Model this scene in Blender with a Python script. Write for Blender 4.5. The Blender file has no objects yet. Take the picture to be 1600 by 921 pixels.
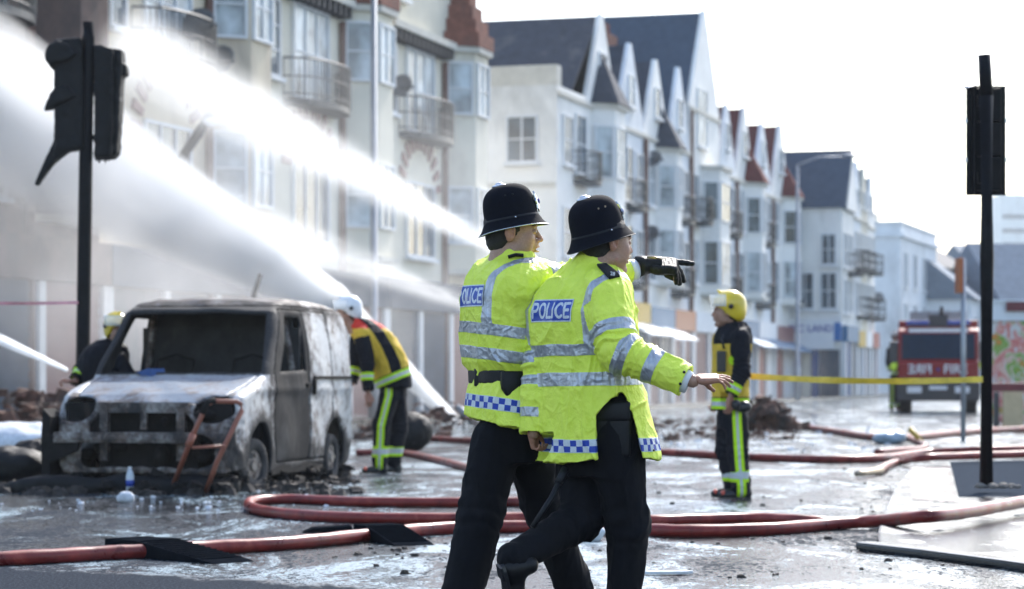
import bpy, bmesh, math, random
import numpy as np
from mathutils import Vector, Matrix
from mathutils.bvhtree import BVHTree

random.seed(7)
sc = bpy.context.scene
col = sc.collection
R = math.radians

# ------------------------------------------------------------------ camera, sky, sun, exposure
CAMH = 1.1          # lens height
FPX = 3778.0        # focal length in photo pixels (85 mm on 36 mm, 1600 px)
HZ = 590.0          # horizon row of the photo
cam_d = bpy.data.cameras.new('camera')
cam = bpy.data.objects.new('camera', cam_d); col.objects.link(cam)
cam_d.lens = 85.0; cam_d.sensor_width = 36.0
cam_d.shift_y = (HZ - 460.5) / 1600.0
cam_d.clip_start = 0.1; cam_d.clip_end = 6000
cam.location = (0, 0, CAMH); cam.rotation_euler = (R(90), 0, 0)
cam_d.dof.use_dof = True; cam_d.dof.focus_distance = 10.85; cam_d.dof.aperture_fstop = 3.4
sc.camera = cam

SUN_EL, SUN_AZ = 40.0, 21.0     # azimuth clockwise from +Y (view direction)
world = bpy.data.worlds.new('World'); sc.world = world; world.use_nodes = True
wn = world.node_tree; wn.nodes.clear()
sky = wn.nodes.new('ShaderNodeTexSky'); sky.sky_type = 'NISHITA'; sky.sun_disc = False
sky.sun_elevation = R(SUN_EL); sky.sun_rotation = R(SUN_AZ)
sky.air_density = 1.0; sky.dust_density = 1.6; sky.ozone_density = 0.7
bgn = wn.nodes.new('ShaderNodeBackground'); bgn.inputs['Strength'].default_value = 0.15
won = wn.nodes.new('ShaderNodeOutputWorld')
wn.links.new(sky.outputs[0], bgn.inputs['Color']); wn.links.new(bgn.outputs[0], won.inputs['Surface'])

sun_d = bpy.data.lights.new('sun', 'SUN'); sun_d.energy = 2.6; sun_d.angle = R(1.2); sun_d.color = (1.0, 0.975, 0.94)
sun = bpy.data.objects.new('sun', sun_d); col.objects.link(sun)
_sd = Vector((math.sin(R(SUN_AZ)) * math.cos(R(SUN_EL)), math.cos(R(SUN_AZ)) * math.cos(R(SUN_EL)), math.sin(R(SUN_EL))))
sun.rotation_euler = _sd.to_track_quat('Z', 'Y').to_euler()
sun.location = _sd * 60

vs = sc.view_settings
vs.view_transform = 'Standard'; vs.look = 'None'; vs.gamma = 1.0; vs.use_curve_mapping = False
vs.exposure = 1.3
cy = sc.cycles
cy.use_denoising = True
cy.max_bounces = 6; cy.diffuse_bounces = 3; cy.glossy_bounces = 3; cy.transmission_bounces = 4
cy.volume_bounces = 4; cy.volume_step_rate = 2.0; cy.volume_max_steps = 48
cy.transparent_max_bounces = 8
cy.sample_clamp_indirect = 6.0
cy.caustics_reflective = False; cy.caustics_refractive = False

# ------------------------------------------------------------------ pixel <-> world helpers
def q(x, y, D):
    """world point seen at photo pixel (x, y) at distance D"""
    return Vector(((x - 800.0) * D / FPX, D, CAMH + (HZ - y) * D / FPX))
def gp(x, y, z=0.0):
    """ground point seen at photo pixel"""
    D = (CAMH - z) * FPX / (y - HZ)
    return Vector(((x - 800.0) * D / FPX, D, z))

# ------------------------------------------------------------------ object bookkeeping
def tag(o, label=None, cat=None, group=None, kind=None):
    if label: o['label'] = label
    if cat: o['category'] = cat
    if group: o['group'] = group
    if kind: o['kind'] = kind
    return o
def empty(name, loc=(0, 0, 0), label=None, cat=None, group=None, kind=None, rz=0.0):
    o = bpy.data.objects.new(name, None); col.objects.link(o)
    o.location = loc; o.rotation_euler = (0, 0, rz); o.empty_display_size = 0.2
    return tag(o, label, cat, group, kind)
def link(name, me, mats, parent=None):
    o = bpy.data.objects.new(name, me); col.objects.link(o)
    if not isinstance(mats, (list, tuple)): mats = [mats]
    for m in mats:
        me.materials.append(m)
    if parent is not None:
        o.parent = parent
        mw = Matrix.LocRotScale(parent.location, parent.rotation_euler, None)
        p = parent.parent
        while p is not None:
            mw = Matrix.LocRotScale(p.location, p.rotation_euler, None) @ mw
            p = p.parent
        me.transform(mw.inverted())      # geometry is given in world space
    return o
def copy_tree(o, parent=None):
    c = o.copy(); col.objects.link(c)
    if parent is not None: c.parent = parent
    for ch in list(o.children): copy_tree(ch, c)
    return c

# ------------------------------------------------------------------ mesh builder
class MB:
    def __init__(s, M=None):
        s.v = []; s.f = []; s.M = M
    def add(s, vs_, fs_):
        b = len(s.v)
        for p in vs_:
            p = Vector(p)
            s.v.append(s.M @ p if s.M is not None else p)
        for f in fs_: s.f.append([b + i for i in f])
        return s
    def box(s, x0, x1, y0, y1, z0, z1, bev=0.0):
        if x0 > x1: x0, x1 = x1, x0
        if y0 > y1: y0, y1 = y1, y0
        if z0 > z1: z0, z1 = z1, z0
        vs_ = [(x, y, z) for z in (z0, z1) for y in (y0, y1) for x in (x0, x1)]
        return s.add(vs_, [(0, 2, 3, 1), (4, 5, 7, 6), (0, 1, 5, 4), (2, 6, 7, 3), (0, 4, 6, 2), (1, 3, 7, 5)])
    def prism(s, poly, a, b, axis='y'):
        """polygon in the two other axes extruded from a to b along axis"""
        def mk(p, t):
            return {'y': (p[0], t, p[1]), 'x': (t, p[0], p[1]), 'z': (p[0], p[1], t)}[axis]
        n = len(poly)
        vs_ = [mk(p, a) for p in poly] + [mk(p, b) for p in poly]
        fs_ = [list(range(n)), list(range(2 * n - 1, n - 1, -1))]
        for i in range(n):
            j = (i + 1) % n
            fs_.append([i, i + n, j + n, j])
        return s.add(vs_, fs_)
    def tube(s, path, r, n=10, cap=True, squash=1.0):
        pts = [Vector(p) for p in path]; m = len(pts)
        rs = r if isinstance(r, (list, tuple)) else [r] * m
        up = Vector((0, 0, 1)); vs_ = []
        for i, p in enumerate(pts):
            t = (pts[min(i + 1, m - 1)] - pts[max(i - 1, 0)]).normalized()
            a = t.cross(up)
            if a.length < 1e-3: a = t.cross(Vector((0, 1, 0)))
            a.normalize(); b = a.cross(t).normalized()
            for k in range(n):
                th = 2 * math.pi * k / n
                vs_.append(p + a * math.cos(th) * rs[i] + b * math.sin(th) * rs[i] * squash)
        fs_ = []
        for i in range(m - 1):
            for k in range(n):
                k2 = (k + 1) % n
                fs_.append([i * n + k, i * n + k2, (i + 1) * n + k2, (i + 1) * n + k])
        if cap:
            fs_.append(list(range(n - 1, -1, -1))); fs_.append([(m - 1) * n + k for k in range(n)])
        return s.add(vs_, fs_)
    def cyl(s, p0, p1, r0, r1=None, n=16):
        return s.tube([p0, p1], [r0, r0 if r1 is None else r1], n)
    def ell(s, c, r, nu=14, nv=9):
        vs_ = []; fs_ = []
        c = Vector(c)
        if not isinstance(r, (list, tuple)): r = (r, r, r)
        for i in range(nv + 1):
            ph = math.pi * i / nv
            for k in range(nu):
                th = 2 * math.pi * k / nu
                vs_.append(c + Vector((r[0] * math.sin(ph) * math.cos(th), r[1] * math.sin(ph) * math.sin(th), r[2] * math.cos(ph))))
        for i in range(nv):
            for k in range(nu):
                k2 = (k + 1) % nu
                fs_.append([i * nu + k, (i + 1) * nu + k, (i + 1) * nu + k2, i * nu + k2])
        return s.add(vs_, fs_)
    def build(s, name, mat, parent=None, smooth=False, bevel=0.0):
        me = bpy.data.meshes.new(name)
        me.from_pydata([tuple(p) for p in s.v], [], s.f)
        me.validate(); me.update()
        if bevel > 0:
            bm = bmesh.new(); bm.from_mesh(me)
            bmesh.ops.remove_doubles(bm, verts=bm.verts, dist=1e-5)
            es = [e for e in bm.edges if len(e.link_faces) == 2 and e.calc_face_angle(0) > 0.6]
            bmesh.ops.bevel(bm, geom=es, offset=bevel, segments=2, profile=0.6, affect='EDGES', clamp_overlap=True)
            bm.to_mesh(me); bm.free()
        if smooth:
            for p in me.polygons: p.use_smooth = True
        return link(name, me, mat, parent)

def text_obj(name, body, M, size, mat, parent=None, align='CENTER', ext=0.002, sx=1.0):
    """flat lettering, turned into a mesh; M maps the text plane (x right, y up) into the world"""
    cu = bpy.data.curves.new(name, 'FONT'); cu.body = body; cu.size = size; cu.extrude = ext
    cu.align_x = align; cu.align_y = 'CENTER'; cu.offset = size * 0.012
    to = bpy.data.objects.new(name, cu); col.objects.link(to)
    dg = bpy.context.evaluated_depsgraph_get()
    me = bpy.data.meshes.new_from_object(to.evaluated_get(dg))
    bpy.data.objects.remove(to)
    me.materials.clear()
    me.transform(M @ Matrix.Diagonal((sx, 1, 1, 1)))
    return link(name, me, mat, parent)

# ------------------------------------------------------------------ numpy noise
_rt = np.random.RandomState(11).rand(64, 64, 64).astype(np.float32)
def vnoise(P, seed=0):
    P = P + np.array([seed * 7.31, seed * 3.17, seed * 5.73])
    i = np.floor(P).astype(np.int64); f = (P - i); f = f * f * (3 - 2 * f)
    out = 0
    for dx in (0, 1):
        wx = f[:, 0] if dx else 1 - f[:, 0]
        for dy in (0, 1):
            wy = f[:, 1] if dy else 1 - f[:, 1]
            for dz in (0, 1):
                wz = f[:, 2] if dz else 1 - f[:, 2]
                out = out + _rt[(i[:, 0] + dx) & 63, (i[:, 1] + dy) & 63, (i[:, 2] + dz) & 63] * wx * wy * wz
    return out * 2 - 1
def fbm(P, oct=3, seed=0):
    a = 1.0; o = 0; t = 0
    for k in range(oct):
        o = o + a * vnoise(P * (2.03 ** k), seed + k); t += a; a *= 0.5
    return o / t
def ridged(P, seed=0):
    return 1 - np.abs(vnoise(P, seed)) * 2

# ------------------------------------------------------------------ signed-distance modelling
def A(v): return np.array([v[0], v[1], v[2]], dtype=np.float64)
class SDF:
    def __init__(s, lo, hi, h):
        s.lo = np.array(lo, float); s.h = h
        s.n = (np.ceil((np.array(hi, float) - s.lo) / h).astype(int) + 1)
        s.D = np.full(tuple(s.n), 1.0, np.float32)
        s.ax = [s.lo[i] + h * np.arange(s.n[i]) for i in range(3)]
    def _sub(s, lo, hi, pad):
        a = np.maximum(np.floor((np.array(lo) - pad - s.lo) / s.h).astype(int), 0)
        b = np.minimum(np.ceil((np.array(hi) + pad - s.lo) / s.h).astype(int) + 1, s.n)
        if np.any(b <= a): return None, None
        sl = tuple(slice(a[i], b[i]) for i in range(3))
        X, Y, Z = np.meshgrid(s.ax[0][sl[0]], s.ax[1][sl[1]], s.ax[2][sl[2]], indexing='ij')
        return sl, (X, Y, Z)
    def _op(s, sl, d, k, op):
        a = s.D[sl]; d = d.astype(np.float32)
        if op == 'add':
            if k > 0:
                hh = np.clip(0.5 + 0.5 * (d - a) / k, 0, 1)
                s.D[sl] = d + (a - d) * hh - k * hh * (1 - hh)
            else: s.D[sl] = np.minimum(a, d)
        else:
            e = -d if op == 'sub' else d
            if k > 0:
                hh = np.clip(0.5 - 0.5 * (e - a) / k, 0, 1)
                s.D[sl] = e + (a - e) * hh + k * hh * (1 - hh)
            else: s.D[sl] = np.maximum(a, e)
    def cone(s, p0, r0, p1, r1, k=0.0, op='add', flat=None):
        p0 = A(p0); p1 = A(p1); m = max(r0, r1)
        sl, G = s._sub(np.minimum(p0, p1) - m, np.maximum(p0, p1) + m, k + 3 * s.h)
        if sl is None: return s
        ba = p1 - p0; bb = max(ba @ ba, 1e-12)
        dx, dy, dz = G[0] - p0[0], G[1] - p0[1], G[2] - p0[2]
        t = np.clip((dx * ba[0] + dy * ba[1] + dz * ba[2]) / bb, 0, 1)
        ex, ey, ez = dx - t * ba[0], dy - t * ba[1], dz - t * ba[2]
        if flat is not None:      # (unit direction, factor): thinner along that direction
            u, fac = A(flat[0]), flat[1]
            c = ex * u[0] + ey * u[1] + ez * u[2]
            ex = ex + u[0] * c * (1 / fac - 1); ey = ey + u[1] * c * (1 / fac - 1); ez = ez + u[2] * c * (1 / fac - 1)
        d = np.sqrt(ex * ex + ey * ey + ez * ez) - (r0 + (r1 - r0) * t)
        s._op(sl, d, k, op); return s
    def chain(s, pts, rs, k=0.0, kk=None, flat=None):
        for i in range(len(pts) - 1):
            s.cone(pts[i], rs[i], pts[i + 1], rs[i + 1], k, flat=flat)
        return s
    def ell(s, c, r, k=0.0, op='add', M=None):
        c = A(c); m = max(r)
        sl, G = s._sub(c - m, c + m, k + 3 * s.h)
        if sl is None: return s
        x, y, z = G[0] - c[0], G[1] - c[1], G[2] - c[2]
        if M is not None:     # columns = local axes in world
            M = np.array(M)
            x, y, z = (x * M[0, 0] + y * M[1, 0] + z * M[2, 0], x * M[0, 1] + y * M[1, 1] + z * M[2, 1], x * M[0, 2] + y * M[1, 2] + z * M[2, 2])
        k0 = np.sqrt((x / r[0]) ** 2 + (y / r[1]) ** 2 + (z / r[2]) ** 2)
        k1 = np.sqrt((x / r[0] ** 2) ** 2 + (y / r[1] ** 2) ** 2 + (z / r[2] ** 2) ** 2) + 1e-9
        s._op(sl, k0 * (k0 - 1) / k1, k, op); return s
    def rbox(s, c, hs, rad=0.0, k=0.0, op='add', M=None):
        c = A(c); m = float(np.linalg.norm(hs))
        sl, G = s._sub(c - m, c + m, k + 3 * s.h)
        if sl is None: return s
        x, y, z = G[0] - c[0], G[1] - c[1], G[2] - c[2]
        if M is not None:
            M = np.array(M)
            x, y, z = (x * M[0, 0] + y * M[1, 0] + z * M[2, 0], x * M[0, 1] + y * M[1, 1] + z * M[2, 1], x * M[0, 2] + y * M[1, 2] + z * M[2, 2])
        qx, qy, qz = np.abs(x) - hs[0] + rad, np.abs(y) - hs[1] + rad, np.abs(z) - hs[2] + rad
        d = np.sqrt(np.maximum(qx, 0) ** 2 + np.maximum(qy, 0) ** 2 + np.maximum(qz, 0) ** 2) + np.minimum(np.maximum(qx, np.maximum(qy, qz)), 0) - rad
        s._op(sl, d, k, op); return s
    def loft(s, secs, phi, k=0.0, n=2.4, op='add'):
        """secs: (z, cx, cy, a, b) from low to high; a across, b front-back; phi = heading from +X"""
        secs = sorted(secs); zz = [c[0] for c in secs]
        mx = max(max(c[3], c[4]) for c in secs)
        lo = [min(c[1] for c in secs) - mx, min(c[2] for c in secs) - mx, zz[0]]
        hi = [max(c[1] for c in secs) + mx, max(c[2] for c in secs) + mx, zz[-1]]
        sl, G = s._sub(lo, hi, k + 3 * s.h)
        z1 = s.ax[2][sl[2]]
        def ip(j):
            # smooth (monotone cubic-ish) interpolation along z
            v = np.interp(z1, zz, [c[j] for c in secs])
            return v[None, None, :]
        cx, cy_, a, b = ip(1), ip(2), ip(3), ip(4)
        f = np.array([math.cos(phi), math.sin(phi)]); r = np.array([math.sin(phi), -math.cos(phi)])
        dx, dy = G[0] - cx, G[1] - cy_
        u = dx * r[0] + dy * r[1]; v = dx * f[0] + dy * f[1]
        rad = (np.abs(u / a) ** n + np.abs(v / b) ** n) ** (1.0 / n)
        d = (rad - 1) * np.minimum(a, b)
        d = np.maximum(d, np.maximum(zz[0] - G[2], G[2] - zz[-1]))
        s._op(sl, d, k, op); return s
    def fn(s, f, lo, hi, k=0.0, op='add'):
        sl, G = s._sub(lo, hi, k + 3 * s.h)
        if sl is None: return s
        s._op(sl, f(*G), k, op); return s
    def nets(s):
        D = s.D; nx, ny, nz = D.shape
        S = D < 0
        c8 = [S[dx:nx - 1 + dx, dy:ny - 1 + dy, dz:nz - 1 + dz] for dx in (0, 1) for dy in (0, 1) for dz in (0, 1)]
        al = c8[0].copy(); an = c8[0].copy()
        for c in c8[1:]: al &= c; an |= c
        act = an & ~al
        I, J, K = np.nonzero(act); N = len(I)
        idx = np.full(act.shape, -1, np.int64); idx[I, J, K] = np.arange(N)
        pos = np.zeros((N, 3)); cnt = np.zeros(N)
        for ax in range(3):
            o = [a for a in range(3) if a != ax]
            for e1 in (0, 1):
                for e2 in (0, 1):
                    off = [0, 0, 0]; off[o[0]] = e1; off[o[1]] = e2
                    a = D[I + off[0], J + off[1], K + off[2]].astype(float)
                    off2 = list(off); off2[ax] = 1
                    b = D[I + off2[0], J + off2[1], K + off2[2]].astype(float)
                    m = (a < 0) != (b < 0)
                    t = np.where(m, a / np.where(m, a - b, 1), 0)
                    pos[:, ax] += np.where(m, t, 0); pos[:, o[0]] += np.where(m, e1, 0); pos[:, o[1]] += np.where(m, e2, 0)
                    cnt += m
        V = s.lo + s.h * (np.stack([I, J, K], 1) + pos / cnt[:, None])
        F = []
        for ax in range(3):
            o = [(ax + 1) % 3, (ax + 2) % 3]
            sa = [slice(None)] * 3; sb = [slice(None)] * 3
            sa[ax] = slice(0, -1); sb[ax] = slice(1, None)
            m = S[tuple(sa)] != S[tuple(sb)]
            g = np.stack(np.nonzero(m), 1)
            g = g[(g[:, o[0]] > 0) & (g[:, o[0]] < D.shape[o[0]] - 1) & (g[:, o[1]] > 0) & (g[:, o[1]] < D.shape[o[1]] - 1)]
            def cell(a, b):
                c = g.copy(); c[:, o[0]] -= a; c[:, o[1]] -= b
                return idx[c[:, 0], c[:, 1], c[:, 2]]
            qd = np.stack([cell(1, 1), cell(0, 1), cell(0, 0), cell(1, 0)], 1)
            ins = S[g[:, 0], g[:, 1], g[:, 2]]
            qd = np.where(ins[:, None], qd, qd[:, ::-1])
            F.append(qd)
        return V, np.concatenate(F)

def np_mesh(name, V, F, mats, parent=None, attrs=None, smooth=True, cols=None, matidx=None):
    me = bpy.data.meshes.new(name)
    nv, nf = len(V), len(F)
    me.vertices.add(nv); me.vertices.foreach_set('co', np.ascontiguousarray(V, dtype=np.float32).ravel())
    me.loops.add(nf * 4); me.loops.foreach_set('vertex_index', np.ascontiguousarray(F, dtype=np.int32).ravel())
    me.polygons.add(nf); me.polygons.foreach_set('loop_start', np.arange(0, nf * 4, 4, dtype=np.int32))
    if smooth: me.polygons.foreach_set('use_smooth', np.ones(nf, bool))
    me.update(calc_edges=True)
    for k, a in (attrs or {}).items():
        at = me.attributes.new(k, 'FLOAT', 'POINT'); at.data.foreach_set('value', np.ascontiguousarray(a, dtype=np.float32))
    if cols is not None:
        at = me.attributes.new('Col', 'FLOAT_COLOR', 'POINT')
        at.data.foreach_set('color', np.concatenate([cols, np.ones((nv, 1))], 1).astype(np.float32).ravel())
    o = link(name, me, mats, parent)
    if matidx is not None: me.polygons.foreach_set('material_index', np.ascontiguousarray(matidx, dtype=np.int32))
    return o
def normals(V, F):
    a = V[F[:, 2]] - V[F[:, 0]]; b = V[F[:, 3]] - V[F[:, 1]]
    n = np.cross(a, b); N = np.zeros_like(V)
    for k in range(4):
        for j in range(3): N[:, j] += np.bincount(F[:, k], n[:, j], len(V))
    return N / (np.linalg.norm(N, axis=1)[:, None] + 1e-12)
def relax(V, F, it=1, w=0.5):
    for _ in range(it):
        S = np.zeros_like(V); c = np.zeros(len(V))
        for k in range(4):
            for j in range(3): S[:, j] += np.bincount(F[:, k], V[F[:, (k + 1) % 4], j] + V[F[:, (k + 3) % 4], j], len(V))
            c += 2 * np.bincount(F[:, k], minlength=len(V))
        V = V * (1 - w) + w * S / c[:, None]
    return V

# ------------------------------------------------------------------ materials
def mat_new(name):
    m = bpy.data.materials.new(name); m.use_nodes = True
    nt = m.node_tree; b = nt.nodes['Principled BSDF']
    return m, nt, b
def N_(nt, t, **kw):
    n = nt.nodes.new(t)
    for k, v in kw.items(): setattr(n, k, v)
    return n
def math_(nt, op, a, b=None, c=None, clamp=False):
    n = nt.nodes.new('ShaderNodeMath'); n.operation = op; n.use_clamp = clamp
    for i, v in enumerate((a, b, c)):
        if v is None: continue
        if hasattr(v, 'is_linked') or hasattr(v, 'links'): nt.links.new(v, n.inputs[i])
        else: n.inputs[i].default_value = v
    return n.outputs[0]
def mixc(nt, fac, a, b, mode='MIX'):
    n = nt.nodes.new('ShaderNodeMix'); n.data_type = 'RGBA'; n.blend_type = mode
    def put(sock, v):
        if hasattr(v, 'links'): nt.links.new(v, sock)
        elif isinstance(v, (tuple, list)): sock.default_value = (v[0], v[1], v[2], 1)
        else: sock.default_value = v
    put(n.inputs[0], fac); put(n.inputs[6], a); put(n.inputs[7], b)
    return n.outputs[2]
def noise_(nt, scale, detail=4, rough=0.6, coord=None, dist=0.0, vec=None):
    n = nt.nodes.new('ShaderNodeTexNoise'); n.inputs['Scale'].default_value = scale
    n.inputs['Detail'].default_value = detail; n.inputs['Roughness'].default_value = rough
    n.inputs['Distortion'].default_value = dist
    if vec is None:
        tc = nt.nodes.new('ShaderNodeNewGeometry'); vec = tc.outputs['Position']
    if coord:
        mp = nt.nodes.new('ShaderNodeMapping'); mp.inputs['Scale'].default_value = coord
        nt.links.new(vec, mp.inputs[0]); vec = mp.outputs[0]
    nt.links.new(vec, n.inputs['Vector'])
    return n.outputs['Fac']
def ramp(nt, fac, stops):
    n = nt.nodes.new('ShaderNodeValToRGB')
    e = n.color_ramp.elements
    while len(e) < len(stops): e.new(0.5)
    for i, (p, c) in enumerate(stops):
        e[i].position = p; e[i].color = (c[0], c[1], c[2], 1) if isinstance(c, (tuple, list)) else (c, c, c, 1)
    nt.links.new(fac, n.inputs[0]); return n.outputs[0]
def bump(nt, b, h, strength=0.3, dist=0.01):
    n = nt.nodes.new('ShaderNodeBump'); n.inputs['Strength'].default_value = strength; n.inputs['Distance'].default_value = dist
    nt.links.new(h, n.inputs['Height']); nt.links.new(n.outputs[0], b.inputs['Normal']); return n
def pmat(name, c, rough=0.6, metal=0.0, var=0.25, scale=6.0, bmp=0.0, spec=0.5, dirt=None, dirt_amt=0.45, coat=0.0):
    """paint-like material: base colour broken up by noise and an optional dirt colour"""
    m, nt, b = mat_new(name)
    n1 = noise_(nt, scale, 5, 0.65)
    lo = tuple(max(0, x * (1 - var)) for x in c); hi = tuple(min(1, x * (1 + var * 0.6)) for x in c)
    cc = ramp(nt, n1, [(0.3, lo), (0.7, hi)])
    if dirt is not None:
        n2 = noise_(nt, scale * 0.35, 6, 0.7, coord=(1, 1, 0.45), dist=0.4)
        f = ramp(nt, n2, [(dirt_amt, 0.0), (min(0.99, dirt_amt + 0.22), 1.0)])
        cc = mixc(nt, f, cc, dirt)
    nt.links.new(cc, b.inputs['Base Color'])
    b.inputs['Roughness'].default_value = rough; b.inputs['Metallic'].default_value = metal
    b.inputs['Specular IOR Level'].default_value = spec
    b.inputs['Coat Weight'].default_value = coat
    if bmp > 0:
        bump(nt, b, noise_(nt, scale * 8, 4, 0.6), bmp, 0.01)
    return m
# ================================================================== MATERIALS OF THE SETTING
M_white = pmat('white_render', (0.85, 0.83, 0.79), 0.8, var=0.10, scale=0.9, dirt=(0.48, 0.47, 0.44), dirt_amt=0.52)
M_white2 = pmat('pale_render', (0.74, 0.76, 0.78), 0.8, var=0.12, scale=0.8, dirt=(0.42, 0.42, 0.42), dirt_amt=0.54)
M_cream = pmat('cream_render', (0.68, 0.58, 0.43), 0.8, var=0.14, scale=0.7, dirt=(0.33, 0.26, 0.2), dirt_amt=0.52)
M_cream2 = pmat('pale_cream_render', (0.72, 0.67, 0.55), 0.8, var=0.1, scale=0.8, dirt=(0.4, 0.36, 0.3), dirt_amt=0.55)
M_char = pmat('charred_brick', (0.16, 0.10, 0.08), 0.9, var=0.5, scale=1.2, dirt=(0.05, 0.045, 0.045), dirt_amt=0.48)
M_brick = pmat('brick_red', (0.24, 0.10, 0.07), 0.9, var=0.3, scale=5, dirt=(0.12, 0.07, 0.06), dirt_amt=0.5)
M_slate = pmat('slate', (0.055, 0.062, 0.078), 0.65, var=0.25, scale=3, dirt=(0.13, 0.13, 0.13), dirt_amt=0.55, spec=0.1)
M_slate2 = pmat('blue_slate', (0.06, 0.085, 0.12), 0.65, var=0.2, scale=3, spec=0.1)
M_hazeslate = pmat('haze_paled_slate', (0.17, 0.21, 0.26), 0.7, var=0.2, scale=2, spec=0.1)  # slate paled in its colour to stand for distance haze
M_tile = pmat('red_tile', (0.13, 0.04, 0.037), 0.8, var=0.25, scale=3, spec=0.1)
M_frame = pmat('window_white', (0.72, 0.73, 0.74), 0.5, var=0.08)
M_dframe = pmat('dark_trim', (0.05, 0.05, 0.055), 0.6, var=0.3)
M_stone = pmat('stone_trim', (0.6, 0.57, 0.5), 0.8, var=0.15, scale=2)
M_iron = pmat('black_iron', (0.03, 0.035, 0.04), 0.5, var=0.3)
M_dish = pmat('dish_grey', (0.14, 0.145, 0.15), 0.5, var=0.15)
M_maroon = pmat('maroon_paint', (0.13, 0.012, 0.02), 0.5, var=0.2)
M_pipe = pmat('brown_pipe', (0.13, 0.06, 0.045), 0.6, var=0.25)
M_blue = pmat('blue_shop_paint', (0.008, 0.06, 0.22), 0.5, var=0.15)
M_lblue = pmat('pale_blue_shop_paint', (0.035, 0.15, 0.29), 0.5, var=0.2)
M_red = pmat('red_shop_paint', (0.26, 0.018, 0.02), 0.5, var=0.2)
M_yel = pmat('yellow_sign', (0.55, 0.36, 0.05), 0.5, var=0.2)
M_orange = pmat('orange_sign', (0.42, 0.11, 0.025), 0.5, var=0.2)
M_shut = pmat('steel_shutter', (0.055, 0.075, 0.10), 0.55, metal=0.0, var=0.15, dirt=(0.2, 0.15, 0.16), dirt_amt=0.5)
M_pshut = pmat('pink_shutter', (0.15, 0.045, 0.05), 0.6, var=0.2)
M_signw = pmat('sign_white', (0.75, 0.76, 0.78), 0.5, var=0.06)
M_signb = pmat('sign_blue_ink', (0.02, 0.03, 0.3), 0.5, var=0.05)
def glass_mat(name, c=(0.10, 0.15, 0.19), rough=0.12):
    m, nt, b = mat_new(name)
    f = noise_(nt, 1.1, 3, 0.5)
    cc = ramp(nt, f, [(0.35, tuple(x * 0.6 for x in c)), (0.65, tuple(min(1, x * 1.9) for x in c))])
    nt.links.new(cc, b.inputs['Base Color']); b.inputs['Roughness'].default_value = rough
    b.inputs['Specular IOR Level'].default_value = 0.45
    return m
M_glass = glass_mat('window_glass', (0.05, 0.075, 0.095))
M_curtain = glass_mat('curtained_glass', (0.32, 0.36, 0.38), 0.25)
M_soot = glass_mat('sooty_glass', (0.05, 0.055, 0.06), 0.4)

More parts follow.
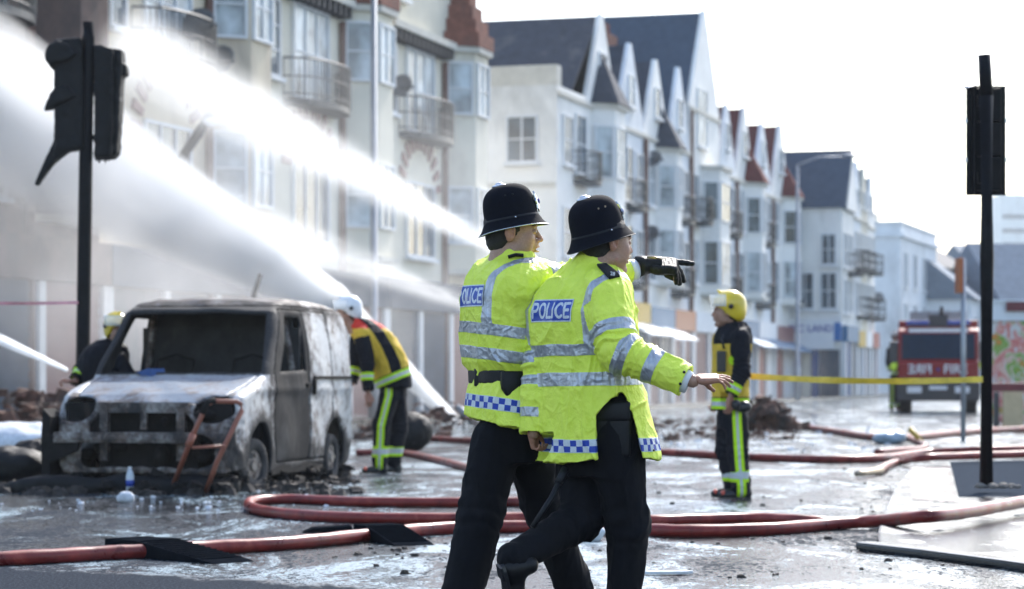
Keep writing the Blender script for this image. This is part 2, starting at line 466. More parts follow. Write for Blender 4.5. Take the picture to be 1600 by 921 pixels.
# ================================================================== GROUND
def wet_road(name='wet_asphalt'):
    m, nt, b = mat_new(name)
    geo = nt.nodes.new('ShaderNodeNewGeometry'); P = geo.outputs['Position']
    sep = nt.nodes.new('ShaderNodeSeparateXYZ'); nt.links.new(P, sep.inputs[0])
    n_big = noise_(nt, 0.5, 5, 0.62, coord=(1.0, 0.38, 1), dist=0.7, vec=P)     # puddles, drawn out by the flow
    n_mid = noise_(nt, 2.6, 6, 0.70, coord=(1.0, 0.35, 1), dist=0.6, vec=P)
    n_fine = noise_(nt, 60, 2, 0.8, vec=P)
    n_grit = noise_(nt, 22, 3, 0.75, coord=(1.0, 0.55, 1), vec=P)
    n_rip = noise_(nt, 9, 4, 0.65, coord=(1.0, 0.45, 1), vec=P)
    # three surfaces: standing water, foam on it whitened to paint in sky glare, damp open aggregate
    gr = math_(nt, 'MULTIPLY', math_(nt, 'SUBTRACT', n_grit, 0.5), 0.62)
    damp = ramp(nt, math_(nt, 'ADD', math_(nt, 'ADD', math_(nt, 'MULTIPLY', n_big, 0.45), math_(nt, 'MULTIPLY', n_mid, 0.55)), gr), [(0.52, 0.0), (0.565, 1.0)])
    n_b2 = noise_(nt, 1.1, 6, 0.72, coord=(1.0, 0.4, 1), dist=0.9, vec=P)
    foam_glare = ramp(nt, math_(nt, 'ADD', n_b2, math_(nt, 'MULTIPLY', gr, 0.8)), [(0.485, 0.0), (0.56, 1.0)])
    d = math_(nt, 'ADD', math_(nt, 'MULTIPLY', sep.outputs[0], 0.62), sep.outputs[1])
    d = math_(nt, 'ADD', d, math_(nt, 'MULTIPLY', math_(nt, 'SUBTRACT', n_mid, 0.5), 1.2))
    dry = ramp(nt, math_(nt, 'MULTIPLY', math_(nt, 'SUBTRACT', d, 10.0), 0.25), [(0.53, 1.0), (0.60, 0.0)])
    asp = ramp(nt, n_fine, [(0.35, (0.014, 0.017, 0.023)), (0.60, (0.040, 0.048, 0.060)), (0.74, (0.13, 0.15, 0.18))])
    wetc = ramp(nt, n_fine, [(0.3, (0.008, 0.010, 0.013)), (0.7, (0.030, 0.035, 0.042))])
    foam_glarec = ramp(nt, n_grit, [(0.36, (0.20, 0.27, 0.31)), (0.56, (0.34, 0.46, 0.52))])
    c = mixc(nt, math_(nt, 'MULTIPLY', foam_glare, 0.8), wetc, foam_glarec)
    c = mixc(nt, damp, c, asp)
    c = mixc(nt, dry, c, asp)
    nt.links.new(c, b.inputs['Base Color'])
    dd = math_(nt, 'MAXIMUM', math_(nt, 'MULTIPLY', damp, 0.97), math_(nt, 'MULTIPLY', dry, .985))
    r = math_(nt, 'ADD', math_(nt, 'MULTIPLY', foam_glare, 0.22), 0.06)
    nt.links.new(math_(nt, 'MAXIMUM', r, math_(nt, 'MULTIPLY', dd, 0.75)), b.inputs['Roughness'])
    nt.links.new(math_(nt, 'SUBTRACT', 0.5, math_(nt, 'MULTIPLY', dd, 0.5)), b.inputs['Specular IOR Level'])
    h = math_(nt, 'ADD', math_(nt, 'MULTIPLY', n_rip, 0.6), math_(nt, 'MULTIPLY', n_grit, 0.5))
    h = math_(nt, 'ADD', h, math_(nt, 'MULTIPLY', n_fine, 0.25))
    bump(nt, b, h, 0.85, 0.015)
    return m
M_road = wet_road()
g = MB(); g.add([(-400, -20, 0), (500, -20, 0), (500, 2500, 0), (-400, 2500, 0)], [(0, 1, 2, 3)])
tag(g.build('road', M_road), kind='structure')

def slab_mat(name, base, wet=0.35, brick=False):
    m, nt, b = mat_new(name)
    geo = nt.nodes.new('ShaderNodeNewGeometry'); P = geo.outputs['Position']
    n1 = noise_(nt, 2.2, 5, 0.65, coord=(1, 0.5, 1), vec=P); n2 = noise_(nt, 60, 3, 0.7, vec=P)
    c = ramp(nt, n2, [(0.3, tuple(x * 0.55 for x in base)), (0.7, base)])
    if brick:
        bt = nt.nodes.new('ShaderNodeTexBrick'); bt.inputs['Scale'].default_value = 1.0
        bt.inputs['Brick Width'].default_value = 0.4; bt.inputs['Row Height'].default_value = 0.4; bt.inputs['Mortar Size'].default_value = 0.02
        bt.offset = 0.0
        bt.inputs['Color1'].default_value = (*base, 1); bt.inputs['Color2'].default_value = (base[0] * 1.25, base[1], base[2], 1)
        bt.inputs['Mortar'].default_value = (0.02, 0.02, 0.025, 1)
        nt.links.new(P, bt.inputs['Vector']); c = bt.outputs[0]
    nt.links.new(c, b.inputs['Base Color'])
    w = ramp(nt, n1, [(0.50, 0.06), (0.62, 0.6)])
    nt.links.new(w, b.inputs['Roughness'])
    bump(nt, b, math_(nt, 'ADD', n2, math_(nt, 'MULTIPLY', n1, 0.5)), wet, 0.008)
    return m
M_pave = slab_mat('wet_pavement', (0.045, 0.052, 0.065))
M_pavers = slab_mat('tactile_pavers', (0.30, 0.22, 0.21), 0.3, True)
M_kerb = pmat('kerb_stone', (0.014, 0.016, 0.020), 0.14, var=0.5, scale=9, bmp=0.25, spec=.5)  # near-black stone colour carries the shade of the kerb face

# street frame: x along the terrace, y into the houses, z up
DV = Vector((0.29, 0.957, 0)).normalized(); NV = Vector((DV.y, -DV.x, 0))
P0 = Vector((-0.8, 75.6, 0))
def frame(u=0.0, out=0.0):
    o = P0 + DV * u + NV * out
    return Matrix(((DV.x, -NV.x, 0, o.x), (DV.y, -NV.y, 0, o.y), (0, 0, 1, 0), (0, 0, 0, 1)))
def frame_end(u=0.0, out=0.0):
    o = P0 + DV * u + NV * out
    return Matrix(((NV.x, DV.x, 0, o.x), (NV.y, DV.y, 0, o.y), (0, 0, 1, 0), (0, 0, 0, 1)))

def sheet(name, poly, z, mat, kerb=True):
    b_ = MB(); b_.prism(poly, 0.0, z, 'z')
    return tag(b_.build(name, mat, bevel=0.015), kind='structure')
# far pavement along the terrace
F = frame()
pv = MB(F); pv.box(-60, 120, -2.6, -0.01, 0.0, 0.12)
tag(pv.build('pavement', M_pave), kind='structure')
kb = MB(F); kb.box(-60, 120, -2.78, -2.603, 0.0, 0.125)
tag(kb.build('kerb', M_kerb), kind='structure')
# near pavement corner on the right, with its kerb
k0 = gp(1372, 836, 0.1); k1 = gp(1470, 846, 0.1); k2 = gp(1600, 862, 0.1); k3 = gp(1720, 878, 0.1)
back0 = gp(1425, 722, 0.1); back1 = Vector((14, 30, 0.1))
outl = [k0, k1, k2, k3, Vector((12, 14, 0)), back1, back0, gp(1398, 752, 0.1), gp(1376, 800, 0.1), gp(1371, 822, 0.1)]
ps = MB(); ps.prism([(p.x, p.y) for p in outl], 0.0, 0.05, 'z')
tag(ps.build('pavement', M_pave, bevel=0.02), kind='structure')
def strip(pts, w, z0, z1, name, mat):
    b_ = MB(); L = []; Rr = []
    for i, p in enumerate(pts):
        t = (pts[min(i + 1, len(pts) - 1)] - pts[max(i - 1, 0)]); t.z = 0; t.normalize()
        n = Vector((t.y, -t.x, 0)); L.append((p.x, p.y)); Rr.append((p.x + n.x * w, p.y + n.y * w))
    b_.prism(L + Rr[::-1], z0, z1, 'z'); return tag(b_.build(name, mat, bevel=0.02), kind='structure')
strip([k0 + Vector((-0.02, 0.06, 0)), k1 + Vector((0, -0.004, 0)), k2 + Vector((0, -0.004, 0)), k3 + Vector((0, -0.004, 0))], 0.14, 0.0, 0.057, 'kerb', M_kerb)
# tactile pavers let into it
ta = [gp(1422, 727, 0.1), gp(1478, 727, 0.1), gp(1492, 776, 0.1), gp(1425, 772, 0.1)]
tb = MB(); tb.prism([(p.x, p.y) for p in ta], 0.04, 0.054, 'z'); tag(tb.build('tactile_paving', M_pavers), kind='structure')

M_dry = pmat('dry_footway_asphalt', (.050, .060, .075), .9, var=.3, scale=30, spec=0)
tc_ = [gp(1484, 722, .05), gp(1760, 716, .05), gp(1800, 775, .05), gp(1498, 777, .05)]
tb = MB(); tb.prism([(p.x, p.y) for p in tc_], 0.04, 0.0545, 'z'); tag(tb.build('footway_patch', M_dry), kind='structure')

# ================================================================== HOUSES
wrnd = random.Random(21)
def window(root, F, x0, x1, z0, z1, y=0.0, nx=2, nz=2, fm=None, gm=None, w=0.07, sill=True):
    fm = fm or M_frame; gm = gm or wrnd.choice((M_glass, M_glass, M_glass, M_curtain))
    b_ = MB(F)
    b_.box(x0 - w, x0, y - 0.09, y - 0.002, z0 - w, z1 + w); b_.box(x1, x1 + w, y - 0.09, y - 0.002, z0 - w, z1 + w)
    b_.box(x0 + .001, x1 - .001, y - 0.088, y - 0.002, z1, z1 + w - .002); b_.box(x0 + .001, x1 - .001, y - 0.088, y - 0.002, z0 - w + .002, z0)
    for i in range(1, nx):
        x = x0 + (x1 - x0) * i / nx; b_.box(x - 0.028, x + 0.028, y - 0.075, y - 0.002, z0 + .001, z1 - .001)
    for i in range(1, nz):
        z = z0 + (z1 - z0) * i / nz; b_.box(x0 + .001, x1 - .001, y - 0.07, y - 0.002, z - 0.022, z + 0.022)
    if sill: b_.box(x0 - 0.14, x1 + 0.14, y - 0.2, y - 0.003, z0 - w - 0.1, z0 - w - .002)
    f = b_.build('window', fm, root)
    p = MB(F); p.box(x0 + .003, x1 - .003, y - 0.035, y - 0.004, z0 + .003, z1 - .003); p.build('pane', gm, f)
    return f
def box_part(root, name, F, dims, mat, bevel=0):
    b_ = MB(F); b_.box(*dims); return b_.build(name, mat, root, bevel=bevel)
def bay(root, F, xa, xb, z0, z1, d=0.7, wins=(), wall=None, roof=None, cap=True, nx=2, gm=None):
    """canted bay: body, windows on the front face and the two cants"""
    c = d * 0.75
    poly = [(xa, -.001), (xa + c, -d), (xb - c, -d), (xb, -.001)]
    b_ = MB(F); b_.prism(poly, z0, z1, 'z'); body = b_.build('bay', wall, root)
    if cap:
        b_ = MB(F); b_.prism([(xa - .12, -.003), (xa + c - .06, -d - .14), (xb - c + .06, -d - .14), (xb + .12, -.003)], z1, z1 + 0.16, 'z'); b_.build('cornice', M_stone, root)
        b_ = MB(F); b_.prism([(xa - .12, -.003), (xa + c - .06, -d - .14), (xb - c + .06, -d - .14), (xb + .12, -.003)], z0 - 0.14, z0 - .002, 'z')
        b_.build('cornice', M_stone, root)
    for (a, t) in wins:
        window(root, F, xa + c + .1, xb - c - .1, a, t, -d, nx, 2, gm=gm, sill=False)
        for s in (0, 1):
            pA = Vector((xa, 0, 0)) if s == 0 else Vector((xb - c, -d, 0)); pB = Vector((xa + c, -d, 0)) if s == 0 else Vector((xb, 0, 0))
            t_ = (pB - pA); L = t_.length; t_.normalize(); i_ = Vector((-t_.y, t_.x, 0))
            Fc = F @ Matrix(((t_.x, i_.x, 0, pA.x), (t_.y, i_.y, 0, pA.y), (0, 0, 1, 0), (0, 0, 0, 1)))
            window(root, Fc, .16, L - .16, a, t, 0.0, 1, 2, gm=gm, sill=False)
    return body
def balcony(root, F, xa, xb, z, d=0.75, h=1.0, curve=True):
    b_ = MB(F); n = 10
    arc = []
    for i in range(n + 1):
        t = i / n; x = xa + (xb - xa) * t
        y = -d * (math.sin(math.pi * t) ** 0.35 if curve else 1.0) - .01
        arc.append((x, y))
    b_.prism([(xa, -.004)] + arc + [(xb, -.004)], z - 0.16, z, 'z')
    sl = b_.build('balcony', M_iron, root)
    r_ = MB(F)
    r_.tube([(x, y, z + h) for x, y in arc], 0.03, 5); r_.tube([(x, y, z + h * 0.55) for x, y in arc], 0.02, 5); r_.tube([(x, y, z + .12) for x, y in arc], 0.02, 5)
    L = xb - xa; m = int(L / 0.12)
    for i in range(m + 1):
        t = i / m; x = xa + L * t
        y = -d * (math.sin(math.pi * t) ** 0.35 if curve else 1.0) - .01
        r_.box(x - .012, x + .012, y - .012, y + .012, z, z + h)
    r_.build('railing', M_iron, sl)
    return sl
def shopfront(root, F, x0, x1, fascia, shut, top=3.9, text=None, tmat=None, stall=None, awn=None, frame_m=None, nb=2):
    b_ = MB(F)
    b_.box(x0 + .05, x1 - .05, -0.30, -.004, top - 0.95, top - 0.1); fa = b_.build('fascia', fascia, root)
    if text:
        Mx = F @ Matrix(((1, 0, 0, (x0 + x1) / 2), (0, 0, 1, -0.315), (0, 1, 0, top - 0.5), (0, 0, 0, 1)))
        Mx = F @ Matrix.Translation(((x0 + x1) / 2, -0.31, top - 0.5)) @ Matrix.Rotation(R(90), 4, 'X')
        text_obj('lettering', text, Mx, 0.62, tmat or M_signb, fa, ext=0.01)
    fm = frame_m or M_frame
    for i in range(nb + 1):
        x = x0 + 0.1 + (x1 - x0 - 0.2) * i / nb
        b2 = MB(F); b2.box(x - .13, x + .13, -.22, -.005, 0.12, top - .96); b2.build('pilaster', fm, root)
    for i in range(nb):
        xa = x0 + 0.1 + (x1 - x0 - 0.2) * i / nb + .135; xb = x0 + 0.1 + (x1 - x0 - 0.2) * (i + 1) / nb - .135
        m = shut[i % len(shut)] if isinstance(shut, (list, tuple)) else shut
        b3 = MB(F); b3.box(xa, xb, -.1, -.006, 0.12, top - .97)
        k = 0.35
        while k < top - 1.1:
            b3.box(xa + .01, xb - .01, -.125, -.101, k, k + .06); k += 0.22
        b3.build('shutter', m, root)
    if awn:
        b4 = MB(F); b4.prism([(-.31, top - .9), (-1.3, top - 1.35), (-1.3, top - 1.42), (-.31, top - 1.0)], x0 + .2, x1 - .2, 'x'); b4.build('awning', awn, root)
def gable_house(u0, u1, eave, apex, out=0.0, wall=None, roof=None, depth=9.0, label='', group=None, shop=None, feats=(), chim=None, roofd=None, xm=None, xs=0.0):
    F = frame(u0, out); L = u1 - u0
    o = F @ Vector((L / 2, depth / 2, 0))
    root = empty('terraced_house', o, label, 'house', group)
    wall = wall or M_white; roof = roof or M_slate
    g0 = 0.0
    if xm is None: xm = L / 2
    else: g0 = 2 * xm - L
    b_ = MB(F)
    b_.box(0, L, 0, depth, 0.0, eave)
    # front gable with parapet
    b_.prism([(g0 + 0.001, eave - .002), (L - .001, eave - .002), (xm + 0.18, apex), (xm - 0.18, apex)], 0.0, 0.16, 'y')
    b_.build('wall', wall, root)
    rd = roofd or depth
    b_ = MB(F); e = 0.12; za = apex - 0.22
    b_.prism([(xs - e, eave - .03), (xm, za), (L + e, eave - .03), (L + e, eave + .1), (xm, za + .16), (xs - e, eave + .1)], 0.162, rd, 'y')
    b_.prism([(xs, eave + .001), (L, eave + .001), (xm, za - .02)], rd - 0.3, rd - .02, 'y')
    b_.build('roof', roof, root)
    b_ = MB(F)
    b_.box(0.01, L - .01, -.10, -.002, eave - .35, eave - .2)
    b_.build('cornice', M_stone, root)
    for ft in feats:
        k = ft[0]
        if k == 'win': window(root, F, *ft[1:5], 0.0, *(ft[5:7] if len(ft) > 6 else (2, 2)))
        elif k == 'bay': bay(root, F, ft[1], ft[2], ft[3], ft[4], 0.75, ft[5], wall)
        elif k == 'balc': balcony(root, F, ft[1], ft[2], ft[3])
        elif k == 'pipe': b2 = MB(F); b2.tube([(ft[1], -.09, .2), (ft[1], -.09, eave - .4)], .07, 6); b2.build('drainpipe', M_pipe, root)
        elif k == 'turret':
            xa, xb, z = ft[1:4]; b2 = MB(F); c = (xa + xb) / 2
            base = [(xa - .15, -.01), (xa + .4, -.95), (xb - .4, -.95), (xb + .15, -.01)]
            vs_ = [(p[0], p[1], z) for p in base] + [(c, -.02, z + ft[4])]
            b2.add(vs_, [(3, 2, 1, 0), (0, 1, 4), (1, 2, 4), (2, 3, 4), (3, 0, 4)]); b2.build('turret_roof', roof, root)
        elif k == 'arch':
            c, z, r = ft[1:4]; b2 = MB(F)
            for i in range(11):
                a0 = math.pi * (i + .1) / 11; a1 = math.pi * (i + .62) / 11
                b2.prism([(c - math.cos(a) * rr, z + math.sin(a) * rr) for a, rr in ((a0, r), (a1, r), (a1, r * 1.45), (a0, r * 1.45))], -.06, -.003, 'y')
            b2.build('arch_bricks', M_maroon, root)
    if shop: shopfront(root, F, 0.0, L, **shop)
    if chim:
        b_ = MB(F); x, y, h, w = chim
        b_.box(x - w, x + w, y - .4, y + .4, eave, apex + h); ch = b_.build('chimney', M_brick, root)
        b_ = MB(F)
        for i in range(3):
            xx = x - w * .65 + w * .65 * i; b_.cyl((xx, y, apex + h), (xx, y, apex + h + .55), .13, .11, 8)
        b_.build('chimney_pot', M_brick, ch)
    return root
def dish(p, r=0.45, yaw=0.0, label='', group='satellite dishes on the terrace fronts'):
    root = empty('satellite_dish', p, label, 'satellite dish', group)
    b_ = MB(Matrix.Translation(p) @ Matrix.Rotation(yaw, 4, 'Z') @ Matrix.Rotation(R(68), 4, 'X'))
    n = 14; rings = 4; vs_ = [(0, 0, 0)]; fs_ = []
    for i in range(1, rings + 1):
        rr = r * i / rings
        for k in range(n):
            a = 2 * math.pi * k / n; vs_.append((rr * math.cos(a), rr * math.sin(a), 0.28 * rr * rr / r))
    for k in range(n): fs_.append((0, 1 + k, 1 + (k + 1) % n))
    for i in range(rings - 1):
        for k in range(n):
            a = 1 + i * n + k; b2 = 1 + i * n + (k + 1) % n; fs_.append((a, a + n, b2 + n, b2))
    nv = len(vs_); vs2 = [(v[0], v[1], v[2] - .02) for v in vs_]
    fs2 = [tuple(nv + i for i in f[::-1]) for f in fs_]
    for k in range(n):
        a = 1 + (rings - 1) * n + k; b2 = 1 + (rings - 1) * n + (k + 1) % n; fs2.append((a, a + nv, b2 + nv, b2))
    b_.add(vs_ + vs2, fs_ + fs2); b_.build('reflector', M_dish, root, smooth=True)
    b_ = MB(Matrix.Translation(p)); b_.tube([(0, 0, 0), (-.25, .12, -.15), (-.5, .25, -.15)], .03, 6); b_.tube([(0, 0, -.05), (.3, -.35, -.05)], .015, 5); b_.box(.27, .35, -.4, -.32, -.09, -.01)
    b_.build('bracket', M_iron, root)
    return root

# ---- cream corner block on the left: four matching house fronts
def cream_house(u0, L, wall, label, trim=M_stone, top=14.5, burnt=False, gable=False):
    F = frame(u0); root = empty('terraced_house', F @ Vector((L / 2, 4, 0)), label, 'house', 'cream fronted houses along the near side of the terrace')
    gm = M_soot if burnt else M_glass
    b_ = MB(F); b_.box(0, L - .01, 0, 9, 0, top)
    if gable: b_.prism([(L - 3.0, top - .01), (L - .02, top - .01), (L - .02, top + 0.6), (L - 1.2, top + 3.4)], 0.0, .35, 'y')
    b_.build('wall', wall, root)
    b_ = MB(F); b_.prism([(-.3, top), (4.5, top + 3), (9, top)], 0, L, 'x'); b_.build('roof', M_slate, root)
    # jettied cornice with dark brackets
    b_ = MB(F); b_.box(0, L - 3.1, -.45, -.003, 10.75, 10.95); b_.build('cornice', trim, root)
    b_ = MB(F)
    x = .2
    while x < L - 3.2:
        b_.box(x, x + .12, -.4, -.004, 10.45, 10.748); x += .38
    b_.build('bracket', M_dframe, root)
    # french window and curved balcony, second floor, and again on the first
    window(root, F, 2.1, 4.4, 8.15, 10.4, 0, 3, 2, gm=M_curtain if not burnt else gm, sill=False)
    balcony(root, F, 1.5, 5.1, 8.0, .8, 1.0)
    window(root, F, 0.45, 1.1, 8.5, 10.3, 0, 1, 3, gm=gm)
    window(root, F, 2.1, 4.4, 4.6, 6.6, 0, 3, 1, gm=gm)
    # striped brick arch over the first-floor opening
    ab = MB(F)
    for i in range(12):
        a0 = math.pi * (i + .1) / 12; a1 = math.pi * (i + .6) / 12
        ab.prism([(3.25 - math.cos(a) * rr, 6.35 + math.sin(a) * rr * .95) for a, rr in ((a0, 1.35), (a1, 1.35), (a1, 1.85), (a0, 1.85))], -.06, -.003, 'y')
    ab.build('arch_bricks', M_maroon, root)
    # two storey bay, window per floor
    bay(root, F, L - 3.0, L - .6, 4.3, 10.75, .8, ((8.95, 10.4), (5.1, 6.7)), wall, nx=2, gm=gm if burnt else M_curtain)
    # stepped dark turret roof over the bay
    b_ = MB(F); cx = L - 1.8
    for i in range(5):
        w = 1.25 - .22 * i; d = .95 - .14 * i; z = 10.93 + .42 * i
        b_.prism([(cx - w, -.01), (cx - w * .6, -d), (cx + w * .6, -d), (cx + w, -.01)], z, z + .42 - .002, 'z')
    b_.build('turret_roof', M_brick if not burnt else M_char, root)
    # attic window, drainpipe
    window(root, F, 1.0, 2.0, 11.8, 13.0, 0, 2, 1, gm=gm)
    b2 = MB(F); b2.tube([(5.35, -.1, .2), (5.35, -.1, 10.4)], .09, 6); b2.build('drainpipe', M_pipe, root)
    shopfront(root, F, 0, L, fascia=M_slate2 if not burnt else M_char, shut=[M_shut, M_slate2, M_pshut], top=3.95, nb=3)
    return root
cream_house(-9.7, 8.5, M_cream2, 'cream house with curved balcony at the corner of the side street', gable=True)
cream_house(-18.2, 8.5, M_cream2, 'cream house front half veiled by the upper water jet, second from the side street')
cream_house(-26.7, 8.5, M_cream, 'smoke stained cream house behind the falling water, third from the side street')
cream_house(-35.2, 8.5, M_char, 'scorched brown brick house behind the burnt traffic light', trim=M_char, burnt=True)
cream_house(-43.7, 8.5, M_char, 'scorched brown house at the very left edge of the photo', trim=M_char, burnt=True)

# ---- white gabled terrace
G_W = 'white gabled houses of the long terrace'
SH = dict
end = frame_end(8.1)
h = gable_house(8.1, 16.4, 11.2, 14.5, xm=6.1, xs=2.6, label='white corner house with big grey slate roof and blank side wall', group=G_W, depth=10,
    shop=SH(fascia=M_lblue, shut=[M_shut, M_lblue], top=4.3, awn=M_white2),
    feats=(('win', .8, 1.8, 8.6, 10.2), ('bay', 4.6, 7.2, 5.0, 10.9, ((8.4, 10.2), (5.5, 7.2))), ('win', 2.4, 3.6, 8.4, 10.4), ('win', .8, 1.8, 5.4, 7.0), ('balc', 2.1, 4.0, 8.1), ('turret', 4.6, 7.2, 11.06, 2.0), ('win', 5.6, 6.6, 11.9, 13.0)))
window(h, end, -1.75, -0.75, 8.6, 10.1); window(h, end, -1.75, -.75, 5.4, 6.9)
b_ = MB(end); b_.box(-9, -.05, -.08, -.003, 7.7, 7.85); b_.box(-2.4, -.01, .01, .6, 11.19, 11.9); b_.build('string_course', M_stone, h)
us = [(16.4, 20.7, 10.9, 14.0, M_white2, M_slate), (20.7, 25.0, 10.9, 13.9, M_white, M_slate), (25.0, 28.9, 10.9, 14.1, M_white2, M_slate2),
      (28.9, 35.0, 12.9, 17.2, M_white, M_slate2), (35.0, 38.6, 10.6, 13.6, M_white2, M_tile), (38.6, 43.0, 10.6, 13.9, M_white, M_tile),
      (43.0, 47.6, 10.4, 13.6, M_white2, M_tile), (47.6, 52.6, 10.4, 14.0, M_white, M_tile)]
lab = ['pale house with slate gable just beyond the white corner house', 'white house with slate gable, third house of the white terrace', 'pale narrow house with blue slate gable, left of the tallest gable',
       'tallest white house with a steep blue slate roof and brick chimney stack', 'pale house with a red tile gable right beyond the tallest house', 'white house with a red tile gable and curved balcony, in mid terrace',
       'pale house with red tile gable, last but one in the white terrace', 'white house with red tile gable at the far end of the white terrace']
shops = [SH(fascia=M_yel, shut=[M_shut, M_lblue], top=4.1, awn=M_signw), SH(fascia=M_lblue, shut=[M_pshut, M_shut], top=4.0, awn=M_signw), SH(fascia=M_orange, shut=[M_pshut], top=4.0),
         SH(fascia=M_white2, shut=[M_pshut, M_shut], top=4.0), SH(fascia=M_orange, shut=[M_shut, M_red], top=3.8), SH(fascia=M_lblue, shut=[M_shut, M_lblue], top=3.9, awn=M_lblue),
         SH(fascia=M_signw, shut=[M_red, M_signw], top=3.9, awn=M_lblue), SH(fascia=M_maroon, shut=[M_red, M_signw], top=3.8, awn=M_lblue)]
for i, (a, b, e, p, wm, rm) in enumerate(us):
    L = b - a; odd = i % 2
    if i == 3:
        ft = (('win', 1.6, 3.2, 11.2, 13.6, 2, 2), ('bay', 2.2, 5.4, 4.8, 10.2, ((8.0, 9.6), (5.2, 7.0))), ('win', .5, 1.5, 8.0, 9.8), ('win', .5, 1.5, 5.2, 7.0), ('pipe', .15), ('balc', .3, 2.0, 7.8))
    elif odd:
        ft = (('win', L * .42, L * .58, 11.6, 12.7, 1, 2), ('win', .5, 1.6, 8.0, 9.9), ('bay', L - 2.3, L - .3, 4.9, 10.2, ((8.0, 9.6), (5.2, 7.0))), ('win', .5, 1.6, 5.0, 6.9), ('pipe', .12), ('turret', L - 2.3, L - .3, 10.36, 1.7))
    else:
        ft = (('win', L * .42, L * .58, 11.6, 12.7, 1, 2), ('win', .6, 2.2, 7.9, 9.9, 3, 2), ('balc', .35, 2.5, 7.6), ('win', L - 1.3, L - .4, 8.0, 9.8), ('win', .6, 2.2, 4.9, 6.9), ('win', L - 1.3, L - .4, 4.9, 6.8), ('balc', .35, 2.5, 4.6), ('pipe', L - .12))
    gable_house(a + .005, b - .005, e, p, wall=wm, roof=rm, label=lab[i], group=G_W, shop=shops[i], feats=ft,
                chim=(0.9, 4.0, -1.2, .8) if i == 3 else ((L - .6, 5.0, -1.0, .45) if i in (4, 7) else None), depth=9 + (i == 3) * 3)
def step_house(u0, u1, eave, apex, label, shop, feats, wall, first=False):
    return gable_house(u0, u1, eave, apex, out=2.7, wall=wall, roof=M_slate2, label=label, group='white houses of the stepped out block', shop=shop, feats=feats)
F3 = frame(52.8, 2.7); E3 = frame_end(52.8, 2.7)
root3 = empty('terraced_house', F3 @ Vector((3, 4, 0)), 'white end house with slate roof above the blue and white shop', 'house', 'white houses of the stepped out block')
b_ = MB(F3); b_.box(0, 4.0, 0, 9, 0, 9.9); b_.build('wall', M_white, root3)
b_ = MB(F3); b_.prism([(-.2, 9.9), (2.2, 13.1), (4.1, 9.9)], -.2, 9, 'y'); b_.build('roof', M_slate2, root3)
b_ = MB(F3); b_.prism([(0.2, 9.85), (2.2, 12.8), (3.8, 9.85)], -.25, -.201, 'y'); b_.build('gable', M_white, root3)
for (xa, xb, za, zb) in ((-1.0, -.35, 7.0, 8.5), (-2.3, -1.5, 4.7, 6.5), (-1.05, -.3, 4.7, 6.5)): window(root3, E3, xa, xb, za, zb)
for (xa, za, zb) in ((.6, 6.9, 8.6), (2.3, 6.9, 8.6), (.6, 4.5, 6.2), (2.3, 4.5, 6.2)): window(root3, F3, xa, xa + .8, za, zb)
balcony(root3, F3, 2.0, 3.5, 6.6)
shopfront(root3, F3, 0, 4, fascia=M_lblue, shut=[M_blue, M_shut], top=3.9)
# the shop on the end wall: blue surround, white board with lettering
b_ = MB(E3); M_sky = pmat('bright_blue_shop_paint', (.006, .13, .40), .5, var=.12)
b_.box(-4.2, -.02, -.34, -.004, 3.0, 3.95); b_.build('fascia', M_sky, root3)
b_ = MB(E3); b_.box(-3.0, -.35, -.40, -.342, 2.55, 4.1); sg = b_.build('shop_sign', M_signw, root3)
text_obj('lettering', 'SPEC LAND', E3 @ Matrix.Translation((-1.68, -.412, 3.62)) @ Matrix.Rotation(R(90), 4, 'X'), .50, M_signb, sg, ext=.008)
for (a, b2, m) in ((-4.2, -3.75, M_sky), (-3.7, -3.2, M_stone), (-3.15, -2.1, M_blue), (-2.05, -1.6, M_stone), (-1.55, -1.2, M_blue), (-1.1, -.1, M_shut)):
    x = MB(E3); x.box(a, b2, -.2, -.005, .12, 2.54); x.build('shop_door' if m is M_blue else 'panel', m, root3)
for i, (a, b, e, p) in enumerate(((56.82, 59.3, 9.9, 12.7), (59.32, 61.8, 9.9, 12.6), (61.82, 64.4, 9.7, 12.3))):
    step_house(a, b, e, p, ['white house with dark satellite dishes, second of the stepped out block', 'cream tinged house with dark balconies in the stepped out block', 'last white house of the stepped out block before the pale flat roofed one'][i],
        [SH(fascia=M_yel, shut=[M_shut, M_blue], top=3.7), SH(fascia=M_signw, shut=[M_maroon, M_shut], top=3.7), SH(fascia=M_red, shut=[M_shut, M_red], top=3.7)][i],
        (('win', 1.0, 1.5, 10.4, 11.2, 1, 2), ('win', .4, 1.0, 7.2, 8.9), ('win', 1.4, 2.1, 7.2, 8.9), ('balc', .2, 1.3, 6.9), ('win', .4, 1.0, 4.6, 6.2), ('win', 1.4, 2.1, 4.6, 6.2), ('balc', 1.2, 2.3, 4.4)),
        [M_white2, M_cream2, M_white][i])

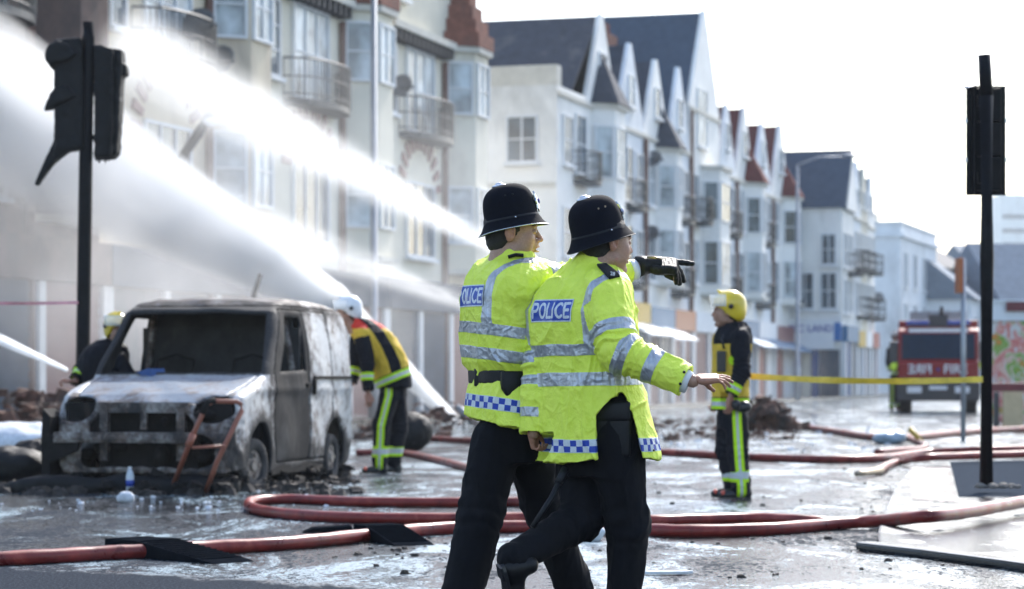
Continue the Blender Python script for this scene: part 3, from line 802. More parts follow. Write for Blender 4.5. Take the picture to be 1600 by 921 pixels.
def far_block(name, label, cat, c0, c1, depth, z, wall, roof=None, rh=0.0, cols=0, rows=(), out_wins=None, cornice=True, group=None, wl=M_slate2):
    """block whose street front runs from c0 to c1 (ground points)"""
    d = (c1 - c0); L = d.length; d.normalize(); i_ = Vector((-d.y, d.x, 0))
    Fm = Matrix(((d.x, i_.x, 0, c0.x), (d.y, i_.y, 0, c0.y), (0, 0, 1, 0), (0, 0, 0, 1)))
    root = empty(name, Fm @ Vector((L / 2, depth / 2, 0)), label, cat, group)
    b_ = MB(Fm); b_.box(0, L, 0, depth, 0, z); b_.build('wall', wall, root)
    if cornice:
        b_ = MB(Fm); b_.box(-.15, L + .15, -.25, depth + .1, z - .9, z - .65); b_.build('string_course', wall, root); b_ = MB(Fm); b_.box(-.1, L + .1, -.12, depth + .05, z, z + .15); b_.build('cornice', wall, root)
    if rh:
        b_ = MB(Fm); b_.prism([(-.4, z), (depth / 2, z + rh), (depth + .4, z)], -.3, L + .3, 'x'); b_.build('roof', roof, root)
    for k in range(cols):
        x = L * (k + .5) / cols
        for (a, b) in rows: window(root, Fm, x - .5, x + .5, a, b)
    return root, Fm
pa = Vector((607 * 160 / FPX, 160, 0)); pb = Vector((663 * 175 / FPX, 175, 0))
r4, F4 = far_block('flat_roofed_house', 'pale blue flat roofed three storey house behind the fire engine', 'house', pa, pb, 9, 11.3, M_white2, cols=4, rows=((7.2, 9.4), (3.9, 6.0)))
b_ = MB(F4)
for x, y in ((3, 2.5), (4, 2.5), (5, 2.5), (11, 4), (12, 4)): b_.cyl((x, y, 11.4), (x, y, 12.3), .2, .16, 8)
b_.build('chimney_pot', M_stone, r4)
far_block('chimney_house', 'dark slate roofed house with chimney stack behind the flat roofed one', 'house', Vector((26, 190, 0)), Vector((30.5, 192, 0)), 8, 12.6, M_slate, roof=M_slate, rh=1.0, cornice=False)
pa = Vector((667 * 178 / FPX, 178, 0)); pb = Vector((716 * 186 / FPX, 186, 0))
r5, F5 = far_block('cream_cottage', 'cream house with slate roof and tall narrow windows right of the flat roofed house', 'house', pa, pb, 8, 9.2, M_cream2, roof=M_slate, rh=2.6, cols=3, rows=((5.6, 8.2), (1.6, 3.8)), cornice=False)
pa = Vector((718 * 170 / FPX, 170, 0)); pb = Vector((752 * 185 / FPX, 185, 0))
far_block('slate_roofed_house', 'grey white gabled house seen just left of the right traffic light', 'house', pa, pb, 9, 6.6, M_white2, roof=M_hazeslate, rh=4.0, cols=3, rows=((3.6, 5.4),), cornice=False)
far_block('slate_roofed_house', 'long low house with blue slate roof right of the traffic light pole', 'house', Vector((36, 175, 0)), Vector((52, 182, 0)), 10, 5.6, M_cream2, roof=M_hazeslate, rh=5.5, cols=5, rows=((2.6, 4.2),), cornice=False)
far_block('large_shed', 'big hazy slate roof rising behind the low house at the right edge', 'building', Vector((52, 250, 0)), Vector((90, 262, 0)), 26, 8, M_white2, roof=M_hazeslate, rh=7.5, cornice=False)
# hazy tower block beyond
tw, TF = far_block('tower_block', 'hazy white tower block with banded floors beyond the right traffic light', 'tower block', Vector((243, 1200, 0)), Vector((290, 1208, 0)), 18, 92, M_white2, cornice=False)
for k in range(11):
    b_ = MB(TF); b_.box(.5, 47, -.3, -.02, 10 + k * 7, 12 + k * 7); b_.build('window_band', M_slate2, tw)
# hill behind the town
hb = MB(); n = 60; vs_ = []; fs_ = []
for i in range(n + 1):
    x = -100 + 700 * i / n; z = 30 + 34 * math.exp(-((x - 95) / 70.0) ** 2) + 5 * math.sin(i * .9) + 4 * math.sin(i * 2.3)
    for j, (dy, f) in enumerate(((-260, 0), (-120, .55), (0, 1.0), (160, .9), (400, 0))):
        vs_.append((x, 1000 + dy, z * f - .5 if f == 0 else z * f))
for i in range(n):
    for j in range(4):
        a = i * 5 + j; fs_.append((a, a + 5, a + 6, a + 1))
hb.add(vs_, fs_); M_hill = pmat('wooded_hill', (0.06, 0.09, 0.06), 0.9, var=0.5, scale=.06)
tag(hb.build('hill', M_hill, smooth=True), kind='structure')
# ================================================================== PEOPLE
def skin_mat():
    m, nt, b = mat_new('skin')
    at = nt.nodes.new('ShaderNodeAttribute'); at.attribute_name = 'Col'
    n = noise_(nt, 160, 3, 0.6)
    c = mixc(nt, 0.22, at.outputs['Color'], ramp(nt, n, [(0.3, (0.12, 0.05, 0.035)), (0.7, (0.62, 0.40, 0.3))]))
    nt.links.new(c, b.inputs['Base Color']); b.inputs['Roughness'].default_value = 0.48
    b.inputs['Subsurface Weight'].default_value = 0.12; b.inputs['Subsurface Radius'].default_value = (0.02, 0.008, 0.004); b.inputs['Subsurface Scale'].default_value = 0.5
    bump(nt, b, noise_(nt, 420, 3, 0.6), 0.25, 0.002)
    return m
M_skin = skin_mat()
M_hair = pmat('dark_hair', (0.016, 0.012, 0.010), 0.55, var=0.5, scale=120, bmp=0.5)
M_eye = pmat('eye_white', (0.62, 0.58, 0.55), 0.2, var=0.05)
M_iris = pmat('iris_brown', (0.02, 0.012, 0.01), 0.1, var=0.1)
M_shirt = pmat('white_shirt', (0.75, 0.77, 0.8), 0.7, var=0.05)
M_shoe = pmat('black_leather', (0.006, 0.006, 0.008), 0.4, spec=.3, var=0.4, scale=30, bmp=0.15)
M_belt = pmat('belt_leather', (0.005, 0.006, 0.009), 0.45, spec=.3, var=0.4, scale=40, bmp=0.2)
M_glove = pmat('glove_leather', (0.005, 0.006, 0.008), 0.42, spec=.3, var=0.4, scale=40, bmp=0.35)
M_metal = pmat('silver_metal', (0.62, 0.64, 0.68), 0.25, metal=0.9, var=0.15, scale=60)
M_brass = pmat('brass_eyelet', (0.35, 0.28, 0.2), 0.35, metal=0.9, var=0.2, scale=60)
M_boot = pmat('rubber_boot', (0.012, 0.013, 0.016), 0.35, var=0.3, scale=20)
M_redt = pmat('red_toe', (0.55, 0.07, 0.03), 0.4, var=0.1)
def cloth_mat(name, c, rough=0.8, scale=25, b_=0.35, sheen=0.25, var=0.35):
    m, nt, b = mat_new(name)
    n = noise_(nt, scale, 5, 0.65)
    nt.links.new(ramp(nt, n, [(0.3, tuple(x * (1 - var) for x in c)), (0.7, tuple(x * (1 + var) for x in c))]), b.inputs['Base Color'])
    b.inputs['Roughness'].default_value = rough; b.inputs['Sheen Weight'].default_value = sheen; b.inputs['Sheen Roughness'].default_value = 0.4
    b.inputs['Specular IOR Level'].default_value = 0.25
    f = noise_(nt, scale * 1.6, 4, 0.6, dist=0.5); bump(nt, b, f, b_, 0.012)
    return m
M_trouser = cloth_mat('navy_serge', (0.0035, 0.004, 0.0065), rough=.9, scale=12, b_=.2, sheen=0.0)
M_helmet = cloth_mat('helmet_felt', (0.0016, 0.0026, 0.0075), 0.9, 60, 0.12, sheen=0.0)
M_epaul = cloth_mat('epaulette_cloth', (0.008, 0.009, 0.013), 0.7, 60, 0.2, sheen=0.05)

def attr(nt, n):
    a = nt.nodes.new('ShaderNodeAttribute'); a.attribute_name = n; return a.outputs['Fac']
def step(nt, v, edge=0.0):      # 1 where v < edge
    return math_(nt, 'LESS_THAN', v, edge)
def hivis_mat():
    m, nt, b = mat_new('hi_vis_yellow_nylon')
    n1 = noise_(nt, 14, 5, 0.65)
    c = ramp(nt, n1, [(0.3, (0.74, 0.88, 0.07)), (0.7, (0.86, 0.97, 0.12))])
    tp = step(nt, attr(nt, 'tape')); ck = step(nt, attr(nt, 'chk'))
    n2 = noise_(nt, 20, 4, 0.6, coord=(3.0, 3.0, 0.5), dist=.3)
    silver = ramp(nt, n2, [(0.3, (0.34, 0.36, 0.40)), (0.7, (0.56, 0.58, 0.62))])
    c = mixc(nt, tp, c, silver)
    a = math_(nt, 'FLOOR', math_(nt, 'DIVIDE', attr(nt, 'arc'), 0.027)); z = math_(nt, 'FLOOR', math_(nt, 'DIVIDE', attr(nt, 'cz'), 0.0255))
    par = math_(nt, 'PINGPONG', math_(nt, 'ADD', a, z), 1.0)
    par = math_(nt, 'MULTIPLY', par, math_(nt, 'LESS_THAN', math_(nt, 'ABSOLUTE', attr(nt, 'cz')), 0.0255))
    cc = mixc(nt, par, (0.60, 0.64, 0.68), (0.015, 0.05, 0.36))
    c = mixc(nt, ck, c, cc)
    nt.links.new(c, b.inputs['Base Color'])
    r = math_(nt, 'SUBTRACT', 0.50, math_(nt, 'MULTIPLY', tp, 0.16)); nt.links.new(r, b.inputs['Roughness'])
    nt.links.new(math_(nt, 'MULTIPLY', tp, 0.55), b.inputs['Metallic'])
    b.inputs['Specular IOR Level'].default_value = 0.35
    h = math_(nt, 'ADD', noise_(nt, 30, 5, 0.6, dist=1.2), math_(nt, 'MULTIPLY', noise_(nt, 9, 3, 0.6, coord=(1, 1, 0.5), dist=1.8), 1.3))
    vo = nt.nodes.new('ShaderNodeTexVoronoi'); vo.feature = 'DISTANCE_TO_EDGE'; vo.inputs['Scale'].default_value = 8.5
    g_ = nt.nodes.new('ShaderNodeNewGeometry'); nz = nt.nodes.new('ShaderNodeTexNoise'); nz.inputs['Scale'].default_value = 7; nt.links.new(g_.outputs['Position'], nz.inputs['Vector'])
    va = nt.nodes.new('ShaderNodeVectorMath'); va.operation = 'MULTIPLY_ADD'; nt.links.new(nz.outputs['Color'], va.inputs[0]); va.inputs[1].default_value = (.22, .22, .22); nt.links.new(g_.outputs['Position'], va.inputs[2])
    mp = nt.nodes.new('ShaderNodeMapping'); mp.inputs['Scale'].default_value = (1.2, 1.2, .62); mp.inputs['Rotation'].default_value = (.3, .5, 0); nt.links.new(va.outputs[0], mp.inputs[0]); nt.links.new(mp.outputs[0], vo.inputs['Vector'])
    cr = ramp(nt, vo.outputs['Distance'], [(0.0, 1.0), (0.13, 0.0)])
    h = math_(nt, 'ADD', h, math_(nt, 'MULTIPLY', cr, .55))
    bump(nt, b, h, 0.42, 0.013)
    return m
M_hivis = hivis_mat()
def fire_mat():
    m, nt, b = mat_new('fire_kit_cloth')
    n = noise_(nt, 18, 5, 0.6)
    c = ramp(nt, n, [(0.3, (0.003, 0.004, 0.008)), (0.7, (0.007, 0.009, 0.015))])
    vest = ramp(nt, noise_(nt, 9, 4, 0.6), [(0.3, (0.55, 0.36, 0.035)), (0.7, (0.74, 0.50, 0.06))])
    c = mixc(nt, step(nt, attr(nt, 'vest')), c, vest)
    c = mixc(nt, step(nt, attr(nt, 'red')), c, (0.62, 0.05, 0.035))
    c = mixc(nt, step(nt, attr(nt, 'strip')), c, (0.50, 0.78, 0.02))
    c = mixc(nt, step(nt, attr(nt, 'strip'), -0.031), c, (0.52, 0.55, 0.55))
    nt.links.new(c, b.inputs['Base Color']); b.inputs['Roughness'].default_value = 0.65; b.inputs['Specular IOR Level'].default_value = 0.15
    bump(nt, b, noise_(nt, 22, 5, 0.6, dist=1.0), 0.5, 0.012)
    return m
M_fire = fire_mat()

# ---- head -------------------------------------------------------------------------------------
def head_frame(O, phi, pitch=0.0, roll=0.0, sc_=1.0):
    h = Vector((math.cos(phi) * math.cos(pitch), math.sin(phi) * math.cos(pitch), math.sin(pitch)))
    l = Vector((-math.sin(phi), math.cos(phi), 0)); u = h.cross(l)
    M = Matrix(((h.x, l.x, u.x), (h.y, l.y, u.y), (h.z, l.z, u.z))).to_4x4() @ Matrix.Rotation(roll, 4, 'X')
    return Matrix.Translation(O) @ M @ Matrix.Scale(sc_, 4)
def xf(M, V):
    Mn = np.array(M); return V @ Mn[:3, :3].T + Mn[:3, 3]
def head_geo(vox=0.0025, mouth=0.002, heavy=0.0, tone=(0.42, 0.235, 0.155), stubble=0.35):
    s = SDF((-.135, -.115, -.225), (.15, .115, .15), vox)
    s.ell((-.014, 0, .035), (.100, .078, .095))
    s.ell((.030, 0, -.03), (.062, .062 + heavy * .006, .085), k=.03)
    for e in (-1, 1):
        s.cone((.005, e * .052, -.068), .018 + heavy * .004, (.064, e * .014, -.103), .017 + heavy * .003, k=.022)
        s.ell((.057, e * .043, -.022), (.026, .021, .02), k=.02)
        s.ell((.045, e * .05, -.055), (.026, .016, .026), k=.02)
    s.ell((.071, 0, -.103), (.021, .024, .019), k=.018)
    if heavy: s.ell((.02, 0, -.115), (.05, .045, .028), k=.03)
    s.cone((.084, -.032, .030), .011, (.084, .032, .030), .011, k=.014)
    for e in (-1, 1): s.ell((.101, e * .031, .008), (.019, .018, .0135), k=.012, op='sub')
    s.cone((.088, 0, .022), .0075, (.111, 0, -.020), .0105, k=.009)
    s.ell((.112, 0, -.023), (.010, .010, .009), k=.004)
    for e in (-1, 1):
        s.ell((.100, e * .0125, -.027), (.011, .0075, .0085), k=.004)
        s.ell((.104, e * .007, -.034), (.006, .0038, .003), k=.002, op='sub')
    s.ell((.088, 0, -.048), (.016, .024, .022), k=.012)
    s.cone((.094, -.017, -.0535), .0052, (.1015, 0, -.0515), .0062, k=.004); s.cone((.094, .017, -.0535), .0052, (.1015, 0, -.0515), .0062, k=.004)
    s.cone((.091, -.014, -.0665), .0055, (.098, 0, -.0675), .0075, k=.004); s.cone((.091, .014, -.0665), .0055, (.098, 0, -.0675), .0075, k=.004)
    s.ell((.103, 0, -.0595), (.022, .0225, mouth), k=.0015, op='sub')
    s.ell((.097, 0, -.079), (.012, .02, .006), k=.006, op='sub')
    for e in (-1, 1):
        s.ell((.0815, e * .031, .008), (.0125, .014, .0115), k=.0025)
        ca, sa = math.cos(-.22), math.sin(-.22)
        ME = [[ca, 0, -sa], [0, 1, 0], [sa, 0, ca]]
        s.ell((-.012, e * .079, -.004), (.0185, .0085, .033), k=.004, M=ME)
        s.ell((-.016, e * .084, .004), (.020, .006, .028), k=.004, M=ME)
        s.ell((-.009, e * .0905, .002), (.0105, .0065, .0195), k=.003, op='sub', M=ME)
        s.ell((-.004, e * .0865, -.010), (.006, .006, .009), k=.002, op='sub')
    s.cone((-.028, 0, -.055), .056, (-.05, 0, -.16), .060 + heavy * .006, k=.02)
    s.cone((-.05, 0, -.16), .060, (-.058, 0, -.205), .066, k=.02)
    V, F = s.nets(); V = relax(V, F, 1, .4)
    x, y, z = V[:, 0], V[:, 1], V[:, 2]
    V = V + normals(V, F) * (fbm(V * 60, 2, 4) * .0006)[:, None]
    t = np.array(tone); C = np.tile(t, (len(V), 1))
    n = fbm(V * 28, 3, 2)[:, None]; C = C * (1 + .14 * n)
    def blend(C, w, c): return C * (1 - w[:, None]) + np.array(c) * w[:, None]
    g_ = lambda cx, cy_, cz, r: np.exp(-(((x - cx) / r) ** 2 + ((np.abs(y) - cy_) / r) ** 2 + ((z - cz) / r) ** 2))
    C = blend(C, .45 * g_(.112, 0, -.024, .022), (t[0] * 1.15, t[1] * .7, t[2] * .62))
    C = blend(C, .30 * g_(.06, .045, -.03, .03), (t[0] * 1.1, t[1] * .72, t[2] * .65))
    C = blend(C, .5 * (np.abs(y) > .075), (t[0] * 1.1, t[1] * .68, t[2] * .6))
    beard = np.clip((-.035 - z) / .02, 0, 1) * np.clip((x + .005) / .02, 0, 1) * np.clip((z + .135) / .02, 0, 1)
    C = blend(C, stubble * beard * (.75 + .5 * n[:, 0]), (t[0] * .42, t[1] * .45, t[2] * .5))
    lips = np.exp(-(((z + .0595) / .0085) ** 4)) * (x > .090) * (np.abs(y) < .024)
    C = blend(C, .75 * lips, (t[0] * .88, t[1] * .44, t[2] * .42))
    C = blend(C, (np.abs(z + .0595) < .0022) * (x > .085) * (np.abs(y) < .022) * .9, (.04, .012, .01))
    return V, F, np.clip(C, 0, 1)
def add_face_parts(body, HM, hair=True, hairline=0.0):
    for e in (-1, 1):
        b_ = MB(HM); b_.ell((.0835, e * .031, .0075), (.0115, .012, .0058), 12, 8); ey = b_.build('eye', M_eye, body, True)
        b_ = MB(HM); b_.ell((.0895, e * .031, .0078), (.0062, .0058, .0054), 10, 6); b_.build('iris', M_iris, ey, True)
        b_ = MB(HM)
        for k in range(7):
            t = k / 6; b_.ell((.094 - .016 * t ** 2, e * (.014 + .034 * t), .030 + .006 * math.sin(2.6 * t)), (.0042, .006, .0034), 8, 5)
        b_.build('eyebrow', M_hair, body, True)
    if hair:
        s = SDF((-.14, -.11, -.11), (.1, .11, .15), .003)
        s.ell((-.014, 0, .035), (.103, .081, .098)); s.ell((-.040, 0, -.03), (.066, .064, .055), k=.02)
        def cut(X, Y, Z):
            line = -.066 + 1.45 * np.clip(X + .045, 0, .2)
            side = np.where((X > .006) & (X < .026), -.035 + hairline, line)      # sideburn
            return np.minimum(line, np.maximum(side, -.04)) - Z if False else np.where((X > .006) & (X < .027), -.030 - Z, line - Z)
        s.fn(cut, (-.14, -.11, -.11), (.1, .11, .15), op='int')
        for e in (-1, 1): s.ell((-.014, e * .082, -.004), (.021, .018, .036), op='sub', k=.003)
        V, F = s.nets(); V = V + normals(V, F) * (fbm(V * 90, 2, 1) * .002)[:, None]
        np_mesh('hair', xf(HM, V), F, M_hair, body)

def hand_sdf(O, X, Z, side=1, curls=(0.1, .1, .15, .2), spread=0.05, thumb=None, scale=1.0, glove=0.0, vox=0.0022, fine=True, ext=None):
    """X = towards the fingertips, Z = out of the back of the hand; side=+1 puts the thumb towards Z x X"""
    X = Vector(X).normalized(); Z = Vector(Z); Z = (Z - X * Z.dot(X)).normalized(); Y = Z.cross(X) * side
    M = Matrix(((X.x, Y.x, Z.x), (X.y, Y.y, Z.y), (X.z, Y.z, Z.z))).to_4x4()
    M = Matrix.Translation(O) @ M @ Matrix.Scale(scale, 4)
    g_ = glove
    s = SDF((-.07, -.085, -.115), (.205, .10, .045), vox)
    s.cone((-.065, 0, 0), .026 + g_, (-.01, 0, 0), .025 + g_, flat=((0, 0, 1), .72))
    s.rbox((.045, 0, 0), (.052, .040 + g_, .014 + g_), .013, k=.015)
    s.ell((.03, .026, -.010), (.034, .018 + g_, .016 + g_), k=.012)
    s.ell((.03, -.027, -.007), (.034, .014 + g_, .014 + g_), k=.012)
    by = (.031, .0105, -.0105, -.030); bl = (.072, .080, .074, .058); br = (.0088, .009, .0086, .0076)
    for i in range(4):
        c = curls[i]; L = bl[i]; r = br[i] + g_
        p = Vector((.093 - .004 * abs(i - 1), by[i], 0)); yaw = spread * (1.5 - i)
        segs = (.44, .31, .25); a0, c = c if isinstance(c, tuple) else (c * .9, c); ang = a0; rr = r
        s.cone((.06, by[i] * .9, .002), r * .95, p, r * 1.05, k=.006)
        for j, f in enumerate(segs):
            d = Vector((math.cos(ang) * math.cos(yaw), math.sin(yaw) * math.cos(ang), -math.sin(ang)))
            q_ = p + d * (L * f)
            s.cone(p, rr, q_, rr * .92, k=.0025)
            if g_ or True: s.ell(tuple(q_), (rr * .99,) * 3, k=.002)
            p = q_; rr *= .93; ang += c * (1.0, .75, .0)[j]
    th = thumb or ((.012, .030, -.008), (.045, .056, -.014), (.072, .066, -.018), (.093, .070, -.020))
    rs = (.016 + g_, .0125 + g_, .0108 + g_, .009 + g_)
    for i in range(3): s.cone(th[i], rs[i], th[i + 1], rs[i + 1], k=.004)
    V, F = s.nets(); V = relax(V, F, 1, .35)
    return V, F, M

# ---- clothing ---------------------------------------------------------------------------------
def arm_param(V, pts):
    """distance to the arm's axis and running parameter (0..n segments)"""
    best = np.full(len(V), 1e9); par = np.zeros(len(V)); run = np.zeros(len(V)); acc = 0
    for i in range(len(pts) - 1):
        a, b = A(pts[i]), A(pts[i + 1]); ba = b - a; L = np.linalg.norm(ba)
        t = ((V - a) @ ba) / (L * L)
        tc = np.clip(t, 0, 1) if i else np.clip(t, -5, 1)
        tt = np.clip(t, 0, 1)
        d = np.linalg.norm(V - a - tt[:, None] * ba, axis=1)
        m = d < best
        best[m] = d[m]; par[m] = (i + tc)[m]; run[m] = acc + (tc * L)[m]; acc += L
    return best, par, run
def folds(V, amp=.006, seed=0, st=(1, 1, .55)):
    P = V * np.array(st)
    w = fbm(P * 6, 2, seed + 3)[:, None] * .10
    d = ridged((P + w) * 8, seed) ** 3 * 1.0 + .55 * ridged((P + w * .6) * 17, seed + 5) ** 2 * .7 + .3 * fbm(P * 34, 2, seed + 9)
    return amp * (d - .45)

def sections(rows, D, ka, kb):
    out = []
    for r in rows:
        y, x, hw = r[:3]; dd = r[3] if len(r) > 3 else 0.0
        p = q(x, y, D + dd); H = hw * D / FPX
        out.append((p.z, p.x, D + dd, ka * H, kb * H))
    return out

def clothing(name, body, mat, vox, secs, phi, arms, collar=None, k=.03, amp=.006, seed=0, cuts=(), torso_bands=(), braces=(), arm_bands=(), checks=None, tilt=(0, 0), extra=None, elbow_amp=.006, n=2.4, carve_cuffs=True, fire=None, side_braces=None):
    pts = [p for a in arms for p in a['p']]
    lo = [min([s_[1] - s_[3] for s_ in secs] + [p.x - .14 for p in pts]) - .04, min([s_[2] - s_[3] for s_ in secs] + [p.y - .14 for p in pts]) - .04, min([s_[0] for s_ in secs] + [p.z - .12 for p in pts]) - .03]
    hi = [max([s_[1] + s_[3] for s_ in secs] + [p.x + .14 for p in pts]) + .04, max([s_[2] + s_[3] for s_ in secs] + [p.y + .14 for p in pts]) + .04, max([s_[0] for s_ in secs] + [p.z + .12 for p in pts]) + .09]
    S = SDF(lo, hi, vox)
    S.loft(secs, phi, 0, n)
    for a in arms:
        S.chain(a['p'], a['r'], k=a.get('k', k), flat=a.get('flat'))
    if extra: extra(S)
    if collar:
        c0, c1, r0, r1 = collar
        S.cone(c0, r0, c1, r1, k=.02)
        S.cone(c0 + (c1 - c0) * .55, r1 - .012, c1 + (c1 - c0) * .6, r1 - .008, op='sub', k=.003)
        d = (c1 - c0).normalized()
        S.fn(lambda X, Y, Z: ((X - c1.x) * d.x + (Y - c1.y) * d.y + (Z - c1.z) * d.z), (c1.x - .13, c1.y - .13, c1.z - .03), (c1.x + .13, c1.y + .13, c1.z + .09), op='int') if False else None
    for a in arms:
        if carve_cuffs and a.get('cuff', True):
            e = a['p'][-1]; d = (a['p'][-1] - a['p'][-2]).normalized(); r = a['r'][-1]
            S.fn(lambda X, Y, Z, e=e, d=d: np.where(np.sqrt((X - e.x) ** 2 + (Y - e.y) ** 2 + (Z - e.z) ** 2) < .14, ((X - e.x) * d.x + (Y - e.y) * d.y + (Z - e.z) * d.z), -1.0), (e.x - .14, e.y - .14, e.z - .14), (e.x + .14, e.y + .14, e.z + .14), op='int')
            S.cone(e - d * .05, r - .008, e + d * .03, r - .008, op='sub')
    for c in cuts: c(S)
    V, F = S.nets(); V = relax(V, F, 1, .4)
    Nn = normals(V, F)
    # which part does a vertex belong to
    isarm = np.zeros(len(V), bool); apar = np.zeros(len(V)); arun = np.zeros(len(V)); aid = np.zeros(len(V), int)
    z = V[:, 2]; zz = [s_[0] for s_ in sorted(secs)]; ss = sorted(secs)
    cx = np.interp(z, zz, [s_[1] for s_ in ss]); cyy = np.interp(z, zz, [s_[2] for s_ in ss]); aa = np.interp(z, zz, [s_[3] for s_ in ss]); bb = np.interp(z, zz, [s_[4] for s_ in ss])
    f = (math.cos(phi), math.sin(phi)); r_ = (math.sin(phi), -math.cos(phi))
    u = (V[:, 0] - cx) * r_[0] + (V[:, 1] - cyy) * r_[1]; v = (V[:, 0] - cx) * f[0] + (V[:, 1] - cyy) * f[1]
    trad = (np.abs(u / aa) ** n + np.abs(v / bb) ** n) ** (1 / n)
    for i, a in enumerate(arms):
        d, par, run = arm_param(V, a['p'])
        rr = np.interp(np.clip(par, 0, len(a['p']) - 1), range(len(a['p'])), a['r'])
        m = (d - rr < np.maximum((trad - 1) * np.minimum(aa, bb), .0) + .000) & (par > .12) & ((trad > 1.02) | (z > zz[-1]))
        isarm |= m; apar[m] = par[m]; arun[m] = run[m]; aid[m] = i
    disp = folds(V, amp, seed)
    if len(arms):
        seg = np.where(apar > 0, apar, 0)
        ew = np.exp(-((seg - 1.0) / .38) ** 2) * isarm
        ph = arun * 150 + 5 * fbm(V * 9, 2, seed + 7)
        disp = disp + ew * elbow_amp * (np.sin(ph) * .8 + .3 * np.sin(ph * 2.1 + 1))
    BIG = 1.0
    tape = np.full(len(V), BIG); chk = np.full(len(V), BIG)
    ztl = z - tilt[0] * (V[:, 0] - tilt[1])
    wob = .0035 * fbm(V * 11, 2, seed + 20)
    for (zc, hw) in torso_bands:
        tape = np.where(isarm, tape, np.minimum(tape, np.abs(ztl - zc + wob) - hw))
    for fn_ in braces:
        tape = np.where(isarm, tape, np.minimum(tape, fn_(u, v, z) + wob))
    for (i, tc, hw) in arm_bands:
        pl = arms[i]['p']; cum = [0]
        for j in range(len(pl) - 1): cum.append(cum[-1] + (pl[j + 1] - pl[j]).length)
        rc = np.interp(tc, range(len(pl)), cum)
        tape = np.where(isarm & (aid == i), np.minimum(tape, np.abs(arun - rc + wob) - hw), tape)
    arc = np.zeros(len(V)); czz = np.zeros(len(V))
    if checks:
        zc, hw = checks
        czz = ztl - zc + wob; chk = np.where(isarm, BIG, np.abs(czz) - hw)
        th = np.arctan2(u / aa, -v / bb); arc = th * (aa + bb) / 2 + 10.0
    flat_ = (tape < 0) | (chk < 0)
    disp = np.where(flat_, disp * .75 + .0015, disp)
    V = V + Nn * disp[:, None]
    at = {'tape': tape, 'chk': chk, 'arc': arc, 'cz': czz}
    if fire: at = fire(V, u, v, z, isarm, arun, aid, aa, bb, tape)
    o = np_mesh(name, V, F, mat, body, attrs=at)
    return o, V, F

def trousers(body, vox, hips, legs, mat, seed=0, amp=.007, attrs=None, name='trousers', top=None):
    pts = [p for l in legs for p in l['p']] + [hips[0]]
    lo = [min(p[i] for p in pts) - .17 for i in range(3)]; hi = [max(p[i] for p in pts) + .17 for i in range(3)]
    S = SDF(lo, hi, vox)
    c, (a, b, h), phi = hips
    S.loft([(c.z - h, c.x, c.y, a * .95, b * .95), (c.z, c.x, c.y, a, b), (c.z + h, c.x, c.y, a * .95, b * .95)], phi, 0)
    for l in legs:
        S.chain(l['p'], l['r'], k=l.get('k', .03))
    V, F = S.nets(); V = relax(V, F, 1, .4); Nn = normals(V, F)
    d = folds(V, amp, seed, (1, 1, .45))
    for l in legs:
        dd, par, run = arm_param(V, l['p'])
        w = (np.exp(-((par - 1.0) / .3) ** 2) + 1.2 * np.exp(-((par - 2.0) / .16) ** 2)) * (dd < .16)
        d = d + w * .0035 * np.sin(run * 95 + 5 * fbm(V * 8, 2, seed))
    V = V + Nn * d[:, None]
    at = attrs(V, Nn) if attrs else None
    return np_mesh(name, V, F, mat, body, attrs=at)

def shoe(body, heel, toe, up=(0, 0, 1), mat=None, h=.09, w=.045, name='shoe', parts=True):
    heel = Vector(heel); toe = Vector(toe); X = (toe - heel); L = X.length; X.normalize()
    Z = Vector(up); Z = (Z - X * Z.dot(X)).normalized(); Y = Z.cross(X)
    M = Matrix(((X.x, Y.x, Z.x, heel.x), (X.y, Y.y, Z.y, heel.y), (X.z, Y.z, Z.z, heel.z), (0, 0, 0, 1)))
    s = SDF((-.04, -.08, -.02), (L + .04, .08, h + .09), .004)
    s.ell((.035, 0, .045), (.045, w * .86, .05)); s.ell((L * .68, 0, .035), (L * .36, w, .042), k=.03)
    s.cone((.05, 0, .05), w * .85, (.045, 0, h + .05), w * .95, k=.03); s.cone((.07, 0, .07), w * .7, (L * .7, 0, .04), w * .7, k=.02)
    s.fn(lambda X_, Y_, Z_: .012 - Z_, (-.04, -.08, -.02), (L + .04, .08, h + .09), op='int')
    V, F = s.nets(); o = np_mesh(name, xf(M, V), F, mat or M_shoe, body)
    b_ = MB(M); ol = []
    for k in range(18):
        t = 2 * math.pi * k / 18; ol.append((L * .5 + L * .52 * math.cos(t), w * (1.04 if math.cos(t) > 0 else .86) * math.sin(t)))
    b_.prism(ol, -.003, .0125, 'z'); b_.prism([(.0, -w * .6), (.06, -w * .68), (.06, w * .68), (.0, w * .6)], -.014, -.0035, 'z')
    b_.build('sole', M_boot, o)
    return o

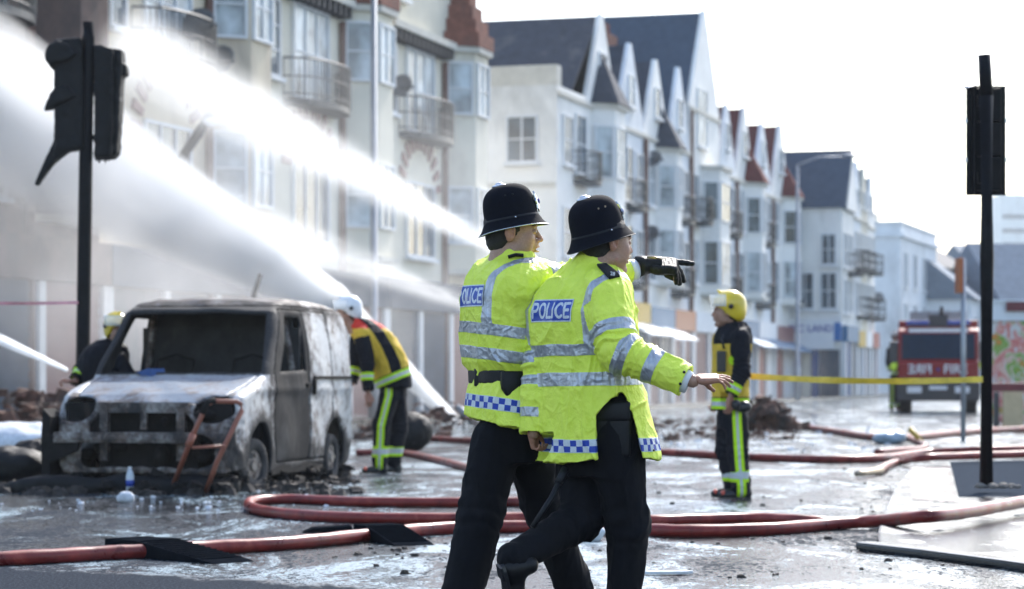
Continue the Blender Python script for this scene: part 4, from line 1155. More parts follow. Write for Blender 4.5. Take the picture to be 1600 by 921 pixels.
def body_mesh(name, head, hands, chains, secs, phi, label, cat='person', group=None, tone=(.42, .235, .155), vox=.009):
    """one body: fine head and hands, coarser trunk and limbs, kept under the clothes"""
    pts = [p for c in chains for p in c[0]]
    lo = [min([p[i] for p in pts] + [min(s_[1 + i] - s_[3] for s_ in secs) if i < 2 else min(s_[0] for s_ in secs)]) - .09 for i in range(3)]
    hi = [max([p[i] for p in pts] + [max(s_[1 + i] + s_[3] for s_ in secs) if i < 2 else max(s_[0] for s_ in secs)]) + .09 for i in range(3)]
    S = SDF(lo, hi, vox); S.loft(secs, phi, 0)
    for p, r in chains: S.chain(p, r, k=.03)
    V, F = S.nets(); Vs = [V]; Fs = [F]; Cs = [np.tile(np.array(tone), (len(V), 1))]; off = len(V)
    for (v_, f_, c_) in head + hands:
        Vs.append(v_); Fs.append(f_ + off); Cs.append(c_); off += len(v_)
    o = np_mesh(name, np.concatenate(Vs), np.concatenate(Fs), M_skin, cols=np.concatenate(Cs))
    return tag(o, label, cat, group)

def project_patch(body, jv, jf, centre, across, up, w, h, mat, name, nu=150, nv=64, off=.0035, cast=Vector((0, -1, 0)), attrs=None, roll=0):
    """a fine grid dropped onto the cloth around `centre` (cast from the outside)"""
    bv = BVHTree.FromPolygons([tuple(x) for x in jv], [tuple(int(i) for i in f) for f in jf])
    P = []; ok = True
    for j in range(nv + 1):
        for i in range(nu + 1):
            p = centre + across * (w * (i / nu - .5)) + up * (h * (j / nv - .5)) + cast * .35
            hit, nn, _, _ = bv.ray_cast(p, -cast)
            if hit is None: hit = centre + across * (w * (i / nu - .5)) + up * (h * (j / nv - .5)); nn = cast
            if nn.dot(cast) < 0: nn = -nn
            P.append(hit + nn * off)
    V = np.array([tuple(p) for p in P]); 
    # smooth the drop a little
    G = V.reshape(nv + 1, nu + 1, 3)
    for _ in range(3):
        G[1:-1, 1:-1] = (G[1:-1, 1:-1] * 2 + G[:-2, 1:-1] + G[2:, 1:-1] + G[1:-1, :-2] + G[1:-1, 2:]) / 6
    V = G.reshape(-1, 3)
    a = np.arange(nv)[:, None] * (nu + 1) + np.arange(nu)[None, :]; a = a.ravel()
    F = np.stack([a, a + 1, a + nu + 2, a + nu + 1], 1)
    # rim going back into the cloth so the patch has an edge
    at = attrs(nu, nv) if attrs else None
    o = np_mesh(name, V, F, mat, body, attrs=at)
    return o

# POLICE lettering as distance to strokes, in a box 6 letters wide
def seg_d(X, Y, a, b):
    ax, ay = a; bx, by = b; dx, dy = bx - ax, by - ay
    t = np.clip(((X - ax) * dx + (Y - ay) * dy) / (dx * dx + dy * dy + 1e-9), 0, 1)
    return np.hypot(X - ax - t * dx, Y - ay - t * dy)
def letters_sd(X, Y, word='POLICE', w=.62, gap=.26):
    D = np.full(X.shape, 9.0); x = 0.0
    def poly(pts):
        nonlocal D
        for i in range(len(pts) - 1): D = np.minimum(D, seg_d(X, Y, (x + pts[i][0], pts[i][1]), (x + pts[i + 1][0], pts[i + 1][1])))
    def arc(cx, cy_, rx, ry, a0, a1, n=12): return [(cx + rx * math.cos(R(a0 + (a1 - a0) * i / n)), cy_ + ry * math.sin(R(a0 + (a1 - a0) * i / n))) for i in range(n + 1)]
    for ch in word:
        if ch == 'P': poly([(0, 0), (0, 1)]); poly([(0, 1), (.3, 1)] + arc(.3, .74, .28, .26, 90, -90) + [(0, .48)]); x += w + gap - .02
        elif ch == 'O': poly(arc(.33, .5, .33, .5, 0, 360, 24)); x += .66 + gap
        elif ch == 'L': poly([(0, 1), (0, 0), (.48, 0)]); x += .5 + gap * .85
        elif ch == 'I': poly([(0, 0), (0, 1)]); x += gap + .06
        elif ch == 'C': poly(arc(.36, .5, .36, .5, 50, 310, 18)); x += .6 + gap
        elif ch == 'E': poly([(.48, 1), (0, 1), (0, 0), (.48, 0)]); poly([(0, .52), (.42, .52)]); x += .5 + gap
    return D, x - gap
def police_patch_attrs(nu, nv):
    jj, ii = np.meshgrid(np.arange(nv + 1), np.arange(nu + 1), indexing='ij')
    _, W = letters_sd(np.zeros((1, 1)), np.zeros((1, 1)))
    mx, my = .11, .2
    X = (ii / nu - mx / 2 * 1.0) / (1 - mx) * (W + .0); Y = (jj / nv - my) / (1 - 2 * my)
    D, _ = letters_sd(X, Y)
    edge = np.minimum(np.minimum(ii / nu, 1 - ii / nu) * 2.35, np.minimum(jj / nv, 1 - jj / nv))
    sd = np.minimum(D - .105, (edge - .05) * 1.0)
    return {'ink': sd.ravel()}
def patch_mat():
    m, nt, b = mat_new('police_patch')
    n = noise_(nt, 130, 3, .6)
    blue = ramp(nt, n, [(.3, (.012, .04, .30)), (.7, (.03, .09, .42))]); white = ramp(nt, n, [(.3, (.50, .54, .6)), (.7, (.74, .78, .82))])
    nt.links.new(mixc(nt, step(nt, attr(nt, 'ink')), blue, white), b.inputs['Base Color']); b.inputs['Roughness'].default_value = .35
    return m
M_patch = patch_mat()

def custodian_helmet(parent_cat_body, O, phi, tilt, badge=True, sc_=1.0):
    HM = head_frame(O, phi, tilt, 0, sc_)
    rings = [(.098, .082, .004), (.118, .098, -.010), (.150, .120, -.031), (.1605, .1275, -.0365), (.1635, .130, -.0345), (.160, .1275, -.0305), (.146, .117, -.0165), (.133, .1075, .000), (.1255, .102, .015),
             (.1235, .1005, .034), (.1225, .0995, .056), (.121, .098, .080), (.1165, .0945, .104), (.108, .0875, .126), (.094, .076, .1445), (.075, .061, .158), (.052, .042, .167), (.027, .022, .1715), (.0, .0, .173)]
    n = 64; V = []; F = []
    for (a, b, z) in rings:
        for k in range(n):
            t = 2 * math.pi * k / n; dr = .010 * (abs(math.cos(t)) ** 3) * (1 if z < -.005 else 0)
            V.append((a * math.cos(t) - .004, b * math.sin(t), z - dr))
    for i in range(len(rings) - 1):
        for k in range(n):
            k2 = (k + 1) % n; F.append((i * n + k, i * n + k2, (i + 1) * n + k2, (i + 1) * n + k))
    V = np.array(V); F = np.array(F)
    he = np_mesh('helmet', xf(HM, V), F, M_helmet, parent_cat_body)
    sub = he.modifiers.new('s', 'SUBSURF'); sub.levels = 1; sub.render_levels = 1
    def ringtube(name, a, b, z, r, mat, dz=0.0, dr=0.0, sq=1.0):
        b_ = MB(HM); m = 72; vs_ = []; fs_ = []
        for k in range(m):
            t = 2 * math.pi * k / m; c, s_ = math.cos(t), math.sin(t)
            zz = z - dr * abs(c) ** 3
            for j in range(6):
                ph = 2 * math.pi * j / 6; rr = r * math.cos(ph)
                vs_.append(((a + rr) * c - .004, (b + rr) * s_, zz + r * sq * math.sin(ph)))
        for k in range(m):
            for j in range(6):
                fs_.append((k * 6 + j, ((k + 1) % m) * 6 + j, ((k + 1) % m) * 6 + (j + 1) % 6, k * 6 + (j + 1) % 6))
        b_.add(vs_, fs_); return b_.build(name, mat, he, True)
    ringtube('hat_band', .1262, .1025, .010, .0022, M_belt, sq=4.2)
    ringtube('brim_edging', .163, .1298, -.0350, .0024, M_metal if badge else M_belt, dr=.010)
    b_ = MB(HM); b_.ell((-.03, 0, .168), (.036, .026, .010), 14, 8); b_.ell((-.03, 0, .176), (.02, .015, .009), 12, 6); b_.build('rose_boss', M_metal, he, True)
    for e in (-1, 1):
        for dx in (-.017, .017):
            b_ = MB(HM); y = e * .0905; b_.ell((dx, y, .115), (.0045, .0035, .0045), 10, 6); b_.build('eyelet', M_brass if not badge else M_belt, he, True)
        b_ = MB(HM); b_.ell((.01, e * .1055, .010), (.0045, .003, .0045), 8, 6); b_.build('rivet', M_metal, he, True)
    # star shaped plate on the front of the helmet
    b_ = MB(HM); m = 16; cx = .1215; vs_ = []; fs_ = []
    def sp(y, z): return math.sqrt(max(0, 1 - (y / .1) ** 2)) * (.1235 - max(0, z - .06) ** 2 * 3.0)
    for L_ in (0, 1):
        for k in range(m):
            rr = (.043 if k % 2 == 0 else .033); t = 2 * math.pi * k / m + math.pi / 2
            y, z = rr * math.cos(t) * .85, .068 + rr * math.sin(t) * 1.15
            vs_.append((sp(y, z) + (.001 if L_ == 0 else .0075), y, z))
    vs_.append((sp(0, .068) + .013, 0, .068))
    for k in range(m): fs_.append((k, (k + 1) % m, m + (k + 1) % m, m + k)); fs_.append((m + k, m + (k + 1) % m, 2 * m))
    b_.add(vs_, fs_); bd = b_.build('badge', M_metal, he)
    b_ = MB(HM); b_.ell((sp(0, .068) + .012, 0, .068), (.005, .013, .014), 12, 6); b_.build('badge_centre', M_signb, bd, True)
    return he
# ================================================================== POLICE OFFICERS
def zpx(y, D): return CAMH + (HZ - y) * D / FPX
G_POL = 'police officers walking past the fire scene'

def officer_front():
    """the nearer one, right hand held out low"""
    D = 10.3; phi = R(50)
    rows = [(722, 934, 91), (690, 931, 88), (650, 925, 83), (600, 919, 77), (560, 915, 76), (520, 911, 79), (485, 909, 79), (458, 911, 68), (438, 914, 53), (421, 917, 40), (408, 920, 30)]
    secs = sections(rows, D, 1.16, .84)
    Rsh, Rel, Rwr = q(948, 468, D - .17), q(966, 548, D - .27), q(1071, 596, D - .34)
    Lsh, Lel, Lwr = q(866, 488, D + .10), q(844, 566, D + .06), q(834, 678, D + .02)
    Rmid = Rel + (Rwr - Rel) * .12 + Vector((0, 0, .008))
    arms = [dict(p=[Rsh, Rel, Rwr], r=[.105, .087, .066], k=.035), dict(p=[Lsh, Lel, Lwr], r=[.093, .074, .060], k=.02)]
    HO = q(948, 381, D - .02); hm = head_frame(HO, R(28), R(-3), 0, 1.05)
    hv, hf, hc = head_geo(mouth=.0012, heavy=1.4, tone=(.40, .215, .14), stubble=.28)
    dW = (Rwr - Rel).normalized()
    # right hand, palm down, fingers spread and slightly dropped
    v1, f1, m1 = hand_sdf(Rwr + Vector((.055, -.0, .010)), (.98, .1, .03), (0, -.38, .92), 1, (.14, .22, .34, .48), .10,
                          thumb=((.012, .026, -.012), (.040, .040, -.040), (.062, .040, -.064), (.082, .036, -.078)), scale=.86)
    v2, f2, m2 = hand_sdf(Lwr + Vector((-.01, .02, .01)), (.25, .2, -1), (-.7, .3, 0), -1, (.9, 1.0, 1.1, 1.1), .02, scale=.78)
    tone = np.array((.40, .215, .14)) * np.array((1.05, .86, .8))
    def hcol(V): return np.clip(np.tile(tone, (len(V), 1)) * (1 + .22 * fbm(V * 45, 3, 5)[:, None]), 0, 1)
    V1, V2 = xf(m1, v1), xf(m2, v2)
    hipR, kneeR, ankR = q(958, 700, D - .08), q(982, 815, D - .06), q(974, 950, D - .02)
    hipL, kneeL, ankL = q(912, 705, D + .08), q(908, 812, D + .0), q(800, 874, D - .28)
    chains = [([q(925, 425, D), q(915, 480, D), q(925, 690, D)], [.09, .15, .13]),
              ([Rsh, Rel, Rwr + Vector((.03, 0, 0))], [.05, .042, .028]), ([Lsh, Lel, Lwr], [.05, .042, .024]),
              ([hipR, kneeR, ankR], [.07, .05, .035]), ([hipL, kneeL, ankL], [.07, .05, .035]),
              ([HO + Vector((-.03, -.01, -.10)), q(918, 440, D)], [.055, .08])]
    bsecs = [(s_[0], s_[1], s_[2] + .02, s_[3] * .62, s_[4] * .5) for s_ in secs[3:-2]]
    body = body_mesh('person', [(xf(hm, hv), hf, hc)], [(V1, f1, hcol(v1)), (V2, f2, hcol(v2))], chains, bsecs, phi,
                     'police officer in long yellow jacket, in front, with bare hand held out low', 'police officer', G_POL)
    add_face_parts(body, hm)
    custodian_helmet(body, q(937, 366, D - .02), R(24), R(17), badge=False, sc_=.965)
    zb = lambda y: zpx(y, D)
    def brace(u, v, z):
        base = .150 + np.clip(z - zb(490), 0, 1) * .15 + np.clip(z - zb(455), 0, 1) * .55
        return np.where((v < .04) & (z > zb(546)), np.abs(u - base) - .024, 1.0)
    def brace2(u, v, z):
        return np.where((v < .04) & (z > zb(546)), np.abs(u + .20) - .024, 1.0)
    def slit(S):
        ax_, ay_ = 966, 614
        def f_(X, Y, Z):
            x = 800 + X * FPX / D; y = HZ - (Z - CAMH) * FPX / D
            # left edge runs to x=930, right edge to x=1001 at the hem
            l_ = (x - (966 - np.clip((y - ay_) / 34.0, 0, 1) ** .8 * 37)); r_ = ((ax_ + 2 + np.clip((y - ay_) / 110.0, 0, 1) ** .62 * 34) - x)
            d = np.minimum(np.minimum(l_, r_), (y - ay_)) / 367.0
            return np.maximum(-d, Y - (D - .03))
        S.fn(f_, (q(920, 730, D).x, D - .4, q(0, 740, D).z), (q(1010, 600, D).x, D - .0, q(0, 605, D).z), op='sub', k=.004)
    def hemcut(S):
        def f_(X, Y, Z):
            x = 800 + X * FPX / D
            yh = np.interp(x, [815, 838, 880, 930, 985, 1028], [716, 722, 727, 714, 712, 717])
            return (CAMH + (HZ - yh) * D / FPX) - Z
        S.fn(f_, (q(790, 0, D).x, D - .4, q(0, 760, D).z), (q(1050, 0, D).x, D + .4, q(0, 690, D).z), op='int')
    def extra(S):
        S.ell(q(878, 464, D + .03), (.09, .11, .08), k=.04); S.ell(q(945, 446, D - .1), (.10, .10, .075), k=.05)
    neck0, neck1 = q(921, 428, D - .01), q(932, 402, D - .015)
    jk, jv, jf = clothing('jacket', body, M_hivis, .0048, secs, phi, arms, collar=(neck0, neck1, .105, .079), seed=3, amp=.0105, elbow_amp=.0075,
        torso_bands=((zb(547), .0245), (zb(592), .0285)), braces=(brace, brace2), arm_bands=((0, .66, .026), (0, 1.10, .027), (0, 1.52, .025), (1, .98, .02), (1, 1.28, .02), (1, 1.72, .02)),
        checks=(zb(695), .0285), tilt=(.02, .36), cuts=(slit, hemcut), extra=extra)
    # back panel lettering
    f = Vector((math.cos(phi), math.sin(phi), 0)); r_ = Vector((math.sin(phi), -math.cos(phi), 0))
    c = q(865, 486, D - .1)
    project_patch(body, jv, jf, c, r_, (Vector((0, 0, 1)) + r_ * .06).normalized(), .225, .094, M_patch, 'back_panel', cast=(-f), attrs=police_patch_attrs)
    # epaulette
    b_ = MB(); 
    ea, eb = q(938, 421, D - .10), q(962, 431, D - .22)
    bv = BVHTree.FromPolygons([tuple(x) for x in jv], [tuple(int(i) for i in g_) for g_ in jf])
    def on(x, y, dep, off=.006):
        p = q(x, y, D - .5 + .0); h, nn, _, _ = bv.ray_cast(q(x, y, D - .6), (q(x, y, D + 1) - q(x, y, D - .6)).normalized())
        return h, nn
    def drape(name, quad, mat, nu=10, nv=6, off=.005, th=.004, parent=body):
        P = []; 
        for lay in (0, 1):
            for j in range(nv + 1):
                for i in range(nu + 1):
                    a, b = i / nu, j / nv
                    x = (quad[0][0] * (1 - a) + quad[1][0] * a) * (1 - b) + (quad[3][0] * (1 - a) + quad[2][0] * a) * b
                    y = (quad[0][1] * (1 - a) + quad[1][1] * a) * (1 - b) + (quad[3][1] * (1 - a) + quad[2][1] * a) * b
                    h, nn = on(x, y, 0)
                    if h is None: h = P[-1] if P else q(x, y, D - .1); nn = Vector((0, -1, 0))
                    if nn.y > 0: nn = -nn
                    P.append(h + nn * (off if lay else -.002))
        n1 = (nu + 1) * (nv + 1); fs_ = []
        for j in range(nv):
            for i in range(nu):
                a = j * (nu + 1) + i; fs_.append((a + n1, a + n1 + 1, a + n1 + nu + 2, a + n1 + nu + 1)); fs_.append((a, a + nu + 1, a + nu + 2, a + 1))
        ring = [i for i in range(nu + 1)] + [j * (nu + 1) + nu for j in range(1, nv + 1)] + [nv * (nu + 1) + i for i in range(nu - 1, -1, -1)] + [j * (nu + 1) for j in range(nv - 1, 0, -1)]
        for k in range(len(ring)): a, b2 = ring[k], ring[(k + 1) % len(ring)]; fs_.append((a, b2, b2 + n1, a + n1))
        b_ = MB(); b_.add(P, fs_); return b_.build(name, mat, parent, True)
    ep = drape('epaulette', [(933, 416), (946, 413), (969, 433), (952, 437)], M_epaul, off=.010)
    h, nn = on(957, 430, 0)
    if h is not None:
        X = (q(968, 428, D) - q(948, 432, D)).normalized()
        Mx = Matrix.Translation(h + Vector((0, -.02, .004))) @ Matrix.Rotation(R(20), 4, 'Z') @ Matrix.Rotation(R(78), 4, 'X') @ Matrix.Rotation(R(-8), 4, 'Z')
        text_obj('collar_number', '28', Mx, .022, M_signw, ep, ext=.001)
    # trousers, shoes, pouch, baton
    tr = trousers(body, .0062, (q(940, 672, D), (.200, .150, .20), phi), [dict(p=[hipR, kneeR, ankR], r=[.115, .092, .074]), dict(p=[hipL, kneeL, ankL + (ankL - kneeL) * -.02], r=[.115, .090, .070])], M_trouser, seed=5, amp=.009)
    shoe(body, q(962, 966, D + .0), q(1010, 964, D + .16), name='shoe')
    shoe(body, q(783, 884, D - .34), q(797, 956, D - .24), up=(.9, .3, .3), w=.041, h=.07)
    b_ = MB(); 
    PM = Matrix.Translation(q(958, 668, D - .135)) @ Matrix.Rotation(R(-14), 4, 'Z')
    b_.M = PM
    b_.box(-.078, .080, -.045, .05, -.125, .105); pc = b_.build('pouch', M_belt, body, True, bevel=.018)
    b_ = MB(PM); b_.box(-.082, .084, -.052, .03, .025, .112); b_.build('pouch_flap', M_belt, pc, True, bevel=.016)
    b_ = MB(PM @ Matrix.Translation((0.01, .02, .12))); b_.prism([(-.055, -.02), (.07, -.02), (.03, .07), (.012, .075)], -.03, .03, 'y'); b_.build('inner_lining', M_belt, body)
    b_ = MB(); b_.tube([q(881, 738, D - .14), q(862, 778, D - .2), q(832, 824, D - .26)], [.0125, .0125, .0115], 12); bt = b_.build('baton', M_belt, body, True)
    b_ = MB(); b_.tube([q(884, 733, D - .13), q(872, 756, D - .165)], [.019, .018], 12); b_.build('baton_holder', M_belt, bt, True)
    # cuffs: shirt edge and the studs on the sleeve tab
    b_ = MB(); b_.tube([Rwr - dW * .03, Rwr + dW * .016], [.052, .047], 20); b_.build('shirt_cuff', M_shirt, body, True)
    for (x, y) in ((1069, 582), (1063, 600)):
        h, nn = on(x, y, 0)
        if h is not None: b_ = MB(); b_.ell(h + nn * .002, (.0065, .0065, .0065), 10, 6); b_.build('press_stud', M_belt, jk, True)
    h, nn = on(1021, 704, 0)
    if h is not None: b_ = MB(); b_.ell(h + nn * .002, (.005, .005, .005), 10, 6); b_.build('press_stud', M_belt, jk, True)
    # dark collar lining
    return body

def officer_back():
    """the farther one, gloved hand pointing"""
    D = 10.6; phi = R(32)
    rows = [(668, 802, 78), (640, 801, 75), (612, 798, 68), (592, 794, 58), (582, 792, 57), (566, 794, 69), (540, 795, 73), (500, 796, 77), (465, 796, 78), (435, 798, 71), (415, 800, 55), (402, 802, 38), (392, 802, 27)]
    secs = sections(rows, D, 1.18, .88)
    Rsh, Rel, Rwr = q(812, 451, D - .16), q(905, 440, D - .06), q(982, 425, D + .06)
    Lsh, Lel, Lwr = q(790, 440, D + .18), q(800, 520, D + .26), q(830, 590, D + .2)
    arms = [dict(p=[Rsh, Rel, Rwr], r=[.100, .082, .058], k=.045), dict(p=[Lsh, Lel, Lwr], r=[.09, .07, .06])]
    HO = q(801, 366, D - .02); hm = head_frame(HO, R(3), R(0), 0, 1.10)
    hv, hf, hc = head_geo(mouth=.0065, heavy=0, tone=(.45, .255, .17), stubble=.42)
    v1, f1, m1 = hand_sdf(q(1018, 414, D + .085), (1, .08, -.05), (0, -.55, .84), 1, (.05, (.95, .12), (1.12, .12), (1.2, .15)), .03, scale=1.16, glove=.0035,
                          thumb=((.012, .030, -.012), (.045, .040, -.035), (.07, .022, -.050), (.088, .006, -.054)))
    # the glove is a child; the hand inside it is slimmer
    v0, f0, m0 = hand_sdf(q(1018, 414, D + .085), (1, .08, -.05), (0, -.55, .84), 1, (.05, (.95, .12), (1.12, .12), (1.2, .15)), .03, scale=1.08, glove=-.001, vox=.003,
                          thumb=((.012, .030, -.012), (.045, .040, -.035), (.07, .022, -.050), (.086, .008, -.054)))
    tone = (.42, .24, .17)
    hipA, kneeA, ankA = q(775, 690, D - .06), q(752, 800, D - .1), q(718, 945, D - .2)
    hipB, kneeB, ankB = q(822, 690, D + .08), q(852, 800, D + .14), q(905, 935, D + .22)
    chains = [([q(804, 420, D), q(800, 480, D), q(800, 670, D)], [.08, .14, .12]), ([Rsh, Rel, q(1004, 416, D + .08)], [.05, .042, .026]),
              ([Lsh, Lel, Lwr], [.05, .04, .03]), ([hipA, kneeA, ankA], [.07, .05, .035]), ([hipB, kneeB, ankB], [.07, .05, .035]), ([HO + Vector((-.04, 0, -.1)), q(800, 430, D)], [.055, .08])]
    bsecs = [(s_[0], s_[1], s_[2], s_[3] * .7, s_[4] * .7) for s_ in secs[1:-3]]
    body = body_mesh('person', [(xf(hm, hv), hf, hc)], [(xf(m0, v0), f0, np.tile(np.array(tone), (len(v0), 1)))], chains, bsecs, phi,
                     'police officer in belted yellow jacket pointing with a black gloved hand, behind his colleague', 'police officer', G_POL)
    add_face_parts(body, hm)
    vg = v1 + normals(v1, f1) * (.0012 * ridged(v1 * np.array((120, 30, 60)), 3) * (v1[:, 0] < .1) + .0016 * fbm(v1 * 60, 2, 8))[:, None]
    gl = np_mesh('glove', xf(m1, vg), f1, M_glove, body)
    b_ = MB(); b_.tube([q(997, 417, D + .07), q(1006, 415, D + .08), q(1020, 414, D + .085), q(1034, 414, D + .085)], [.047, .043, .036, .037], 20); b_.build('glove_cuff', M_glove, gl, True)
    b_ = MB(); b_.tube([q(1012, 402, D + .05), q(1022, 402.5, D + .03), q(1033, 405, D + .03)], [.007, .006, .005], 8); b_.build('strap_buckle', M_brass, gl, True)
    b_ = MB(); b_.tube([q(980, 424, D + .055), q(994, 420, D + .07)], [.050, .044], 20); b_.build('shirt_cuff', M_shirt, body, True)
    custodian_helmet(body, q(801, 345.5, D - .02), R(3), R(11), badge=True, sc_=.955)
    zb = lambda y: zpx(y, D)
    def brace(u, v, z):
        base = .105 + np.clip(z - zb(455), 0, 1) * .10 + np.clip(z - zb(430), 0, 1) * .75
        return np.where((v < .05) & (z > zb(520)), np.abs(u - base) - .028, 1.0)
    def hemcut(S):
        def f_(X, Y, Z):
            x = 800 + X * FPX / D; yh = np.interp(x, [722, 760, 815, 870], [648, 659, 668, 674]); return (CAMH + (HZ - yh) * D / FPX) - Z
        S.fn(f_, (q(700, 0, D).x, D - .4, q(0, 690, D).z), (q(900, 0, D).x, D + .4, q(0, 630, D).z), op='int')
    def extra(S):
        S.ell(q(775, 434, D + .04), (.10, .12, .075), k=.05); S.ell(q(808, 444, D - .1), (.10, .09, .065), k=.05)
    jk, jv, jf = clothing('jacket', body, M_hivis, .0048, secs, phi, arms, collar=(q(801, 414, D), q(794, 388, D), .105, .078), seed=9, amp=.0105, elbow_amp=.006,
        torso_bands=((zb(521), .0245), (zb(559), .027)), braces=(brace,), arm_bands=((0, .56, .028), (1, .6, .025), (1, 1.2, .025)), checks=(zb(634), .0285), tilt=(-.13, .01), cuts=(hemcut,), extra=extra)
    f = Vector((math.cos(phi), math.sin(phi), 0)); r_ = Vector((math.sin(phi), -math.cos(phi), 0))
    project_patch(body, jv, jf, q(738, 463, D - .06), r_, (Vector((0, 0, 1)) + r_ * -.03).normalized(), .225, .094, M_patch, 'back_panel', cast=(-f * .8 + Vector((0, -.45, 0))).normalized(), attrs=police_patch_attrs)
    # belt with pouches
    S = SDF((-.35, D - .35, zb(606)), (.4, D + .35, zb(570)), .005)
    bs = [(zb(599), q(793, 0, D).x, D, .193 * 1.02, .148), (zb(579), q(791, 0, D).x, D, .19 * 1.02, .145)]
    S.loft(bs, phi, 0); V, F = S.nets(); belt = np_mesh('belt', V, F, M_belt, body)
    def pouch(x, y, dd, w, h, d, name='belt_pouch'):
        PMx = Matrix.Translation(q(x, y, D - dd)) @ Matrix.Rotation(R(12), 4, 'Z')
        b2 = MB(PMx); b2.prism([(-w, h), (w, h), (w, -h * .35), (w * .62, -h), (-w * .62, -h), (-w, -h * .35)], -d, d, 'y'); o = b2.build(name, M_belt, belt, True, bevel=.012)
        return o, PMx
    pouch(801, 600, .185, .052, .055, .026); o2, PMx = pouch(806, 622, .16, .034, .055, .03, 'holster')
    b_ = MB(); b_.ell(q(796, 596, D - .2), (.006, .004, .006), 10, 6); b_.build('press_stud', M_metal, belt, True)
    b_ = MB(Matrix.Translation(q(753, 590, D - .06)) @ Matrix.Rotation(R(-35), 4, 'Z')); b_.box(-.03, .03, -.022, .022, -.04, .04); b_.build('radio_clip', M_belt, belt, True, bevel=.008)
    # epaulette and sleeve studs
    bv = BVHTree.FromPolygons([tuple(x) for x in jv], [tuple(int(i) for i in g_) for g_ in jf])
    pts = []
    for (x, y) in ((794, 399), (806, 403), (818, 406)):
        h, nn, _, _ = bv.ray_cast(q(x, y - 60, D - .12), Vector((0, 0, -1)))
        if h is not None: pts.append(h + Vector((0, 0, .004)))
    if len(pts) > 1:
        b_ = MB(); b_.tube(pts, [.03] * len(pts), 12, squash=.28); b_.build('epaulette', M_epaul, body, True)
    h, nn, _, _ = bv.ray_cast(q(981, 413, D - .6), Vector((0, 1, 0)))
    if h is not None: b_ = MB(); b_.ell(h, (.0065,) * 3, 10, 6); b_.build('press_stud', M_belt, jk, True)
    trousers(body, .0062, (q(800, 680, D), (.165, .13, .12), phi), [dict(p=[hipA, kneeA, ankA], r=[.113, .100, .092]), dict(p=[hipB, kneeB, ankB], r=[.113, .092, .078])], M_trouser, seed=15, amp=.009)
    shoe(body, q(712, 968, D - .24), q(752, 976, D - .06)); shoe(body, q(890, 948, D + .18), q(950, 950, D + .3))
    return body
# ================================================================== FIREFIGHTERS
def fire_helmet(body, O, phi, tilt, mat, visor=True, sc_=1.0):
    HM = head_frame(O, phi, tilt, 0, sc_)
    s = SDF((-.2, -.16, -.17), (.2, .16, .19), .006)
    s.ell((-.01, 0, .045), (.150, .125, .128)); s.ell((-.055, 0, -.03), (.105, .112, .11), k=.03)
    s.cone((-.13, 0, .07), .015, (.10, 0, .165), .012, k=.02)                 # comb
    s.ell((.02, 0, -.12), (.13, .095, .10), op='sub', k=.01); s.ell((.13, 0, -.06), (.10, .14, .085), op='sub', k=.015)
    s.fn(lambda X, Y, Z: (-.115 + .55 * np.clip(X + .02, 0, 1)) - Z, (-.2, -.16, -.17), (.2, .16, .19), op='int', k=.01)
    V, F = s.nets(); he = np_mesh('helmet', xf(HM, V), F, mat, body)
    for e in (-1, 1):
        b_ = MB(HM); b_.cyl((.005, e * .118, .02), (.005, e * .142, .02), .024, .021, 12); b_.build('visor_hinge', M_boot, he, True)
    b_ = MB(HM)
    V_ = []; n = 12
    for j in range(4):
        for i in range(n + 1):
            a = R(-70 + 140 * i / n); z = .055 + .035 * j - .0; rr = .168 + .02 * (j / 3)
            V_.append((rr * math.cos(a) - .005, .93 * rr * math.sin(a), .02 + .036 * j))
    f_ = [(j * (n + 1) + i, j * (n + 1) + i + 1, (j + 1) * (n + 1) + i + 1, (j + 1) * (n + 1) + i) for j in range(3) for i in range(n)]
    b_.add(V_, f_); vo = b_.build('visor', M_visor, he, True); so = vo.modifiers.new('s', 'SOLIDIFY'); so.thickness = .004
    return he
def visor_mat():
    m, nt, b = mat_new('visor_clear'); b.inputs['Base Color'].default_value = (.85, .88, .9, 1); b.inputs['Roughness'].default_value = .08
    b.inputs['Alpha'].default_value = .45; b.inputs['Specular IOR Level'].default_value = .9; return m
M_visor = visor_mat()
M_fh_yel = pmat('helmet_yellow', (0.72, 0.52, 0.02), 0.28, var=0.12, scale=12, dirt=(.35, .26, .04), dirt_amt=.62, coat=.5)
M_fh_wht = pmat('helmet_white', (0.72, 0.74, 0.76), 0.3, var=0.08, scale=12, dirt=(.3, .3, .3), dirt_amt=.62, coat=.4)

